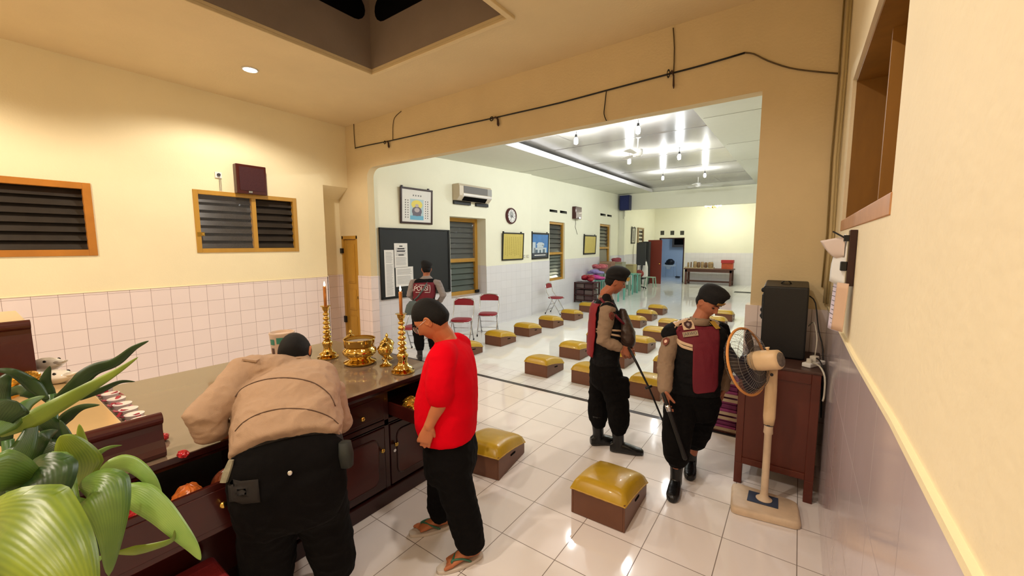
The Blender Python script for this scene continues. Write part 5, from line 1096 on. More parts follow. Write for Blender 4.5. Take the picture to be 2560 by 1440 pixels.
# baskets with purple cloth behind the pillar
for i, (z, h, lab) in enumerate(((.02, .15, 'lowest cream basket of purple cloths beside the pillar'), (.19, .17, 'middle cream basket of purple cloths beside the pillar'), (.38, .17, 'topmost cream basket holding magenta cloths beside the pillar'))):
    o = empty('cloth_basket', (2.16, 3.42, z), 0, lab, 'basket', 'stacked cream baskets of purple cloth'); w, d = .14, .16
    mb = MB(); mb.add([(-w, -d, 0), (w, -d, 0), (w, d, 0), (-w, d, 0), (-w*1.08, -d*1.08, h), (w*1.08, -d*1.08, h), (w*1.08, d*1.08, h), (-w*1.08, d*1.08, h)], [(0, 3, 2, 1), (1, 2, 6, 5), (2, 3, 7, 6), (3, 0, 4, 7)]); mb.box((-w*1.04, -d*1.06, 0), (w*1.04, -d, .03)).box((-w*1.04, -d*1.08, h-.03), (w*1.04, -d*1.02, h)).box((-w*1.06, -d*1.08, 0), (-w*.95, -d, h)).box((w*.95, -d*1.08, 0), (w*1.06, -d, h)); mb.build('basket', mat('basket_cream', 'b59c80', .6), o)
    for k in range(3): MB().box((-w*.92, -d*.98, .012+k*(h-.02)/3), (w*.92, d*.9, .008+(k+1)*(h-.02)/3)).build('folded_cloth', mat('magenta_cloth%d' % (k % 2), ('8c3568', '6e2450')[k % 2], .7, bump=.3, bscale=60), o, bevel=.012)
o = empty('basket_stand', (2.16, 3.42, 0), 0, 'low dark stand under the stacked cloth baskets', 'stand'); kid('board', MB().box((1.99, 3.235, .008), (2.33, 3.60, .019)), M_MAROON, o)
for x in (2.0, 2.3): kid('leg', MB().box((x, 3.25, 0), (x+.02, 3.27, .008)), M_BLK, o)
# white shiny plastic sheet rack behind the officer: glossy packs on top
o = foil('plastic_bag', (2.16, 3.44, .60), (.12, .12, .05), mat('shiny_bag', 'd9dde2', .12, coat=1.), 'shiny white plastic bag lying on the topmost cloth basket', 'bag', 77)

# ------------------------------------------------------------------ cables on the beam and pipes in the corner
BY = YF-.012
def beam(pxs, d=0.): return [GY(x, y, BY-d) for x, y in pxs]
cable('beam_cable', beam([(888, 370), (925, 362), (975, 352), (1060, 333), (1140, 315), (1225, 297), (1300, 280), (1400, 257), (1520, 225), (1600, 204), (1680, 183), (1760, 162), (1862, 132)]), .008, M_CABK, 'main black cable running along the cream beam above the wide opening', 2)
cable('beam_cable', beam([(1862, 132), (1885, 135), (1920, 152), (1975, 170), (2040, 179), (2098, 184)]), .006, M_CABO, 'thin brown cable sagging from the beam end to the corner pipes', 3)
cable('beam_cable', beam([(888, 372), (885, 335), (884, 292)]), .006, M_CABO, 'faint vertical cable at the left end of the beam', 2)
cable('beam_cable', beam([(982, 350), (982, 320), (986, 295), (1003, 278)]), .005, M_CABO, 'faint curved cable rising above the leftmost cable hook', 3)
cable('beam_cable', beam([(1684, 182), (1686, 120), (1683, 70)]), .006, M_CABO, 'vertical olive cable dropping from the ceiling to the hanging lamp clip', 2)
cable('beam_cable', beam([(1516, 226), (1512, 262), (1510, 285), (1516, 302)]), .005, M_CABK, 'short cable end hanging below the beam cable near the middle', 3)
hk = None
for px, py, s, lab in ((962, 356, 1.0, 'leftmost black cable hook on the beam'), (1229, 297, 1.1, 'middle black cable hook on the beam'), (1671, 184, 1.25, 'rightmost hook on the beam with a drooping black bulb holder')):
    p = GY(px, py, BY-.015)
    if hk is None:
        hk = empty('cable_hook', p); MB().torus((0, 0, 0), .022, .006, 1, 20, 6).build('ring', M_BLK, hk, smooth=True); MB().tube([(.02, 0, .0), (.06, 0, .01), (.09, 0, -.02), (.095, 0, -.08), (.1, 0, -.1)], [.006, .009, .012, .016, .006], 8).build('holder', mat('hook_brown', '3d2520', .5), hk, smooth=True); o = hk
    else: o = copy_tree(hk); o.location = p
    o.scale = (s, 1, s) if s < 1.2 else (.55, 1, 1.5); tag(o, lab, 'hook', 'cable hooks on the beam')
for i, (x, y, r, lab) in enumerate(((2.90, 3.02, .012, 'wider corner pipe running up the front wall by the right corner'), (2.915, 2.96, .008, 'thin corner pipe fixed to the right wall'), (2.875, 3.03, .006, 'thinnest dark cable of the corner bundle'))):
    mb = MB(); zb_ = 1.42 if i < 2 else 1.55; mb.tube([(x, y, zb_), (x+.006, y, 2.0), (x-.003, y, 2.6), (x+.004, y, 3.2), (x, y, 3.99)], r, 8); tag(mb.build('corner_pipe', mat('pipe_paint%d' % i, ('cdb98c', 'b5a276', '8a7448')[i], .6), None, smooth=True), lab, 'pipe')
for x, y, lab in ((2.895, 3.0, ''),): pass
# papers clipped on the right wall
cp = empty('clipped_papers', (XR, 1.42, 1.45), 0, 'dark wooden strip with bulldog clips holding white papers on the right wall', 'papers')
def wr(mb): 
    mb.v = [(a-XR, b-1.42, c-1.45) for a, b, c in mb.v]; return mb
wr(MB().box((XR-.03, 1.37, 1.70), (XR-.001, 1.43, 1.975))).build('wood_strip', M_DWOOD, cp, bevel=.003)
wr(MB().box((XR-.055, 1.375, 1.775), (XR-.03, 1.425, 1.82))).build('bulldog_clip', M_BLK, cp, bevel=.003)
wr(MB().box((XR-.05, 1.38, 1.92), (XR-.03, 1.42, 1.95)).tube([(XR-.05, 1.4, 1.94), (XR-.09, 1.46, 1.97)], .004, 6)).build('bulldog_clip', M_BLK, cp)
def sheet(P, m, name, n=8):
    mb = MB(); vs = []
    for i in range(n+1):
        for j in range(n+1): vs.append(P(i/n, j/n))
    mb.add(vs, [(i*(n+1)+j, (i+1)*(n+1)+j, (i+1)*(n+1)+j+1, i*(n+1)+j+1) for i in range(n) for j in range(n)]); o = wr(mb).build(name, m, cp, smooth=True); s_ = o.modifiers.new('s', 'SOLIDIFY'); s_.thickness = .0015; return o
sheet(lambda u, v: (XR-.036-.03*math.sin(PI*v)*u-.05*u*v*v, 1.39+.16*u, 1.94-.25*v+.02*u), M_WHITE, 'upper_sheet')
sheet(lambda u, v: (XR-.045-.09*u*(1-v)**.5, 1.40+.24*u*(1-.6*v), 1.945-.10*v-.02*u), mat('thin_paper', 'd9c6bb', .8), 'curled_sheet')
ps_ = sheet(lambda u, v: (XR-.03-.035*math.sin(PI*.5*u)-.012*v, 1.40+.17*u, 1.715-.25*v-.01*u), mat('lilac_paper', 'dcd0e2', .8), 'written_sheet')
sheet(lambda u, v: (XR-.06+.04*u-.01*v, 1.41-.07*u, 1.715-.24*v), mat('manila_paper', 'd3b196', .8), 'manila_sheet')
mb = MB(); rn = random.Random(5)
for k in range(9):
    z = 1.685-k*.024; u0_, u1_ = .25, .85-.2*rn.random(); f = lambda u: (XR-.0335-.035*math.sin(PI*.5*u)-.006, 1.40+.17*u, z)
    mb.tube([f(u0_+(u1_-u0_)*t/4) for t in range(5)], .0015, 4)
wr(mb).build('handwriting', M_INKD, cp)
# ------------------------------------------------------------------ lucky bamboo plant close to the camera
pl = empty('potted_plant', GD(120, 1500, 1.15)); base = V(pl.location); pl.location = (base.x, base.y, 0); tag(pl, 'green leafy lucky bamboo plant in the lower left foreground', 'plant'); P0 = V(pl.location)
def lmat(name, c1, c2, rough=.38):
    m = bpy.data.materials.new(name); m.use_nodes = True; nt = m.node_tree; N = nt.nodes; L = nt.links; b = N['Principled BSDF']; b.inputs['Roughness'].default_value = rough; b.inputs['Subsurface Weight'].default_value = .0
    tc = N.new('ShaderNodeUVMap'); s = N.new('ShaderNodeSeparateXYZ'); L.new(tc.outputs[0], s.inputs[0])
    w = N.new('ShaderNodeMath'); w.operation = 'SINE'; mu = N.new('ShaderNodeMath'); mu.operation = 'MULTIPLY'; mu.inputs[1].default_value = 90; L.new(s.outputs[0], mu.inputs[0]); L.new(mu.outputs[0], w.inputs[0])
    nz = N.new('ShaderNodeTexNoise'); nz.inputs['Scale'].default_value = 9; o_ = N.new('ShaderNodeTexCoord'); L.new(o_.outputs['Object'], nz.inputs['Vector'])
    ad = N.new('ShaderNodeMath'); ad.operation = 'MULTIPLY_ADD'; ad.inputs[1].default_value = .05; L.new(w.outputs[0], ad.inputs[0]); L.new(nz.outputs['Fac'], ad.inputs[2])
    r = N.new('ShaderNodeMapRange'); r.inputs[1].default_value = .3; r.inputs[2].default_value = .75; L.new(ad.outputs[0], r.inputs[0])
    mx = N.new('ShaderNodeMix'); mx.data_type = 'RGBA'; mx.inputs['A'].default_value = srgb(c1); mx.inputs['B'].default_value = srgb(c2); L.new(r.outputs[0], mx.inputs['Factor']); L.new(mx.outputs['Result'], b.inputs['Base Color'])
    bp = N.new('ShaderNodeBump'); bp.inputs['Strength'].default_value = .12; bp.inputs['Distance'].default_value = .001; L.new(w.outputs[0], bp.inputs['Height']); L.new(bp.outputs[0], b.inputs['Normal'])
    return m
LG = [lmat('leaf_dark', '1d3416', '33501c'), lmat('leaf_mid', '446425', '6b8a34'), lmat('leaf_bright', '55701a', '8a9d2c'), lmat('leaf_pale', '6f9440', '93b058')]
def leaf(pts, w, mi, twist=0., cup=.18, name='leaf'):
    """midrib through (px, py, depth) points, w = half width in metres at the widest place"""
    P = [GD(x, y, d) for x, y, d in pts]; out = []; sub = 6
    for i in range(len(P)-1):
        a, b, c, d = P[max(i-1, 0)], P[i], P[i+1], P[min(i+2, len(P)-1)]
        for k in range(sub): t = k/sub; out.append(.5*((2*b)+(c-a)*t+(2*a-5*b+4*c-d)*t*t+(3*b-a-3*c+d)*t**3))
    out.append(P[-1]); n = len(out); vs = []; uv = []
    for i, p in enumerate(out):
        t = i/(n-1); d = (out[min(i+1, n-1)]-out[max(i-1, 0)]).normalized(); view = (p-CAM).normalized(); s = d.cross(view)
        s = s.normalized(); nn = s.cross(d).normalized()
        if twist: q = Matrix.Rotation(twist*(1-.5*t), 3, d); s = q @ s; nn = q @ nn
        ww = w*min(1, (t*3.2+.12))**.8*(1-max(0, t-.3)/.7)**.75 if t < 1 else .0004
        for j in range(5):
            e = (j-2)/2; vs.append(p+s*ww*e+nn*ww*cup*(e*e)-P0); uv.append((j/4, t))
    mb = MB(); mb.add(vs, [(i*5+j, i*5+j+1, (i+1)*5+j+1, (i+1)*5+j) for i in range(n-1) for j in range(4)])
    o = mb.build(name, LG[mi], pl, smooth=True); ul = o.data.uv_layers.new(name='uv')
    for lp in o.data.loops: ul.data[lp.index].uv = uv[lp.vertex_index]
    s_ = o.modifiers.new('s', 'SOLIDIFY'); s_.thickness = .0008; return o
# stalks
for pts, r in (([(150, 1480, 1.2), (135, 1300, 1.2), (140, 1120, 1.2), (128, 985, 1.2)], .011), ([(105, 1480, 1.16), (95, 1330, 1.16), (108, 1180, 1.16), (100, 1090, 1.16)], .013), ([(230, 1500, 1.15), (225, 1420, 1.15), (210, 1330, 1.14)], .012), ([(40, 1500, 1.1), (30, 1300, 1.1), (20, 1100, 1.1)], .012)):
    P = [GD(*q)-P0 for q in pts]; P = [V((P[0].x*.4, P[0].y*.4, .95))]+P; mb = MB(); mb.tube(P, r, 12); mb.build('stalk', mat('bamboo_stalk', '3f6330', .3, var=.25, vscale=14), pl, smooth=True)
LV = [([(135, 1000, 1.2), (190, 960, 1.22), (235, 925, 1.25), (290, 905, 1.28), (335, 870, 1.3), (372, 852, 1.32)], .022, 0, .4), ([(0, 1090, 1.0), (60, 1060, 1.02), (150, 1010, 1.08), (230, 965, 1.12), (290, 930, 1.16), (345, 893, 1.2)], .022, 2, .1),
      ([(128, 1010, 1.2), (112, 960, 1.19), (125, 915, 1.18)], .018, 0, 0), ([(120, 1000, 1.18), (80, 960, 1.16), (30, 930, 1.12), (-20, 925, 1.1)], .017, 0, .3), ([(200, 1000, 1.22), (255, 975, 1.24), (300, 955, 1.26), (338, 954, 1.28)], .010, 0, .5),
      ([(138, 1080, 1.2), (170, 1040, 1.2), (205, 1018, 1.2), (250, 1012, 1.2)], .016, 0, .2), ([(-20, 1090, .95), (30, 1050, 1.0), (70, 1010, 1.05), (112, 990, 1.1)], .022, 1, .2), ([(-10, 1230, .95), (20, 1170, .97), (60, 1120, 1.0), (90, 1040, 1.05)], .04, 0, .2),
      ([(30, 1180, 1.05), (70, 1130, 1.08), (110, 1090, 1.1), (145, 1075, 1.15)], .03, 0, -.3), ([(185, 1210, 1.12), (170, 1160, 1.12), (160, 1110, 1.1), (150, 1095, 1.08)], .03, 0, 0),
      ([(195, 1215, 1.1), (200, 1160, 1.08), (170, 1110, 1.06), (150, 1090, 1.05)], .045, 2, 0), ([(225, 1215, 1.12), (215, 1160, 1.12), (205, 1110, 1.12), (198, 1060, 1.12)], .022, 2, 0), ([(225, 1150, 1.15), (250, 1130, 1.16), (275, 1118, 1.18), (305, 1113, 1.2)], .008, 1, .3),
      ([(250, 1180, 1.1), (285, 1160, 1.12), (330, 1162, 1.14), (375, 1200, 1.14), (400, 1255, 1.14), (412, 1300, 1.12)], .022, 3, .2), ([(240, 1195, 1.12), (265, 1193, 1.13), (295, 1190, 1.14)], .012, 1, 0), ([(290, 1250, 1.1), (330, 1232, 1.1), (390, 1270, 1.1), (440, 1320, 1.1), (480, 1365, 1.1), (502, 1400, 1.1)], .034, 3, .1),
      ([(260, 1225, 1.05), (285, 1222, 1.06), (318, 1222, 1.08)], .012, 1, .3), ([(290, 1382, 1.05), (330, 1378, 1.06), (380, 1368, 1.07), (430, 1350, 1.08), (436, 1325, 1.08)], .013, 2, .6), ([(200, 1210, 1.0), (250, 1215, .98), (272, 1270, .96), (278, 1340, .95), (272, 1440, .95)], .05, 1, 0),
      ([(100, 1175, 1.02), (130, 1160, 1.0), (150, 1200, .98), (175, 1250, .96), (210, 1300, .96)], .035, 1, .1), ([(215, 1320, .98), (180, 1280, .95), (130, 1265, .94), (85, 1270, .95)], .034, 1, .2), ([(60, 1180, .95), (95, 1185, .9), (100, 1230, .88), (60, 1280, .86), (10, 1290, .86)], .06, 0, .1),
      ([(-40, 1180, .8), (20, 1180, .85), (70, 1195, .9), (110, 1220, .92)], .045, 1, -.2), ([(215, 1330, 1.0), (190, 1360, .98), (150, 1400, .96), (170, 1450, .95)], .06, 0, 0), ([(-60, 1310, .62), (10, 1300, .6), (70, 1330, .58), (140, 1400, .56), (190, 1480, .55), (220, 1560, .55)], .062, 2, 0), ([(160, 1440, .95), (200, 1425, .95), (230, 1408, .96), (258, 1390, .98)], .02, 3, .2),
      ([(30, 1000, 1.0), (0, 1040, .98), (-30, 1100, .97)], .045, 0, 0), ([(20, 1120, 1.1), (-10, 1020, 1.1), (5, 960, 1.12), (30, 930, 1.14)], .03, 0, 0), ([(120, 1330, 1.0), (140, 1380, .98), (130, 1450, .98)], .055, 0, 0), ([(90, 1110, 1.15), (140, 1130, 1.15), (185, 1150, 1.13)], .028, 0, .2)]
LV += [([(150, 1100, 1.18), (120, 1060, 1.16), (70, 1040, 1.14), (10, 1060, 1.12)], .022, 0, .2), ([(95, 1200, 1.12), (60, 1170, 1.1), (30, 1180, 1.08), (5, 1230, 1.06)], .04, 0, .1), ([(140, 1200, 1.16), (165, 1150, 1.15), (170, 1100, 1.15), (150, 1050, 1.15)], .022, 0, .3),
       ([(60, 1290, 1.1), (40, 1230, 1.1), (60, 1160, 1.1), (110, 1120, 1.1)], .04, 0, -.2), ([(170, 1330, 1.12), (120, 1300, 1.12), (60, 1300, 1.12), (0, 1340, 1.1)], .045, 0, 0), ([(100, 1000, 1.22), (60, 975, 1.2), (20, 985, 1.2), (-20, 1020, 1.18)], .018, 0, .1),
       ([(180, 1260, 1.14), (150, 1230, 1.14), (110, 1240, 1.13), (70, 1290, 1.12)], .035, 0, .2), ([(200, 1300, 1.14), (190, 1360, 1.12), (210, 1420, 1.1), (250, 1460, 1.1)], .03, 0, .2)]
for i, (p, w, m, tw) in enumerate(LV): leaf(p, w, m, tw)
MB().lathe([(.075, .72), (.08, .725), (.062, .78), (.06, .9), (.085, 1.0), (.088, 1.0), (.066, .9), (.068, .79), (.001, .75)], n=28).build('vase', mat('green_glass_vase', '5b7a5e', .08, trans=.7), pl, smooth=True)
st = empty('plant_stand', (P0.x, P0.y, 0), 0, 'round wooden stand under the lucky bamboo vase, below the frame', 'stand'); MB().lathe([(.16, .695), (.165, .70), (.165, .715), (.001, .718)], n=32).build('top', M_MAROON, st, smooth=True, angle=40)
for k in range(3): a = k*2*PI/3+.4; MB().tube([(.12*math.cos(a), .12*math.sin(a), .696), (.17*math.cos(a), .17*math.sin(a), 0)], .016, 8).build('leg', M_MAROON, st, smooth=True)
# ------------------------------------------------------------------ people
M_SKIN = {k: mat('skin_'+k, c, .5, var=.05, vscale=14, spec=.35) for k, c in (('tan', 'b9714a'), ('deep', 'a8664a'), ('mid', 'a96a4e'))}
for m in M_SKIN.values(): m.node_tree.nodes['Principled BSDF'].inputs['Subsurface Weight'].default_value = .08; m.node_tree.nodes['Principled BSDF'].inputs['Subsurface Radius'].default_value = (.02, .008, .004)
M_HAIR = mat('black_hair', '0d0a09', .7, var=.3, vscale=60, bump=.4, bscale=220, spec=.25)
M_KHAKI = mat('khaki_cloth', 'ac8e74', .85, var=.04, vscale=10, bump=.25, bscale=260)
M_KHAKI2 = mat('brown_uniform_cloth', '8d755f', .85, var=.05, vscale=10, bump=.25, bscale=260)
M_TROU = mat('black_trouser_cloth', '0c0a0a', .95, var=.15, vscale=9, bump=.25, bscale=200, spec=.15)
M_RED = mat('bright_red_cotton', 'd8041a', .9, var=.03, vscale=6, bump=.2, bscale=240, spec=.08)
M_BOOT = mat('black_leather', '0c0b0b', .3, bump=.2, bscale=60)
M_VESTB = mat('black_vest', '0e0d0f', .8, var=.1, bump=.2, bscale=150, spec=.2)
M_VESTR = mat('maroon_vest', '6a1022', .7, var=.06, bump=.2, bscale=150)
M_REFL = mat('cream_reflective', 'c9ab8c', .5)
M_BERET = mat('black_felt', '0f0e10', .9, bump=.3, bscale=200)
M_GOLD = mat('gold_badge', 'c79a55', .4, metal=.5)

def fuse(name, mb, m, parent, voxel=.006, it=3, fold=None, keep_origin=True):
    """grow the overlapping lofts into one continuous skin"""
    l = V(parent.matrix_world.translation) if False else V(parent.location)
    me = bpy.data.meshes.new('tmp'); me.from_pydata(mb.v, [], mb.f); me.validate(); me.update(); o = bpy.data.objects.new('tmp', me); C.objects.link(o)
    import bmesh
    bm = bmesh.new(); bm.from_mesh(me); bmesh.ops.recalc_face_normals(bm, faces=bm.faces); bm.to_mesh(me); bm.free()
    r = o.modifiers.new('r', 'REMESH'); r.mode = 'VOXEL'; r.voxel_size = voxel; r.use_smooth_shade = True
    if it: s = o.modifiers.new('s', 'SMOOTH'); s.factor = .5; s.iterations = it
    dg = bpy.context.evaluated_depsgraph_get(); dg.update(); nm = bpy.data.meshes.new_from_object(o.evaluated_get(dg)); bpy.data.objects.remove(o)
    if fold:
        nor = [V(v.vector) for v in nm.vertex_normals]; cs = [v.co.copy() for v in nm.vertices]; out = []
        for c, nn in zip(cs, nor):
            q = 0
            for amp, sx, sy, sz, sd in fold: q += amp*(1-abs(noise.noise((c.x*sx+sd, c.y*sy, c.z*sz)))*2)
            out.extend(c+nn*q-l)
        nm.vertices.foreach_set('co', out); nm.update()
    else: nm.transform(Matrix.Translation(-l))
    nm.materials.clear(); nm.materials.append(m); nm.polygons.foreach_set('use_smooth', [True]*len(nm.polygons)); nm.name = name
    ob = bpy.data.objects.new(name, nm); C.objects.link(ob); ob.parent = parent; return ob
def frame(o, fwd, up=(0, 0, 1)):
    f = V(fwd).normalized(); u = V(up); u = (u-f*u.dot(f)).normalized(); r = f.cross(u)
    return Matrix(((r.x, f.x, u.x, o[0]), (r.y, f.y, u.y, o[1]), (r.z, f.z, u.z, o[2]), (0, 0, 0, 1)))       # x right, y forward, z up
G = lambda a, s: math.exp(-(a/s)**2)
def head_pt(x, y, z, k=1.):
    X, Y, Z = .0735*x, .094*y, .117*z
    if z < 0: X *= 1-.30*(-z)**1.6
    if z < -.2 and y < 0: Y *= 1-.55*(-z-.2)
    if y > 0:
        Y *= .97-.10*max(0, -z)**2
    if y > .25 and k == 1.:
        f = 0
        if Z < .03: f = min(1, max(0, (.03-Z)/.055)) if Z > -.028 else max(0, 1-(-.028-Z)/.012)
        Y += .023*G(X, .0105+.004*max(0, -Z/.03))*f
        Y -= .0085*G(abs(X)-.031, .015)*G(Z-.010, .011); Y += .0045*G(Z-.032, .008)*G(X, .045)
        Y += .0065*G(X, .021)*(G(Z+.0565, .0055)+G(Z+.069, .006)); Y -= .003*G(X, .02)*G(Z+.0625, .003)
        Y += .009*G(X, .021)*G(Z+.098, .014); Y += .004*G(abs(X)-.042, .016)*G(Z+.025, .02)
    return V((X, Y, Z))
def head(mb, M, s=1., ears=True, jaw=1.):
    N, K = 72, 56; vs = []; fs = []
    for j in range(K+1):
        ph = PI*j/K
        for i in range(N):
            t = 2*PI*i/N; vs.append(head_pt(math.sin(ph)*math.cos(t), math.sin(ph)*math.sin(t), -math.cos(ph))*s)
    fs = [(j*N+i, j*N+(i+1) % N, (j+1)*N+(i+1) % N, (j+1)*N+i) for j in range(K) for i in range(N)]
    mb.add(vs, fs, M)
    if ears:
        for sx in (-1, 1):
            E_ = M @ Matrix.Translation((sx*.0735*s, -.010*s, -.002*s)) @ Matrix.Rotation(sx*.35, 4, 'Z') @ Matrix.Rotation(-.15, 4, 'X')
            mb.ball((0, 0, 0), (.0075*s, .018*s, .031*s), 16, 12, M=E_); mb.torus((sx*.006*s, 0, .004*s), .0185*s, .0045*s, 0, 24, 8, M=E_); mb.ball((sx*.002*s, .006*s, -.022*s), (.007*s, .009*s, .01*s), 10, 8, M=E_)
def hair(name, M, parent, s=1., line=None, thick=.008):
    """short cropped hair following the skull; line(x,y,z) > 0 where hair grows"""
    N, K = 72, 56; vs = []
    for j in range(K+1):
        ph = PI*j/K
        for i in range(N):
            t = 2*PI*i/N; x, y, z = math.sin(ph)*math.cos(t), math.sin(ph)*math.sin(t), -math.cos(ph); h = line(x, y, z); p = head_pt(x, y, z, 2)*s
            q = max(-1, min(1, h*3.2)); vs.append(p*(1+(thick/.1)*(q**.7)*(1+.12*noise.noise((x*9, y*9, z*9)))) if h > 0 else p*(1+max(-.08, h*1.2)))
    l = V(parent.location); mb = MB(); mb.add([M @ v - l for v in vs], [(j*N+i, j*N+(i+1) % N, (j+1)*N+(i+1) % N, (j+1)*N+i) for j in range(K) for i in range(N)])
    return mb.build(name, M_HAIR, parent, smooth=True)
def short_hair(x, y, z):
    line = .40*y+.08 if y > .12 else (.13+(y-.12)*.15 if y > -.05 else max(-.50, .10+(y+.05)*1.3)); return (z-line)*1.2 if z < .5 else .6
def hand(mb, W, d, n, ts, curl=(.5, .5, .5, .5), s=1., thumb=(.6, .6, .35), tc=.3):
    """palm with five separate fingers; d along the fingers, n out of the palm, ts = +1/-1 side of the thumb"""
    W = V(W); d = V(d).normalized(); n = V(n); n = (n-d*n.dot(d)).normalized(); sd = d.cross(n)*ts
    mb.loft([(W-d*.015*s, sd*.026*s, n*.019*s), (W+d*.02*s, sd*.032*s, n*.018*s), (W+d*.055*s, sd*.041*s, n*.015*s), (W+d*.085*s, sd*.041*s, n*.0125*s), (W+d*.096*s, sd*.036*s, n*.009*s)], 20, e=2.5)
    tips = []
    for i in range(4):
        o = sd*(.0305-.0203*i)*s; p = W+d*(.086-.003*abs(i-1)-(.006 if i == 3 else 0))*s+o; L_ = (.072, .080, .074, .058)[i]*s; c = curl[i]; a = c*.35; pts = [p]; dd = (d*math.cos(a)+n*math.sin(a))
        spread = sd*(.10-.07*i)
        for f, e in ((.45, .9), (.30, 1.), (.25, .7)):
            pts.append(pts[-1]+(dd+spread).normalized()*L_*f); a += c*e; dd = d*math.cos(a)+n*math.sin(a)
        mb.tube(pts, [.0088*s, .0086*s, .0078*s, .0068*s], 10, round_ends=True); tips.append(pts)
    b = W+d*.022*s+sd*.030*s; td = (sd*thumb[0]+d*thumb[1]+n*thumb[2]).normalized(); p1 = b+td*.042*s; td2 = (td*math.cos(tc)+(n*.6+d*.6-sd*.3).normalized()*math.sin(tc)).normalized(); p2 = p1+td2*.032*s
    mb.tube([b-td*.015*s, b, p1, p2], [.015*s, .0135*s, .0105*s, .0088*s], 10, round_ends=True)
    return tips
def limb(mb, pts, rad, n=16): mb.tube(pts, rad, n, round_ends=True)
def spline(P, sub=4):
    P = [V(p) for p in P]; out = []
    for i in range(len(P)-1):
        a, b, c, d = P[max(i-1, 0)], P[i], P[i+1], P[min(i+2, len(P)-1)]
        for k in range(sub): t = k/sub; out.append(.5*((2*b)+(c-a)*t+(2*a-5*b+4*c-d)*t*t+(3*b-a-3*c+d)*t**3))
    out.append(P[-1]); return out
def torso(mb, rows, n=28, e=2.4):
    """rows: centre, half width vector, half depth vector; interpolated smoothly"""
    cs = spline([r[0] for r in rows]); a = spline([r[1] for r in rows]); b = spline([r[2] for r in rows]); mb.loft(list(zip(cs, a, b)), n, e=e)
def boot(mb, ankle, toe_dir, sole_z=0., L=.285, w=.05, shaft_top=.25, r=.055):
    f = V((toe_dir[0], toe_dir[1], 0)).normalized(); s = V((-f.y, f.x, 0)); a = V((ankle[0], ankle[1], sole_z)); h = a-f*.075
    mb.loft([(h+f*0+V((0, 0, .045)), s*.028, V((0, 0, .035))), (h+f*.03+V((0, 0, .05)), s*.038, V((0, 0, .05))), (h+f*.10+V((0, 0, .052)), s*.042, V((0, 0, .052))), (h+f*.17+V((0, 0, .043)), s*w, V((0, 0, .043))), (h+f*.23+V((0, 0, .033)), s*w*1.02, V((0, 0, .033))), (h+f*(L-.02)+V((0, 0, .028)), s*w*.8, V((0, 0, .028))), (h+f*L+V((0, 0, .024)), s*w*.4, V((0, 0, .018)))], 20, e=2.8)
    mb.loft([(a+V((0, 0, .05)), f*.056, s*.045), (a+V((0, 0, .12))+f*-.0, f*.052, s*.044), (a+V((0, 0, .2))-f*.006, f*.055, s*.05), (V(ankle[:2]).to_3d()+V((0, 0, shaft_top+sole_z))-f*.008, f*r, s*r)], 20)
def sole(mb, ankle, toe_dir, sole_z=0., L=.285, w=.052):
    f = V((toe_dir[0], toe_dir[1], 0)).normalized(); s = V((-f.y, f.x, 0)); a = V((ankle[0], ankle[1], sole_z)); h = a-f*.08; out = []
    for k in range(24):
        t = 2*PI*k/24; u = .5-.5*math.cos(t); x = (L+.01)*u; ww = w*(.78+.3*math.sin(PI*min(1, u*1.0))*(.6+.6*u)); out.append(h+f*x+s*ww*(1 if math.sin(t) >= 0 else -1)*abs(math.sin(t))**.5)
    n = len(out); mb.add([p+V((0, 0, .001)) for p in out]+[p+V((0, 0, .022)) for p in out], [tuple(range(n-1, -1, -1)), tuple(range(n, 2*n))]+[(i, (i+1) % n, n+(i+1) % n, n+i) for i in range(n)])
def beret(name, M, parent, s=1., side=1, lean=.0):
    l = V(parent.location); mb = MB(); rows = []
    for z, ax, ay, ox, oy in ((.028, .079, .098, 0, 0), (.045, .082, .101, 0, 0), (.062, .083, .102, 0, 0), (.074, .088, .106, .004, -.002), (.090, .096, .110, .010, .0), (.108, .094, .106, .010, .0), (.126, .082, .092, .004, -.004), (.142, .062, .070, -.004, -.010), (.153, .034, .038, -.010, -.014), (.156, .008, .009, -.012, -.015)):
        rows.append((V((ox*side, oy-.002, z))*s, V((ax*s, 0, -lean*ax*side)), V((0, ay*s, (-.22 if z > .06 else -.12)*ay*s*-1))))
    mb.loft(rows, 40); mb.v = [tuple(M @ V(p)-l) for p in mb.v]; o = mb.build(name, M_BERET, parent, smooth=True); return o
class BV:
    def __init__(s, ob):
        l = V(ob.parent.location); me = ob.data; s.t = BVHTree.FromPolygons([v.co+l for v in me.vertices], [tuple(p.vertices) for p in me.polygons]); s.l = l
    def put(s, p, f, off, sight=True):
        f = V(f).normalized()
        if sight:
            d = (p-CAM).normalized(); h = s.t.ray_cast(p-d*.5, d, 1.2)
            if h[0] is not None: n = h[1] if h[1].dot(d) < 0 else -h[1]; return h[0]+(n*.6-d*.4)*off
            h = s.t.find_nearest(p); return h[0]-d*off
        h = s.t.ray_cast(p+f*.35, -f, .9)
        if h[0] is None:
            h = s.t.find_nearest(p); return h[0]+f*off
        return h[0]+f*off
def decal(bv, name, left, right, f, m, parent, off=.003, n=10, sub=5, th=.0015, sight=True):
    Lp, Rp = spline(left, sub), spline(right, sub); vs = []; k = len(Lp)
    for a, b in zip(Lp, Rp):
        for j in range(n+1): vs.append(bv.put(a.lerp(b, j/n), f, off, sight)-V(parent.location))
    mb = MB(); mb.add(vs, [(i*(n+1)+j, i*(n+1)+j+1, (i+1)*(n+1)+j+1, (i+1)*(n+1)+j) for i in range(k-1) for j in range(n)]); o = mb.build(name, m, parent, smooth=True); s_ = o.modifiers.new('s', 'SOLIDIFY'); s_.thickness = th; s_.offset = 0; return o
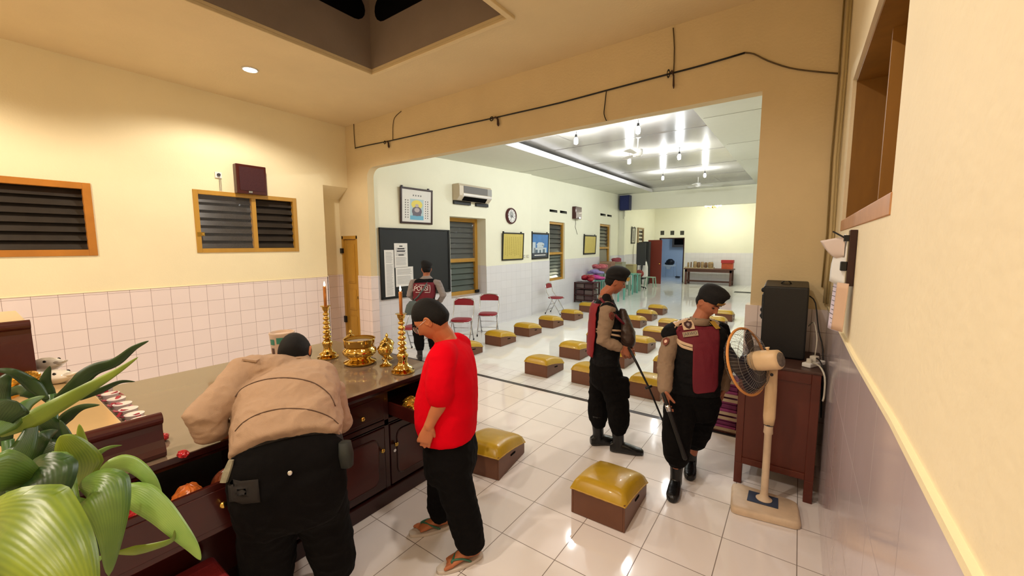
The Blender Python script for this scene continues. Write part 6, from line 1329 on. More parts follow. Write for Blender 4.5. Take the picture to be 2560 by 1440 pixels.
def decal_text(bv, name, word, size, M, f, m, parent, off=.005, sx=1.):
    vs, fs = text2d(word, size); mb = MB(); mb.add([bv.put(M @ V((x*sx, y, 0)), f, off)-V(parent.location) for x, y, z in vs], fs); return mb.build(name, m, parent)
def face_bits(M, parent, s=1., lids=.5, glasses=False, brows=True):
    l = V(parent.location)
    mb = MB(); 
    for sx in (-1, 1): mb.ball((sx*.031*s, .0765*s, .006*s), (.012*s, .0085*s, .0055*s), 14, 8)
    mb.v = [tuple(M @ V(p)-l) for p in mb.v]; mb.build('eyes', mat('eye_dark', '2a1c17', .25), parent, smooth=True)
    if brows:
        mb = MB()
        for sx in (-1, 1): mb.tube([(sx*.014*s, .0945*s, .030*s), (sx*.03*s, .0905*s, .035*s), (sx*.047*s, .078*s, .030*s)], [.0022*s, .0032*s, .0018*s], 6)
        mb.v = [tuple(M @ V(p)-l) for p in mb.v]; mb.build('eyebrows', M_HAIR, parent, smooth=True)
    mb = MB(); mb.tube([(-.02*s, .083*s, -.0630*s), (0, .0885*s, -.0622*s), (.02*s, .083*s, -.0630*s)], [.001*s, .0022*s, .001*s], 6); mb.v = [tuple(M @ V(p)-l) for p in mb.v]; mb.build('mouth', mat('lip_dark', '6e3a32', .5), parent, smooth=True)
FOLD = [(.006, 9, 9, 16, 0), (.003, 26, 26, 34, 5)]
FOLDT = [(.007, 7, 7, 12, 3), (.0035, 22, 22, 20, 9)]

# ---- person in the red shirt
pS = empty('person', (1.05, .55, 0), 0, 'person in a bright red t-shirt and black trousers looking down at an open drawer', 'person')
fS = V((-.80, -.52, 0)).normalized(); fS = V((-.84, -.54, 0)).normalized(); sS = V((fS.y, -fS.x, 0)); lS = -sS      # right-hand side, left-hand side
hip, wst, chs, shl = GD(1128, 1125, 2.50), GD(1122, 1035, 2.50), GD(1125, 935, 2.50), GD(1128, 868, 2.50)
nek = GD(1110, 846, 2.50); hd = GD(1079, 800, 2.47)
ff = CR*-1; ff = V((ff.x, ff.y, 0)).normalized()          # profile direction
fS = (ff*.93 + V((-.37, .33, 0))*.35).normalized(); lS = V((-fS.y, fS.x, 0)); Z3 = V((0, 0, 1))
HM = frame(hd, fS*.80-Z3*.60, Z3)
sh_l, sh_r = shl+lS*.175-Z3*.0, shl-lS*.185
el_l, wr_l = GD(1100, 1005, 2.30), GD(1072, 1066, 2.28)
sk = MB(); head(sk, HM, 1.14); limb(sk, [nek-Z3*.04-fS*.02, nek+Z3*.01, hd-Z3*.04-fS*.03], [.074, .068, .066])
torso(sk, [(hip, lS*.13, fS*.09), (wst, lS*.13, fS*.10), (chs, lS*.14, fS*.09), (shl, lS*.11, fS*.06), (nek, lS*.055, fS*.05)])
limb(sk, spline([sh_l, sh_l.lerp(el_l, .5), el_l, el_l.lerp(wr_l, .5), wr_l]), [.05]*5+[.046, .045, .044, .044, .042, .04, .038, .036, .033, .031, .03, .03][:12])
hand(sk, wr_l, (wr_l-el_l).normalized()+Z3*-.5, -lS+fS*.3, 1, (.9, .9, 1., 1.1), 1.0, (.5, .8, .5), .6)
er = sh_r-Z3*.27-fS*.03; limb(sk, [sh_r, er, er-Z3*.22+fS*.03], [.046, .04, .03]); hand(sk, er-Z3*.22+fS*.03, -Z3+fS*.1, lS, -1, (.8,)*4)
kn_n, an_n = GD(1150, 1235, 2.38), GZ(1176, 1396, .09); kn_f, an_f = GD(1090, 1215, 2.62), GZ(1118, 1320, .08)
toes = []
def bare_foot(mb, ankle, f, s_):
    f = V((f.x, f.y, 0)).normalized(); s = V((-f.y, f.x, 0)); a = V((ankle.x, ankle.y, .022)); h = a-f*.06
    mb.loft([(h+Z3*.028, s*.022, Z3*.025), (h+f*.02+Z3*.034, s*.031, Z3*.034), (h+f*.07+Z3*.038, s*.031, Z3*.038), (h+f*.13+Z3*.028, s*.038, Z3*.027), (h+f*.185+Z3*.017, s*.044, Z3*.017), (h+f*.205+Z3*.013, s*.042, Z3*.011)], 20)
    limb(mb, [a+Z3*.12, a+Z3*.05], [.038, .037])
    for k in range(5):
        o = s*s_*(.033-.0165*k); L_ = (.042, .036, .032, .028, .022)[k]; r = (.0125, .009, .0085, .008, .0078)[k]; b = h+f*(.19-.006*k)+o+Z3*.014; mb.tube([b, b+f*L_*.5+Z3*.002, b+f*L_-Z3*.003], [r, r, r*.85], 10, round_ends=True)
ft_n = (GZ(1100, 1430)-GZ(1208, 1386)).normalized(); ft_n = V((ft_n.x, ft_n.y, 0)); ft_f = (ft_n+V((-.1, .1, 0))).normalized()
cN = (GZ(1100, 1430)+GZ(1208, 1386))/2; cN.z = 0; aN = cN-ft_n*.055; cF = GZ(1092, 1322); cF.z = 0; aF = cF-ft_f*.03
for h_, a_, q in ((hip+lS*.085, aN, 1), (hip-lS*.085, aF, -1)): limb(sk, [h_, h_.lerp(a_, .5), a_+Z3*.1], [.07, .05, .037])
kn_n = (hip+lS*.085).lerp(aN, .5)+fS*.02; kn_n.z = .47; kn_f = (hip-lS*.085).lerp(aF, .5)+fS*.02; kn_f.z = .47
bare_foot(sk, aN, ft_n, 1); bare_foot(sk, aF, ft_f, -1)
fuse('body', sk, M_SKIN['tan'], pS, .0045, 2)
hair('hair', HM, pS, 1.14, short_hair, .010); face_bits(HM, pS, 1.14)
gl = MB(); s_ = 1.02
for sx in (-1, 1): gl.torus((sx*.033, .098, .004), .021, .0014, 1, 24, 6); gl.tube([(sx*.054, .097, .008), (sx*.072, .05, .010), (sx*.082, -.008, .012)], .0014, 6)
gl.tube([(-.012, .1, .006), (0, .104, .009), (.012, .1, .006)], .0014, 6); gl.v = [tuple(HM @ (V(p)*1.1)-V(pS.location)) for p in gl.v]; gl.build('eyeglasses', M_CHROME, pS, smooth=True)
gl = MB()
for sx in (-1, 1): gl.ball((sx*.033, .098, .004), (.02, .0008, .018), 18, 8)
gl.v = [tuple(HM @ (V(p)*1.1)-V(pS.location)) for p in gl.v]; gl.build('lenses', mat('lens_glass', 'ffffff', .02, alpha=.18, spec=1.), pS, smooth=True)
# t-shirt: belly to the left, straight back
c = MB(); hem = GD(1122, 1084, 2.50)
torso(c, [(hem, lS*.200, fS*.158), (GD(1117, 1050, 2.5), lS*.205, fS*.176), (GD(1117, 1005, 2.5), lS*.205, fS*.183), (GD(1122, 950, 2.5), lS*.205, fS*.165), (GD(1124, 900, 2.5), lS*.208, fS*.138), (GD(1124, 872, 2.5), lS*.17, fS*.10), (GD(1120, 856, 2.5), lS*.085, fS*.072), (GD(1117, 846, 2.5), lS*.068, fS*.062)])
limb(c, spline([sh_l-lS*.09+Z3*.0, sh_l-lS*.01-Z3*.025, sh_l.lerp(el_l, .45)+lS*.012, sh_l.lerp(el_l, .86)+lS*.005]), [.062, .07, .076, .08, .082, .082, .081, .08, .079, .078, .077, .076, .075])
limb(c, [sh_r+lS*.07, sh_r+lS*.01-Z3*.02, sh_r.lerp(er, .8)], [.066, .074, .068])
fuse('t_shirt', c, M_RED, pS, .008, 14, [(.006, 5, 5, 7, 0), (.0025, 16, 16, 18, 5)])
c = MB(); torso(c, [(GD(1122, 1080, 2.5), lS*.185, fS*.145), (hip, lS*.190, fS*.15), (GD(1127, 1165, 2.5), lS*.185, fS*.145), (GD(1127, 1185, 2.5), lS*.15, fS*.12)])
limb(c, spline([hip+lS*.085-Z3*.03, kn_n, aN+Z3*.135]), [.128, .124, .118, .11, .104, .099, .094, .090, .087])
limb(c, spline([hip-lS*.085-Z3*.03, kn_f, aF+Z3*.135]), [.124, .12, .114, .108, .102, .097, .092, .088, .085])
fuse('trousers', c, M_TROU, pS, .008, 4, FOLDT)
M_FF = mat('sandal_sole', 'cfc3b6', .6); M_FS = mat('green_strap', '3b6b52', .5)
for a_, f_, s_2 in ((aN, ft_n, 1), (aF, ft_f, -1)):
    mb = MB(); sole(mb, a_+V((0, 0, 0)), f_, 0, .285, .05); l = V(pS.location); mb.v = [tuple(V(p)-l) for p in mb.v]; fl = mb.build('flip_flop', M_FF, pS, bevel=.004)
    s = V((-f_.y, f_.x, 0)); h = V((a_.x, a_.y, .022))-f_*.06; mb = MB()
    t_ = h+f_*.185+s*s_2*.022+Z3*.03
    for q in (1, -1): mb.tube(spline([t_-Z3*.012, t_+Z3*.008, h+f_*.13+s*q*.036+Z3*.036, h+f_*.075+s*q*.044+Z3*.004], 4), .006, 8)
    mb.v = [tuple(V(p)-l) for p in mb.v]; mb.build('strap', M_FS, fl, smooth=True)

# ---- officer bending over the counter
pT = empty('person', (.85, -.3, 0), 0, 'person in a tan uniform shirt and black trousers bending into the big drawer', 'person')
fT = V((-.87, .5, 0)).normalized(); rT = V((fT.y, -fT.x, 0)); 
pel = GD(722, 1165, 1.93); belt = GD(722, 1105, 1.98); mid_ = GD(722, 1020, 2.13); upp = GD(728, 960, 2.27); sho = GD(738, 930, 2.33); nk_ = GD(742, 912, 2.38); hd = GD(741, 888, 2.50)
hd = GD(738, 886, 2.42)
axT = (sho-belt).normalized(); sideT = ((GD(850, 1085, 1.98)-GD(592, 1140, 1.86))).normalized(); sideT = (sideT-axT*sideT.dot(axT)).normalized(); upT = sideT.cross(axT)*1.
if upT.z < 0: upT = -upT
HT = frame(hd, fT*.55-Z3*.83+rT*.25, fT*.85+Z3*.5)
HT = frame(hd, fT*.60-Z3*.80+rT*.22, fT*.8+Z3*.6)
sL, sR = GD(624, 930, 2.20), GD(818, 980, 2.34); eL, wL_, hL = GD(505, 1052, 1.95), GX(560, 1084, .36), None; eR, wR_ = GX(842, 1058, .50), GX(812, 1075, .44)
sk = MB(); head(sk, HT, 1.12); limb(sk, [sho, nk_, hd-axT*.03], [.07, .062, .058])
torso(sk, [(pel, sideT*.15, upT*.09), (belt, sideT*.16, upT*.10), (mid_, sideT*.16, upT*.09), (upp, sideT*.16, upT*.09), (sho, sideT*.09, upT*.06)])
limb(sk, [sL, eL, wL_], [.05, .042, .03]); limb(sk, [sR, eR, wR_], [.05, .042, .03])
hand(sk, wL_, (wL_-eL).normalized()+fT*.3, -Z3+rT*.2, -1, (.5,)*4, 1.05); hand(sk, wR_, (wR_-eR).normalized()+fT*.3, -Z3, 1, (.5,)*4, 1.05)
hl, hr = pel-sideT*.10, pel+sideT*.10
kl, kr = GD(672, 1320, 2.02), GD(808, 1290, 2.12); al, ar = GD(668, 1465, 2.08), GD(838, 1405, 2.20)
for h_, k_, a_ in ((hl, kl, al), (hr, kr, ar)): limb(sk, [h_, k_, a_], [.08, .055, .04])
fuse('body', sk, M_SKIN['tan'], pT, .005, 2); hair('hair', HT, pT, 1.12, lambda x, y, z: z+.62-.55*max(0, y)*1.9-.2*G(abs(x)-1, .15), .010)
c = MB(); out = upT*.035
torso(c, [(GD(722, 1125, 1.96), sideT*.235, upT*.155), (GD(722, 1085, 2.02), sideT*.245, upT*.17), (GD(722, 1040, 2.10), sideT*.250, upT*.17), (GD(722, 1000, 2.17), sideT*.250, upT*.165), (GD(724, 972, 2.24), sideT*.252, upT*.14), (GD(728, 948, 2.29), sideT*.235, upT*.11), (GD(734, 932, 2.32), sideT*.16, upT*.08), (GD(739, 922, 2.35), sideT*.075, upT*.06)])
limb(c, [sL+sideT*.02, sL-sideT*.02, sL.lerp(eL, .5), eL, eL.lerp(wL_, .35)+Z3*-.01, wL_.lerp(eL, .42)], [.085, .088, .084, .082, .076, .062])
limb(c, [sL+upT*.01-axT*.01, sL.lerp(sho, .5)+upT*.02, nk_], [.07, .075, .06]); limb(c, [sR+upT*.0, sR.lerp(sho, .5)+upT*.02, nk_], [.065, .075, .06])
limb(c, [sR-sideT*.02, sR+sideT*.0, sR.lerp(eR, .5), eR, eR.lerp(wR_, .5)], [.09, .092, .085, .08, .068])
sh_o = fuse('uniform_shirt', c, M_KHAKI, pT, .008, 6, [(.010, 5, 5, 8, 0), (.005, 14, 14, 22, 5), (.002, 34, 34, 40, 2)]); bvT = BV(sh_o); fb = (CAM-mid_).normalized()
M_SEAM = mat('dark_seam', '5b4334', .85)
def seam(pxs, d, r=.0035): 
    P = spline([GD(x, y, d) for x, y in pxs], 6); mb = MB(); mb.tube([bvT.put(p, fb, .0005)-V(pT.location) for p in P], r, 6); return mb.build('back_seam', M_SEAM, pT, smooth=True)
seam([(588, 992), (605, 972), (640, 955), (685, 946), (735, 946), (785, 958), (822, 985), (838, 1015)], 2.15); seam([(588, 1078), (610, 1055), (650, 1034), (705, 1022), (770, 1024), (820, 1040), (846, 1060)], 2.1, .003)
col = MB(); cr = [(sho.lerp(nk_, .6)+axT*.0, sideT*.078, upT*.072), (nk_+axT*.0, sideT*.07, upT*.068), (nk_+axT*.025, sideT*.073, upT*.07)]; col.loft(cr, 28, cap=False); col.v = [tuple(V(p)-V(pT.location)) for p in col.v]; o = col.build('collar', M_KHAKI, pT, smooth=True); s_ = o.modifiers.new('s', 'SOLIDIFY'); s_.thickness = .006
ep = MB(); q0 = bvT.put(GD(612, 897, 2.2), Z3, .004); q1 = bvT.put(GD(645, 902, 2.25), Z3, .006); dd = (q1-q0).normalized(); s2 = dd.cross(Z3).normalized(); ep.add([q0-s2*.024-V(pT.location), q1-s2*.018-V(pT.location), q1+s2*.018-V(pT.location), q0+s2*.024-V(pT.location)], [(0, 1, 2, 3)]); o = ep.build('epaulette', M_KHAKI, pT); s_ = o.modifiers.new('s', 'SOLIDIFY'); s_.thickness = .01; s_.offset = 0
c = MB(); torso(c, [(GD(722, 1125, 1.99), sideT*.242, upT*.135), (GD(722, 1150, 1.96), sideT*.25, upT*.145), (GD(724, 1185, 1.94), sideT*.255, V(upT*.12)+fT*-.05), (GD(728, 1225, 1.95), sideT*.25, fT*-.13), (GD(732, 1270, 1.97), sideT*.24, fT*-.125), (GD(734, 1300, 1.99), sideT*.21, fT*-.11)])
for h_, k_, a_, w in ((hl-Z3*.08, kl, al, 1.0), (hr-Z3*.08, kr, ar, .94)): limb(c, spline([h_, k_, a_]), [x*w for x in (.15, .15, .145, .14, .135, .13, .125, .118, .11)])
tr_o = fuse('trousers', c, M_TROU, pT, .009, 4, [(.007, 6, 6, 9, 2), (.003, 18, 18, 18, 9)]); bvt = BV(tr_o)
c = MB(); torso(c, [(GD(722, 1118, 2.0), sideT*.250, upT*.150), (GD(722, 1146, 1.97), sideT*.258, upT*.158)]); c.v = [tuple(V(p)-V(pT.location)) for p in c.v]; c.build('belt', mat('belt_cloth', '191513', .8, bump=.3, bscale=120), pT, smooth=True, angle=60)
bt = bvt.put(GD(725, 1182, 1.9), (CAM-pel).normalized(), .004); ml = MB(); fr_ = frame(bt-V(pT.location), (CAM-pel).normalized()); ml.lathe([(.011, -.003), (.011, .004), (.006, .006), (.001, .005)], n=18, M=fr_ @ Matrix.Rotation(-PI/2, 4, 'X')); ml.build('snap_button', M_CHROME, pT, smooth=True)
# folded papers and pouch at the belt
pp = MB(); a, b = GD(578, 1150, 1.82), GD(560, 1205, 1.80); pp.loft([(a, CR*.012, CF*.006), (a.lerp(b, .5), CR*.018, CF*.012), (b, CR*.016, CF*.01)], 8, e=4); pp.v = [tuple(V(p)-V(pT.location)) for p in pp.v]; pp.build('folded_papers', mat('folded_grey_paper', '8d8670', .7, var=.3, vscale=40), pT)
pp = MB(); a, b = GD(862, 1105, 1.98), GD(868, 1165, 1.97); pp.loft([(a, CR*.025, CF*.03), (a.lerp(b, .5), CR*.032, CF*.035), (b, CR*.026, CF*.03)], 14, e=3.4); pp.v = [tuple(V(p)-V(pT.location)) for p in pp.v]; pp.build('belt_pouch', mat('dark_green_pouch', '232622', .7), pT, smooth=True)
bo = MB(); boot(bo, (al.x, al.y), fT, 0, .30, .055, .24, .06); boot(bo, (ar.x, ar.y), fT, 0, .30, .055, .26, .06); fuse('boots', bo, M_BOOT, pT, .006, 2)

# ---- officer in profile walking with the search mirror
pM = empty('person', (1.38, 2.3, 0), 0, 'person in police beret and vest walking in profile, holding a search mirror rod', 'person')
fM = V((.86, .50, 0)).normalized(); lM = V((-fM.y, fM.x, 0)); d0 = 3.80
hip, wst, chs, shl = GD(1512, 915, d0), GD(1512, 865, d0), GD(1517, 810, d0), GD(1513, 765, d0); nek = GD(1514, 738, d0); hd = GD(1538, 705, d0)
HM2 = frame(hd, fM*.96-Z3*.30, Z3)
sr, sl = shl-lM*.165, shl+lM*.165; er, wr = GD(1508, 852, 3.62), GD(1553, 870, 3.58); el, wl = GD(1535, 850, 3.98), GD(1556, 868, 3.70)
af, ab = GZ(1545, 1130)+V((0, 0, .1)), GZ(1495, 1112)+V((0, 0, .1)); kf, kb = GD(1546, 1005, 3.70), GD(1496, 1008, 3.88)
sk = MB(); head(sk, HM2, .98); limb(sk, [nek-Z3*.04, nek+Z3*.02, hd-Z3*.04-fM*.02], [.062, .054, .052]); torso(sk, [(hip, lM*.12, fM*.08), (wst, lM*.12, fM*.08), (chs, lM*.13, fM*.085), (shl, lM*.11, fM*.06), (nek, lM*.05, fM*.05)])
limb(sk, [sr, er, wr], [.045, .038, .028]); limb(sk, [sl, el, wl], [.045, .038, .028])
RODM = [GD(1571, 868, 3.55), GD(1592, 908, 3.50), GD(1622, 968, 3.46), GD(1668, 1078, 3.40)]
rd = (RODM[1]-RODM[0]).normalized()
hand(sk, wr, (fM*.85+Z3*-.5), lM*.8-Z3*.3, -1, (1.25, 1.3, 1.35, 1.4), 1., (.5, .8, .6), .5); hand(sk, wl, (fM*.9-Z3*.4), -lM*.8-Z3*.3, 1, (1.3,)*4, 1.)
for h_, k_, a_ in ((hip-lM*.09, kf, af), (hip+lM*.09, kb, ab)): limb(sk, [h_, k_, a_], [.07, .05, .035])
fuse('body', sk, M_SKIN['deep'], pM, .0045, 2); face_bits(HM2, pM, .98); hair('hair', HM2, pM, .98, lambda x, y, z: short_hair(x, y, z)-.05, .006); beret('beret', HM2, pM, 1.0, 1, .05)
l = V(pM.location)
def at_head(M, parent, pts, m, name, f=None):
    mb = MB(); mb.prism(pts, 1, 0, .005); mb.v = [tuple(M @ V(p)-V(parent.location)) for p in mb.v]; return mb.build(name, m, parent)
bd = [(0, -.022), (.010, -.014), (.022, -.016), (.020, .0), (.028, .012), (.012, .012), (0, .026), (-.012, .012), (-.028, .012), (-.020, 0), (-.022, -.016), (-.010, -.014)]
at_head(HM2 @ Matrix.Translation((.040, .098, .062)) @ Matrix.Rotation(-.75, 4, 'Z') @ Matrix.Rotation(-.1, 4, 'X'), pM, bd, mat('beret_badge_gold', 'd2a544', .4, metal=.4), 'beret_badge')
c = MB(); limb(c, [sr+lM*.03, sr-lM*.01-Z3*.01, sr.lerp(er, .5), er, er.lerp(wr, .5), wr-(wr-er).normalized()*.03], [.065, .07, .063, .06, .052, .043]); limb(c, [sl-lM*.03, sl+Z3*-.01, el, wl.lerp(el, .15)], [.065, .068, .058, .043]); torso(c, [(GD(1512, 880, d0), lM*.16, fM*.11), (chs, lM*.17, fM*.11), (shl-Z3*.01, lM*.15, fM*.085), (nek-Z3*.02, lM*.065, fM*.06), (nek, lM*.058, fM*.055)])
sh_o = fuse('uniform_shirt', c, M_KHAKI2, pM, .007, 3, FOLD)
c = MB(); torso(c, [(GD(1512, 905, d0), lM*.178, fM*.125), (GD(1513, 870, d0), lM*.18, fM*.13), (GD(1517, 830, d0), lM*.182, fM*.135), (GD(1517, 800, d0), lM*.178, fM*.13), (GD(1514, 775, d0), lM*.165, fM*.11), (GD(1513, 760, d0), lM*.15, fM*.085), (GD(1513, 748, d0), lM*.085, fM*.07)])
ve = fuse('vest', c, M_VESTB, pM, .006, 3, FOLD); bvM = BV(ve)
limb_c = MB(); limb(limb_c, [nek-lM*.06-Z3*.02, shl-lM*.11+Z3*.015, sr+Z3*.005+lM*.01, sr-Z3*.035-lM*.006, sr-Z3*.06-lM*.006], [.045, .06, .072, .075, .072]); fuse('shoulder_guard', limb_c, M_VESTB, pM, .006, 3)
bp = V(ff*1.)*1.0; B_ = -fM
decal(bvM, 'vest_back', [GD(1478, 756, d0)-lM*.12, GD(1470, 800, d0)-lM*.13, GD(1466, 850, d0)-lM*.13, GD(1465, 885, d0)-lM*.12], [GD(1478, 756, d0)+lM*.12, GD(1470, 800, d0)+lM*.13, GD(1466, 850, d0)+lM*.13, GD(1465, 885, d0)+lM*.12], B_, mat('maroon_vest_back', '84141f', .65, var=.1), pM, .03, 8, 5, .012, False)
for z_, n_ in ((822, 0), (828, 1)): decal(bvM, 'reflective_band', [GD(1486, z_-2, 3.62), GD(1486, z_+2.5, 3.62)], [GD(1556, z_+3+8*n_, 3.62), GD(1556, z_+8+8*n_, 3.62)], -lM, M_REFL, pM, .004, 14, 2)
# chest bag
bg = MB(); torso(bg, [(GD(1556, 772, 3.74), lM*.03, fM*.02), (GD(1560, 800, 3.74), lM*.09, fM*.05), (GD(1565, 830, 3.74), lM*.12, fM*.075), (GD(1565, 855, 3.74), lM*.115, fM*.07), (GD(1560, 872, 3.74), lM*.08, fM*.04)]); fuse('chest_bag', bg, mat('dark_brown_bag', '3a2a22', .45, var=.15), pM, .006, 3, FOLD)
stp = MB(); stp.tube([p-l for p in spline([GD(1500, 745, 3.66), GD(1540, 790, 3.6), GD(1562, 812, 3.66)])], .012, 6); stp.build('strap', M_VESTR, pM, smooth=True)
bvS = BV(sh_o); pc = bvS.put(GD(1522, 800, 3.55), -lM, .004)
def patch(bv, name, cx, cy, w, h, d, f, m, parent, off=.004, rot=0., sh=None):
    pts = sh or [(-.5, -.5), (.5, -.5), (.5, .5), (-.5, .5)]
    c_ = GD(cx, cy, d); mb = MB(); ca, sa = math.cos(rot), math.sin(rot); P_ = []
    for k in range(len(pts)):
        a, b = V(pts[k]), V(pts[(k+1) % len(pts)]); m_ = max(1, int(8/len(pts)))
        for q in range(m_): P_.append(a.lerp(b, q/m_))
    n = len(P_); vs = []
    for ring in (.25, .5, .75, 1.):
        for p in P_:
            u, v = p.x*w*ring, p.y*h*ring; vs.append(bv.put(c_+CR*(u*ca-v*sa)+CU*(u*sa+v*ca), f, off)-V(parent.location))
    vs.append(bv.put(c_, f, off)-V(parent.location)); fs = [(i, (i+1) % n, 4*n) for i in range(n)]+[(r*n+i, r*n+(i+1) % n, (r+1)*n+(i+1) % n, (r+1)*n+i) for r in range(3) for i in range(n)]
    mb.add(vs, fs); o = mb.build(name, m, parent, smooth=True); s_ = o.modifiers.new('s', 'SOLIDIFY'); s_.thickness = .0015; s_.offset = 0; return o
def flat_patch(bv, name, cx, cy, w, h, d, f, m, parent, off=.004, rot=0., sh=None, word=None, sx=1., base=None):
    """stiff flat badge resting on the cloth; returns its frame"""
    if base is None:
        c_ = GD(cx, cy, d); ca, sa = math.cos(rot), math.sin(rot); hits = [bv.put(c_+CR*(u*w*ca-v*h*sa)+CU*(u*w*sa+v*h*ca), f, 0) for u, v in ((-.5, -.5), (.5, -.5), (.5, .5), (-.5, .5), (0, 0), (0, .5), (0, -.5), (.5, 0), (-.5, 0), (.25, .25), (-.25, .25), (.25, -.25), (-.25, -.25))]
        X = (hits[1]-hits[0]+hits[2]-hits[3]).normalized(); Y = (hits[3]-hits[0]+hits[2]-hits[1]); N = X.cross(Y).normalized(); Y = N.cross(X)
        if N.dot(CAM-c_) < 0: N = -N
        o_ = sum(hits, V())/len(hits); o_ += N*max((q-o_).dot(N) for q in hits)
        base = Matrix(((X.x, Y.x, N.x, o_.x), (X.y, Y.y, N.y, o_.y), (X.z, Y.z, N.z, o_.z), (0, 0, 0, 1)))
    T = Matrix.Translation(-V(parent.location)) @ base @ Matrix.Translation((0, 0, off)); mb = MB()
    if word: vs, fs = text2d(word, h); mb.add([(x*sx, y, 0) for x, y, z in vs], fs, T)
    else:
        pts = sh or [(-.5, -.5), (.5, -.5), (.5, .5), (-.5, .5)]; mb.prism([(u*w, v*h) for u, v in pts], 2, -.002, .0015, T)
    mb.build(name, m, parent); return base
SHLD = [(0, -.55), (.3, -.35), (.48, 0), (.45, .35), (.2, .42), (0, .55), (-.2, .42), (-.45, .35), (-.48, 0), (-.3, -.35)]
patch(bvS, 'sleeve_patch', 1529, 790, .05, .075, 3.55, -lM, mat('rust_patch', '6e3325', .7), pM, .004, .15, SHLD); patch(bvS, 'flag_patch', 1532, 763, .035, .014, 3.55, -lM, M_WHITE, pM, .005, -.2); patch(bvS, 'flag_patch', 1532, 760, .035, .012, 3.55, -lM, mat('flag_red', 'b3232c', .7), pM, .0055, -.2)
c = MB(); torso(c, [(GD(1512, 893, d0), lM*.165, fM*.12), (hip, lM*.175, fM*.135), (GD(1514, 950, d0), lM*.17, fM*.14), (GD(1516, 965, d0), lM*.14, fM*.11)])
limb(c, spline([hip-lM*.085-Z3*.04+fM*.02, kf+fM*-.01, af+Z3*.13]), [.12, .118, .112, .105, .10, .098, .095, .088, .07]); limb(c, spline([hip+lM*.085-Z3*.04, kb, ab+Z3*.13]), [.118, .115, .11, .10, .095, .092, .088, .08, .066])
pkx = GD(1552, 968, 3.64); c.loft([(pkx+Z3*.09, fM*.07, lM*.04), (pkx-Z3*.09, fM*.08, lM*.045)], 8, e=4)
fuse('trousers', c, M_TROU, pM, .008, 4, FOLDT)
bo = MB(); tdir = (GZ(1583, 1136)-GZ(1538, 1124)); boot(bo, (af.x, af.y), fM*.95-lM*.15, 0, .30, .05, .30, .058); boot(bo, (ab.x, ab.y), fM*.9+lM*.2, 0, .29, .05, .30, .058); fuse('boots', bo, M_BOOT, pM, .0055, 2)
o = empty('search_mirror_rod', RODM[1], 0, 'long thin black search mirror rod held by the officer in profile', 'rod'); l2 = V(RODM[1]); mb = MB(); mb.tube([p-l2 for p in RODM], [.012, .011, .008, .008], 10); mb.build('rod', M_BLK, o, smooth=True)
q = RODM[2]-l2; mb = MB(); mb.tube([q+CR*-.03-CU*.01, q+CR*.025+CU*.01], .012, 8); mb.build('joint_knob', M_BLK, o, smooth=True); q = RODM[3]-l2; mb = MB(); mb.tube(spline([q-rd*.0, q+CR*.005-CU*.02, q+CR*.03-CU*.035, q+CR*.045-CU*.01]), .007, 8); mb.build('hook_end', M_BLK, o, smooth=True)

patch(bvt, 'pocket_flap', 606, 1230, .15, .10, 1.75, fM, mat('pocket_cloth', '1d1815', .9), pT, .008, .10)

# ---- officer with maroon vest facing the camera, looking down to the side
pR = empty('person', (2.07, 2.08, 0), 0, 'person in beret and maroon police vest with name patch, looking down beside the fan', 'person')
fR = V((.38, -.92, 0)).normalized(); lR = V((-fR.y, fR.x, 0)); dR = 3.2; l = V(pR.location)
hip, wst, chs, shl = GD(1732, 985, dR+.02), GD(1736, 930, dR+.02), GD(1742, 865, dR+.02), GD(1743, 822, dR+.02); nek = GD(1748, 800, dR-.01); hd = GD(1770, 757, dR-.05)
fH = (fR*.55+V((.85, .1, 0))*.75).normalized(); HR = frame(hd, fH*.86-Z3*.50, Z3+V((.08, 0, 0)))
sr, sl = GD(1676, 838, 3.24), GD(1802, 834, 3.34); er, wr = GD(1663, 918, 3.17), GD(1662, 975, 3.04); el, wl = GD(1812, 918, 3.34), GD(1808, 968, 3.28)
ar_, al_ = GZ(1689, 1222)+V((0, 0, .1)), GZ(1727, 1172)+V((0, 0, .1)); kr_, kl_ = GD(1692, 1095, 3.06), GD(1742, 1080, 3.32)
sk = MB(); head(sk, HR, 1.0); limb(sk, [nek-Z3*.05, nek, hd-Z3*.045-fH*.02], [.066, .058, .056]); torso(sk, [(hip, lR*.13, fR*.09), (wst, lR*.13, fR*.09), (chs, lR*.14, fR*.09), (shl, lR*.12, fR*.06), (nek, lR*.052, fR*.05)])
limb(sk, [sr, er, wr], [.048, .04, .03]); limb(sk, [sl, el, wl], [.048, .04, .03])
ROD2 = [GD(1658, 985, 2.98), GD(1668, 1012, 2.96), GD(1712, 1145, 2.93)]
hand(sk, wr, -Z3+lR*.12+fR*.1, lR*.8-fR*.3, 1, (.35, .55, .7, .8), 1.05, (.35, .9, .5), .4); hand(sk, wl, -Z3-lR*.12, -lR+fR*-.1, -1, (.7, .8, .9, .9), 1.05, (.4, .9, .5), .4)
for h_, k_, a_ in ((hip-lR*.09, kr_, ar_), (hip+lR*.09, kl_, al_)): limb(sk, [h_, k_, a_], [.07, .05, .035])
fuse('body', sk, M_SKIN['mid'], pR, .0045, 2); face_bits(HR, pR, 1.0); hair('hair', HR, pR, 1.0, lambda x, y, z: short_hair(x, y, z)-.05, .006); beret('beret', HR, pR, 1.02, -1, .05)
at_head(HR @ Matrix.Translation((-.014, .102, .062)) @ Matrix.Rotation(.05, 4, 'Z') @ Matrix.Rotation(-.2, 4, 'X'), pR, [(x*.7, z*.6) for x, z in bd], M_GOLD, 'beret_badge')
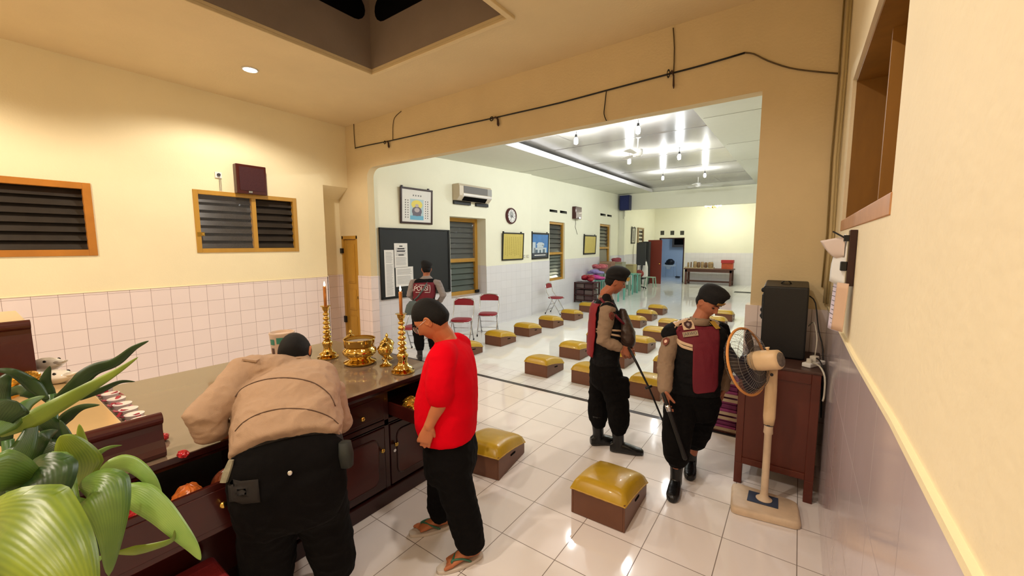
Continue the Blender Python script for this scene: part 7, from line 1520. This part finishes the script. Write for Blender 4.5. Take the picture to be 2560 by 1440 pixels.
at_head(HR @ Matrix.Translation((.020, .098, .058)) @ Matrix.Rotation(-.3, 4, 'Z') @ Matrix.Rotation(-.2, 4, 'X'), pR, [(-.022, -.009), (.022, -.009), (.022, .009), (-.022, .009)], M_GOLD, 'beret_badge')
c = MB(); limb(c, [sr+lR*.06-Z3*.01, sr+lR*.01-Z3*.015, sr.lerp(er, .5), er, er.lerp(wr, .5), wr-(wr-er).normalized()*.012], [.058, .064, .062, .06, .054, .046]); limb(c, [sl-lR*.06-Z3*.01, sl-lR*.01-Z3*.015, sl.lerp(el, .5), el, wl-(wl-el).normalized()*.0], [.07, .07, .064, .06, .046])
torso(c, [(GD(1733, 965, 3.22), lR*.165, fR*.115), (wst, lR*.165, fR*.12), (chs, lR*.17, fR*.115), (shl, lR*.14, fR*.08), (GD(1746, 808, 3.2), lR*.075, fR*.065), (GD(1748, 795, 3.19), lR*.063, fR*.06)])
sh_o = fuse('uniform_shirt', c, M_KHAKI2, pR, .006, 3, FOLD); bvS = BV(sh_o)
c = MB(); torso(c, [(GD(1733, 978, 3.22), lR*.190, fR*.138), (GD(1734, 950, 3.22), lR*.192, fR*.142), (GD(1739, 915, 3.22), lR*.195, fR*.145), (GD(1745, 870, 3.22), lR*.20, fR*.145), (GD(1747, 842, 3.22), lR*.20, fR*.138), (GD(1747, 822, 3.22), lR*.19, fR*.115), (GD(1746, 810, 3.22), lR*.13, fR*.085), (GD(1746, 803, 3.21), lR*.08, fR*.07)])
limb(c, [shl-lR*.06+Z3*.03, sr+Z3*.05+lR*.04, sr+Z3*.03+lR*.0, sr+Z3*.008-lR*.008], [.055, .058, .060, .060]); limb(c, [shl+lR*.06+Z3*.03, sl+Z3*.05-lR*.04, sl+Z3*.028+lR*.01, sl-Z3*.0+lR*.02], [.055, .058, .058, .05])
ve = fuse('vest', c, M_VESTB, pR, .0055, 3, FOLD); bvR = BV(ve); D_ = 3.05
def g(*p): return [GD(x, y, D_) for x, y in p]
vf = (fR*.8+(CAM-chs).normalized()*.5).normalized()
decal(bvR, 'maroon_panel', g((1690, 826), (1692, 838), (1697, 850), (1712, 862), (1731, 872), (1732, 900), (1731, 940), (1733, 978), (1745, 985)), g((1796, 818), (1799, 838), (1799, 855), (1798, 870), (1797, 885), (1796, 910), (1795, 940), (1794, 965), (1785, 980)), vf, M_VESTR, pR, .004, 22, 3)
decal(bvR, 'maroon_panel', g((1724, 800), (1712, 806), (1696, 816), (1690, 828)), g((1748, 812), (1762, 820), (1782, 816), (1797, 822)), vf, M_VESTR, pR, .004, 16, 3)
decal(bvR, 'reflective_band', g((1681, 805), (1700, 794), (1720, 783)), g((1690, 816), (1707, 806), (1728, 796)), vf, M_REFL, pR, .006, 6, 5)
decal(bvR, 'reflective_band', g((1776, 792), (1788, 798), (1798, 808)), g((1772, 798), (1784, 806), (1796, 818)), vf, M_REFL, pR, .006, 6, 5)
for dy in (0, 8.5): decal(bvR, 'reflective_band', g((1692, 843+dy*.6), (1705, 853+dy), (1732, 862+dy)), g((1691, 849+dy*.6), (1704, 860+dy), (1732, 869+dy)), vf, M_REFL, pR, .0065, 5, 6)
B1 = flat_patch(bvR, 'emblem_ground', 1720, 815, .084, .084, D_, vf, M_REFL, pR, .011, .12); flat_patch(bvR, 'emblem', 0, 0, .062, .070, D_, vf, mat('dark_emblem', '3a1512', .6), pR, .014, 0, SHLD, base=B1); flat_patch(bvR, 'emblem_mark', 0, 0, .024, .032, D_, vf, mat('emblem_grey', '8d7d78', .5), pR, .017, 0, SHLD, base=B1)
nmM = mat('name_ground', 'a08c70', .6); B2 = flat_patch(bvR, 'name_patch', 1726, 836, .110, .040, D_, vf, nmM, pR, .011, .13); flat_patch(bvR, 'name_lettering', 0, 0, 1, .036, D_, vf, M_INKD, pR, .0135, word='JARWO', sx=.80, base=B2)
cc = GD(1725.5, 835.5, D_); MT = Matrix(((CR.x, CU.x, -CF.x, cc.x), (CR.y, CU.y, -CF.y, cc.y), (CR.z, CU.z, -CF.z, cc.z), (0, 0, 0, 1))) @ Matrix.Rotation(.13, 4, 'Z')
flat_patch(bvR, 'yellow_patch', 1783, 817, .055, .075, D_, vf, mat('yellow_cloth', 'b98f33', .7), pR, .012, .12)
sv = (-lR+fR*.7).normalized(); B3 = flat_patch(bvS, 'sleeve_patch', 1667, 856, .055, .07, 3.05, sv, mat('rust_patch', '6e3325', .7), pR, .006, .05, SHLD); flat_patch(bvS, 'sleeve_emblem', 0, 0, .026, .03, 3.05, sv, mat('pale_emblem', 'e0b9a0', .5), pR, .009, 0, [(math.cos(k)*.5, math.sin(k)*.5) for k in [i*PI/5 for i in range(10)]], base=B3)
patch(bvS, 'collar_tab', 1726, 782, .026, .034, 3.05, vf, M_VESTB, pR, .010, .1); patch(bvS, 'collar_tab', 1726, 782, .014, .012, 3.05, vf, M_WHITE, pR, .013, .1); patch(bvR, 'shoulder_button', 1698, 777, .012, .012, 3.05, (vf+Z3).normalized(), M_WHITE, pR, .006, 0, [(math.cos(k)*.5, math.sin(k)*.5) for k in [i*PI/4 for i in range(8)]])
col = MB(); col.loft([(GD(1746, 810, 3.2), lR*.088, fR*.08), (GD(1748, 801, 3.19), lR*.072, fR*.07), (GD(1749, 795, 3.185), lR*.068, fR*.067)], 28, cap=False); col.v = [tuple(V(p)-l) for p in col.v]; o = col.build('collar', M_KHAKI2, pR, smooth=True); s_ = o.modifiers.new('s', 'SOLIDIFY'); s_.thickness = .006
c = MB(); torso(c, [(GD(1733, 970, 3.22), lR*.17, fR*.125), (hip, lR*.18, fR*.13), (GD(1732, 1020, 3.22), lR*.18, fR*.13), (GD(1730, 1042, 3.22), lR*.15, fR*.11)])
limb(c, spline([hip-lR*.088-Z3*.03, kr_, ar_+Z3*.14]), [.12, .118, .113, .106, .10, .097, .093, .087, .07]); limb(c, spline([hip+lR*.088-Z3*.03, kl_, al_+Z3*.14]), [.12, .118, .112, .106, .10, .096, .092, .086, .068])
for s__ in (-1, 1): pkx = (kr_ if s__ < 0 else kl_).lerp(hip, .35)+lR*s__*.075; c.loft([(pkx+Z3*.08, fR*.06, lR*.035), (pkx-Z3*.08, fR*.065, lR*.04)], 8, e=4)
fuse('trousers', c, M_TROU, pR, .008, 4, FOLDT)
bo = MB(); boot(bo, (ar_.x, ar_.y), V((.1, -1, 0)), 0, .285, .048, .28, .058); boot(bo, (al_.x, al_.y), V((.15, -1, 0)), 0, .285, .048, .27, .058); fuse('boots', bo, M_BOOT, pR, .0055, 2)
o = empty('search_baton', ROD2[1], 0, 'short thick black search baton in the maroon vest officer hand', 'baton'); l2 = V(ROD2[1]); MB().tube([p-l2 for p in ROD2], [.013, .015, .017], 12, round_ends=True).build('baton', M_BLK, o, smooth=True); MB().tube([ROD2[1]-l2, ROD2[1].lerp(ROD2[2], .12)-l2], .019, 12).build('grip_ring', M_CHROME, o, smooth=True)

# ---- officer reading the blackboard, back turned
pB = empty('person', (-2.38, 3.3, 0), 0, 'person in beret and vest lettered on the back, reading the blackboard', 'person')
fB = V((-.80, .60, 0)).normalized(); rB = V((fB.y, -fB.x, 0)); dB = 6.75; l = V(pB.location)
hip, wst, chs, shl = GD(1060, 780, dB), GD(1060, 752, dB), GD(1062, 722, dB), GD(1065, 703, dB); nek = GD(1066, 690, dB); hd = GD(1066, 674, dB)
HB = frame(hd, fB*.97-Z3*.2, Z3)
sl, sr = GD(1031, 705, dB), GD(1096, 706, dB); el, wl = GD(1024, 738, dB-.05), GD(1040, 750, dB+.1); er, wr = GD(1108, 738, dB), GD(1100, 752, dB+.12)
kL, aL = GD(1046, 835, dB), GD(1050, 896, dB-.02); kR_, aR_ = GD(1082, 835, dB+.05), GD(1084, 888, dB+.1); aL.z = .1; aR_.z = .1
sk = MB(); head(sk, HB, 1.); limb(sk, [nek-Z3*.04, hd-Z3*.05], [.06, .055]); torso(sk, [(hip, rB*.12, fB*.08), (chs, rB*.13, fB*.09), (shl, rB*.12, fB*.06), (nek, rB*.05, fB*.05)])
limb(sk, [sl, el, wl], [.045, .038, .028]); limb(sk, [sr, er, wr], [.045, .038, .028]); hand(sk, wl, fB+rB*.5, -Z3, -1, (.7,)*4); hand(sk, wr, fB-rB*.5, -Z3, 1, (.7,)*4)
for h_, k_, a_ in ((hip-rB*.09, kL, aL), (hip+rB*.09, kR_, aR_)): limb(sk, [h_, k_, a_], [.07, .05, .035])
fuse('body', sk, M_SKIN['mid'], pB, .007, 2); hair('hair', HB, pB, 1., lambda x, y, z: short_hair(x, y, z), .007); beret('beret', HB, pB, 1.02, 1, .1)
c = MB(); limb(c, [sl+rB*.05, sl+rB*.015, el, wl], [.05, .058, .052, .04]); limb(c, [sr-rB*.05, sr-rB*.015, er, wr], [.05, .058, .052, .04]); torso(c, [(hip, rB*.16, fB*.11), (chs, rB*.17, fB*.11), (shl, rB*.14, fB*.08), (nek, rB*.06, fB*.055)]); fuse('uniform_shirt', c, mat('grey_uniform_cloth', '8b8280', .85), pB, .008, 3, FOLD)
c = MB(); torso(c, [(GD(1060, 768, dB), rB*.175, fB*.13), (GD(1060, 745, dB), rB*.18, fB*.135), (GD(1062, 720, dB), rB*.19, fB*.13), (GD(1064, 703, dB), rB*.185, fB*.10), (GD(1065, 697, dB), rB*.12, fB*.08)]); ve = fuse('vest', c, M_VESTB, pB, .007, 3, FOLD); bvB = BV(ve); D_ = dB-.1
decal(bvB, 'maroon_panel', g((1030, 708), (1028, 730), (1032, 745), (1050, 762)), g((1088, 706), (1088, 728), (1086, 742), (1066, 758)), -fB, M_VESTR, pB, .012, 12, 4)
cc = GD(1052, 722, D_); MT = Matrix(((CR.x, CU.x, -CF.x, cc.x), (CR.y, CU.y, -CF.y, cc.y), (CR.z, CU.z, -CF.z, cc.z), (0, 0, 0, 1)))
decal_text(bvB, 'back_lettering', 'POLISI', .105, MT @ Matrix.Translation((.008, 0, 0)), -fB, M_WHITE, pB, .016, .80)
mb = MB(); P = [bvB.put(p, -fB, .011)-l for p in g((1030, 713), (1041, 713), (1052, 713), (1063, 713), (1074, 713), (1075, 722), (1074, 731), (1063, 731), (1052, 731), (1041, 731), (1030, 731), (1029, 722))]; mb.tube(P+[P[0]], .005, 6); mb.build('lettering_border', M_WHITE, pB, smooth=True)
mb = MB(); P = [bvB.put(p, -fB, .02)-l for p in g((1075, 696), (1065, 712), (1055, 728), (1045, 742), (1036, 752))]; mb.tube(P, .014, 6); sbm = mat('grey_green_bag', '4f5a5a', .7); mb.build('bag_strap', sbm, pB, smooth=True)
bgp = GD(1032, 768, dB-.28); mb = MB(); mb.loft([(bgp+Z3*.10, rB*.05, fB*.03), (bgp+Z3*.04, rB*.10, fB*.05), (bgp-Z3*.07, rB*.13, fB*.06), (bgp-Z3*.12, rB*.11, fB*.04)], 14, e=3.2); mb.v = [tuple(V(p)-l) for p in mb.v]; mb.build('shoulder_bag', sbm, pB, smooth=True)
c = MB(); torso(c, [(GD(1060, 760, dB), rB*.165, fB*.12), (hip, rB*.175, fB*.13), (GD(1062, 795, dB), rB*.16, fB*.12)]); limb(c, [hip-rB*.085, kL, aL+Z3*.12], [.115, .09, .07]); limb(c, [hip+rB*.085, kR_, aR_+Z3*.12], [.115, .09, .07]); fuse('trousers', c, M_TROU, pB, .009, 3, FOLDT)
bo = MB(); boot(bo, (aL.x, aL.y), fB); boot(bo, (aR_.x, aR_.y), fB); fuse('boots', bo, M_BOOT, pB, .007, 2)
# ------------------------------------------------------------------ light
def light(name, typ, loc, power, col, size=.1, target=None, spot=None, shape=None, sy=None):
    l = bpy.data.lights.new(name, typ); l.energy = power; l.color = col
    if typ == 'AREA':
        l.size = size
        if sy: l.shape = 'RECTANGLE'; l.size_y = sy
    else: l.shadow_soft_size = size
    if typ == 'SPOT': l.spot_size = math.radians(spot); l.spot_blend = .35
    o = bpy.data.objects.new(name, l); C.objects.link(o); o.location = loc
    if target is not None: o.rotation_euler = (V(target)-V(loc)).to_track_quat('-Z', 'Y').to_euler()
    return o
WARM = (1., .91, .79); WARM2 = (1., .86, .70); COOL = (.97, 1., 1.)
M_LAMP = mat('lamp_glow', 'ffffff', .5, emit='fff6e6', estr=40.)
M_RIM = mat('lamp_rim', 'd9d6d0', .3)
D = GZ(625, 173, ZC)
for i, (x, y, p, c) in enumerate(((D.x, D.y, 150, WARM), (-2.6, -1.9, 240, WARM2), (.4, -2.2, 230, WARM2), (2.15, -1.9, 75, WARM2), (1.75, .35, 95, WARM))):  # last entry is an unseen fill lamp added to brighten beam and right pillar
    if p == 0: continue
    r = empty('downlight', (x, y, ZC), 0, ['round recessed downlight glowing white in the cream ceiling left of the light well', 'recessed ceiling downlight over the far end of the altar tables behind the view', 'recessed ceiling downlight near the middle of the room behind the view', 'recessed ceiling downlight close to the right wall behind the view', 'added unseen fill downlight right of the light well, above the frame'][i], 'ceiling light')
    mb = MB(); mb.torus((0, 0, -.004), .078, .01, 2, 28, 8); mb.build('rim', M_RIM, r, smooth=True)
    mb = MB(); mb.cyl((0, 0, -.008), .07, .006); mb.build('lens', M_LAMP, r)
    light('downlight_beam', 'SPOT', (x, y, ZC-.03), p, c, .06, (x, y, 0), 150)
# hall bulbs hanging under the glossy ceiling
M_BULB = mat('bulb_glow', 'ffffff', .5, emit='f4fbff', estr=60.)
BP = [(1440, 352), (1595, 325), (1573, 403), (1698, 392), (1657, 445), (1762, 438)]
first = None; lab = ['nearest and leftmost', 'nearest on the right', 'second in the left row', 'second in the right row', 'farthest in the left row', 'farthest in the right row']
for i, (px, py) in enumerate(BP):
    p = S(px, py); p = GZ(px, py, p.z-.02); zt = zc(p.y)+up
    if first is None:
        first = empty('hanging_bulb', (p.x, p.y, p.z))
        mb = MB(); mb.lathe([(.012, -.06), (.03, -.05), (.036, -.02), (.034, .02), (.022, .05), (.014, .055)], n=16); mb.build('glass_bulb', M_BULB, first, smooth=True)
        mb = MB(); mb.cyl((0, 0, .05), .018, .05); mb.build('socket', M_BLK, first)
        mb = MB(); mb.tube([(0, 0, .1), (0, 0, .2)], .004, 6); mb.build('cord', M_BLK, first); o = first
    else: o = copy_tree(first); o.location = p
    tag(o, 'white bulb hanging from the grey hall ceiling, '+lab[i], 'light bulb', 'bulbs under the hall ceiling')
    light('bulb_light', 'POINT', (p.x, p.y, p.z-.1), 58, COOL, .05)
light('far_room_light', 'POINT', (-.3, 18.6, 3.35), 100, (1., .98, .86), .12)
light('small_room_light', 'POINT', (-2.2, 22.5, 2.7), 40, (.8, .9, 1.), .1)
w = bpy.data.worlds.new('world'); bpy.context.scene.world = w; w.use_nodes = True; w.node_tree.nodes['Background'].inputs[0].default_value = (.03, .03, .035, 1); w.node_tree.nodes['Background'].inputs[1].default_value = 1
vs = bpy.context.scene.view_settings; vs.view_transform = 'Standard'; vs.look = 'None'; vs.gamma = 1; vs.exposure = 0; vs.use_curve_mapping = False
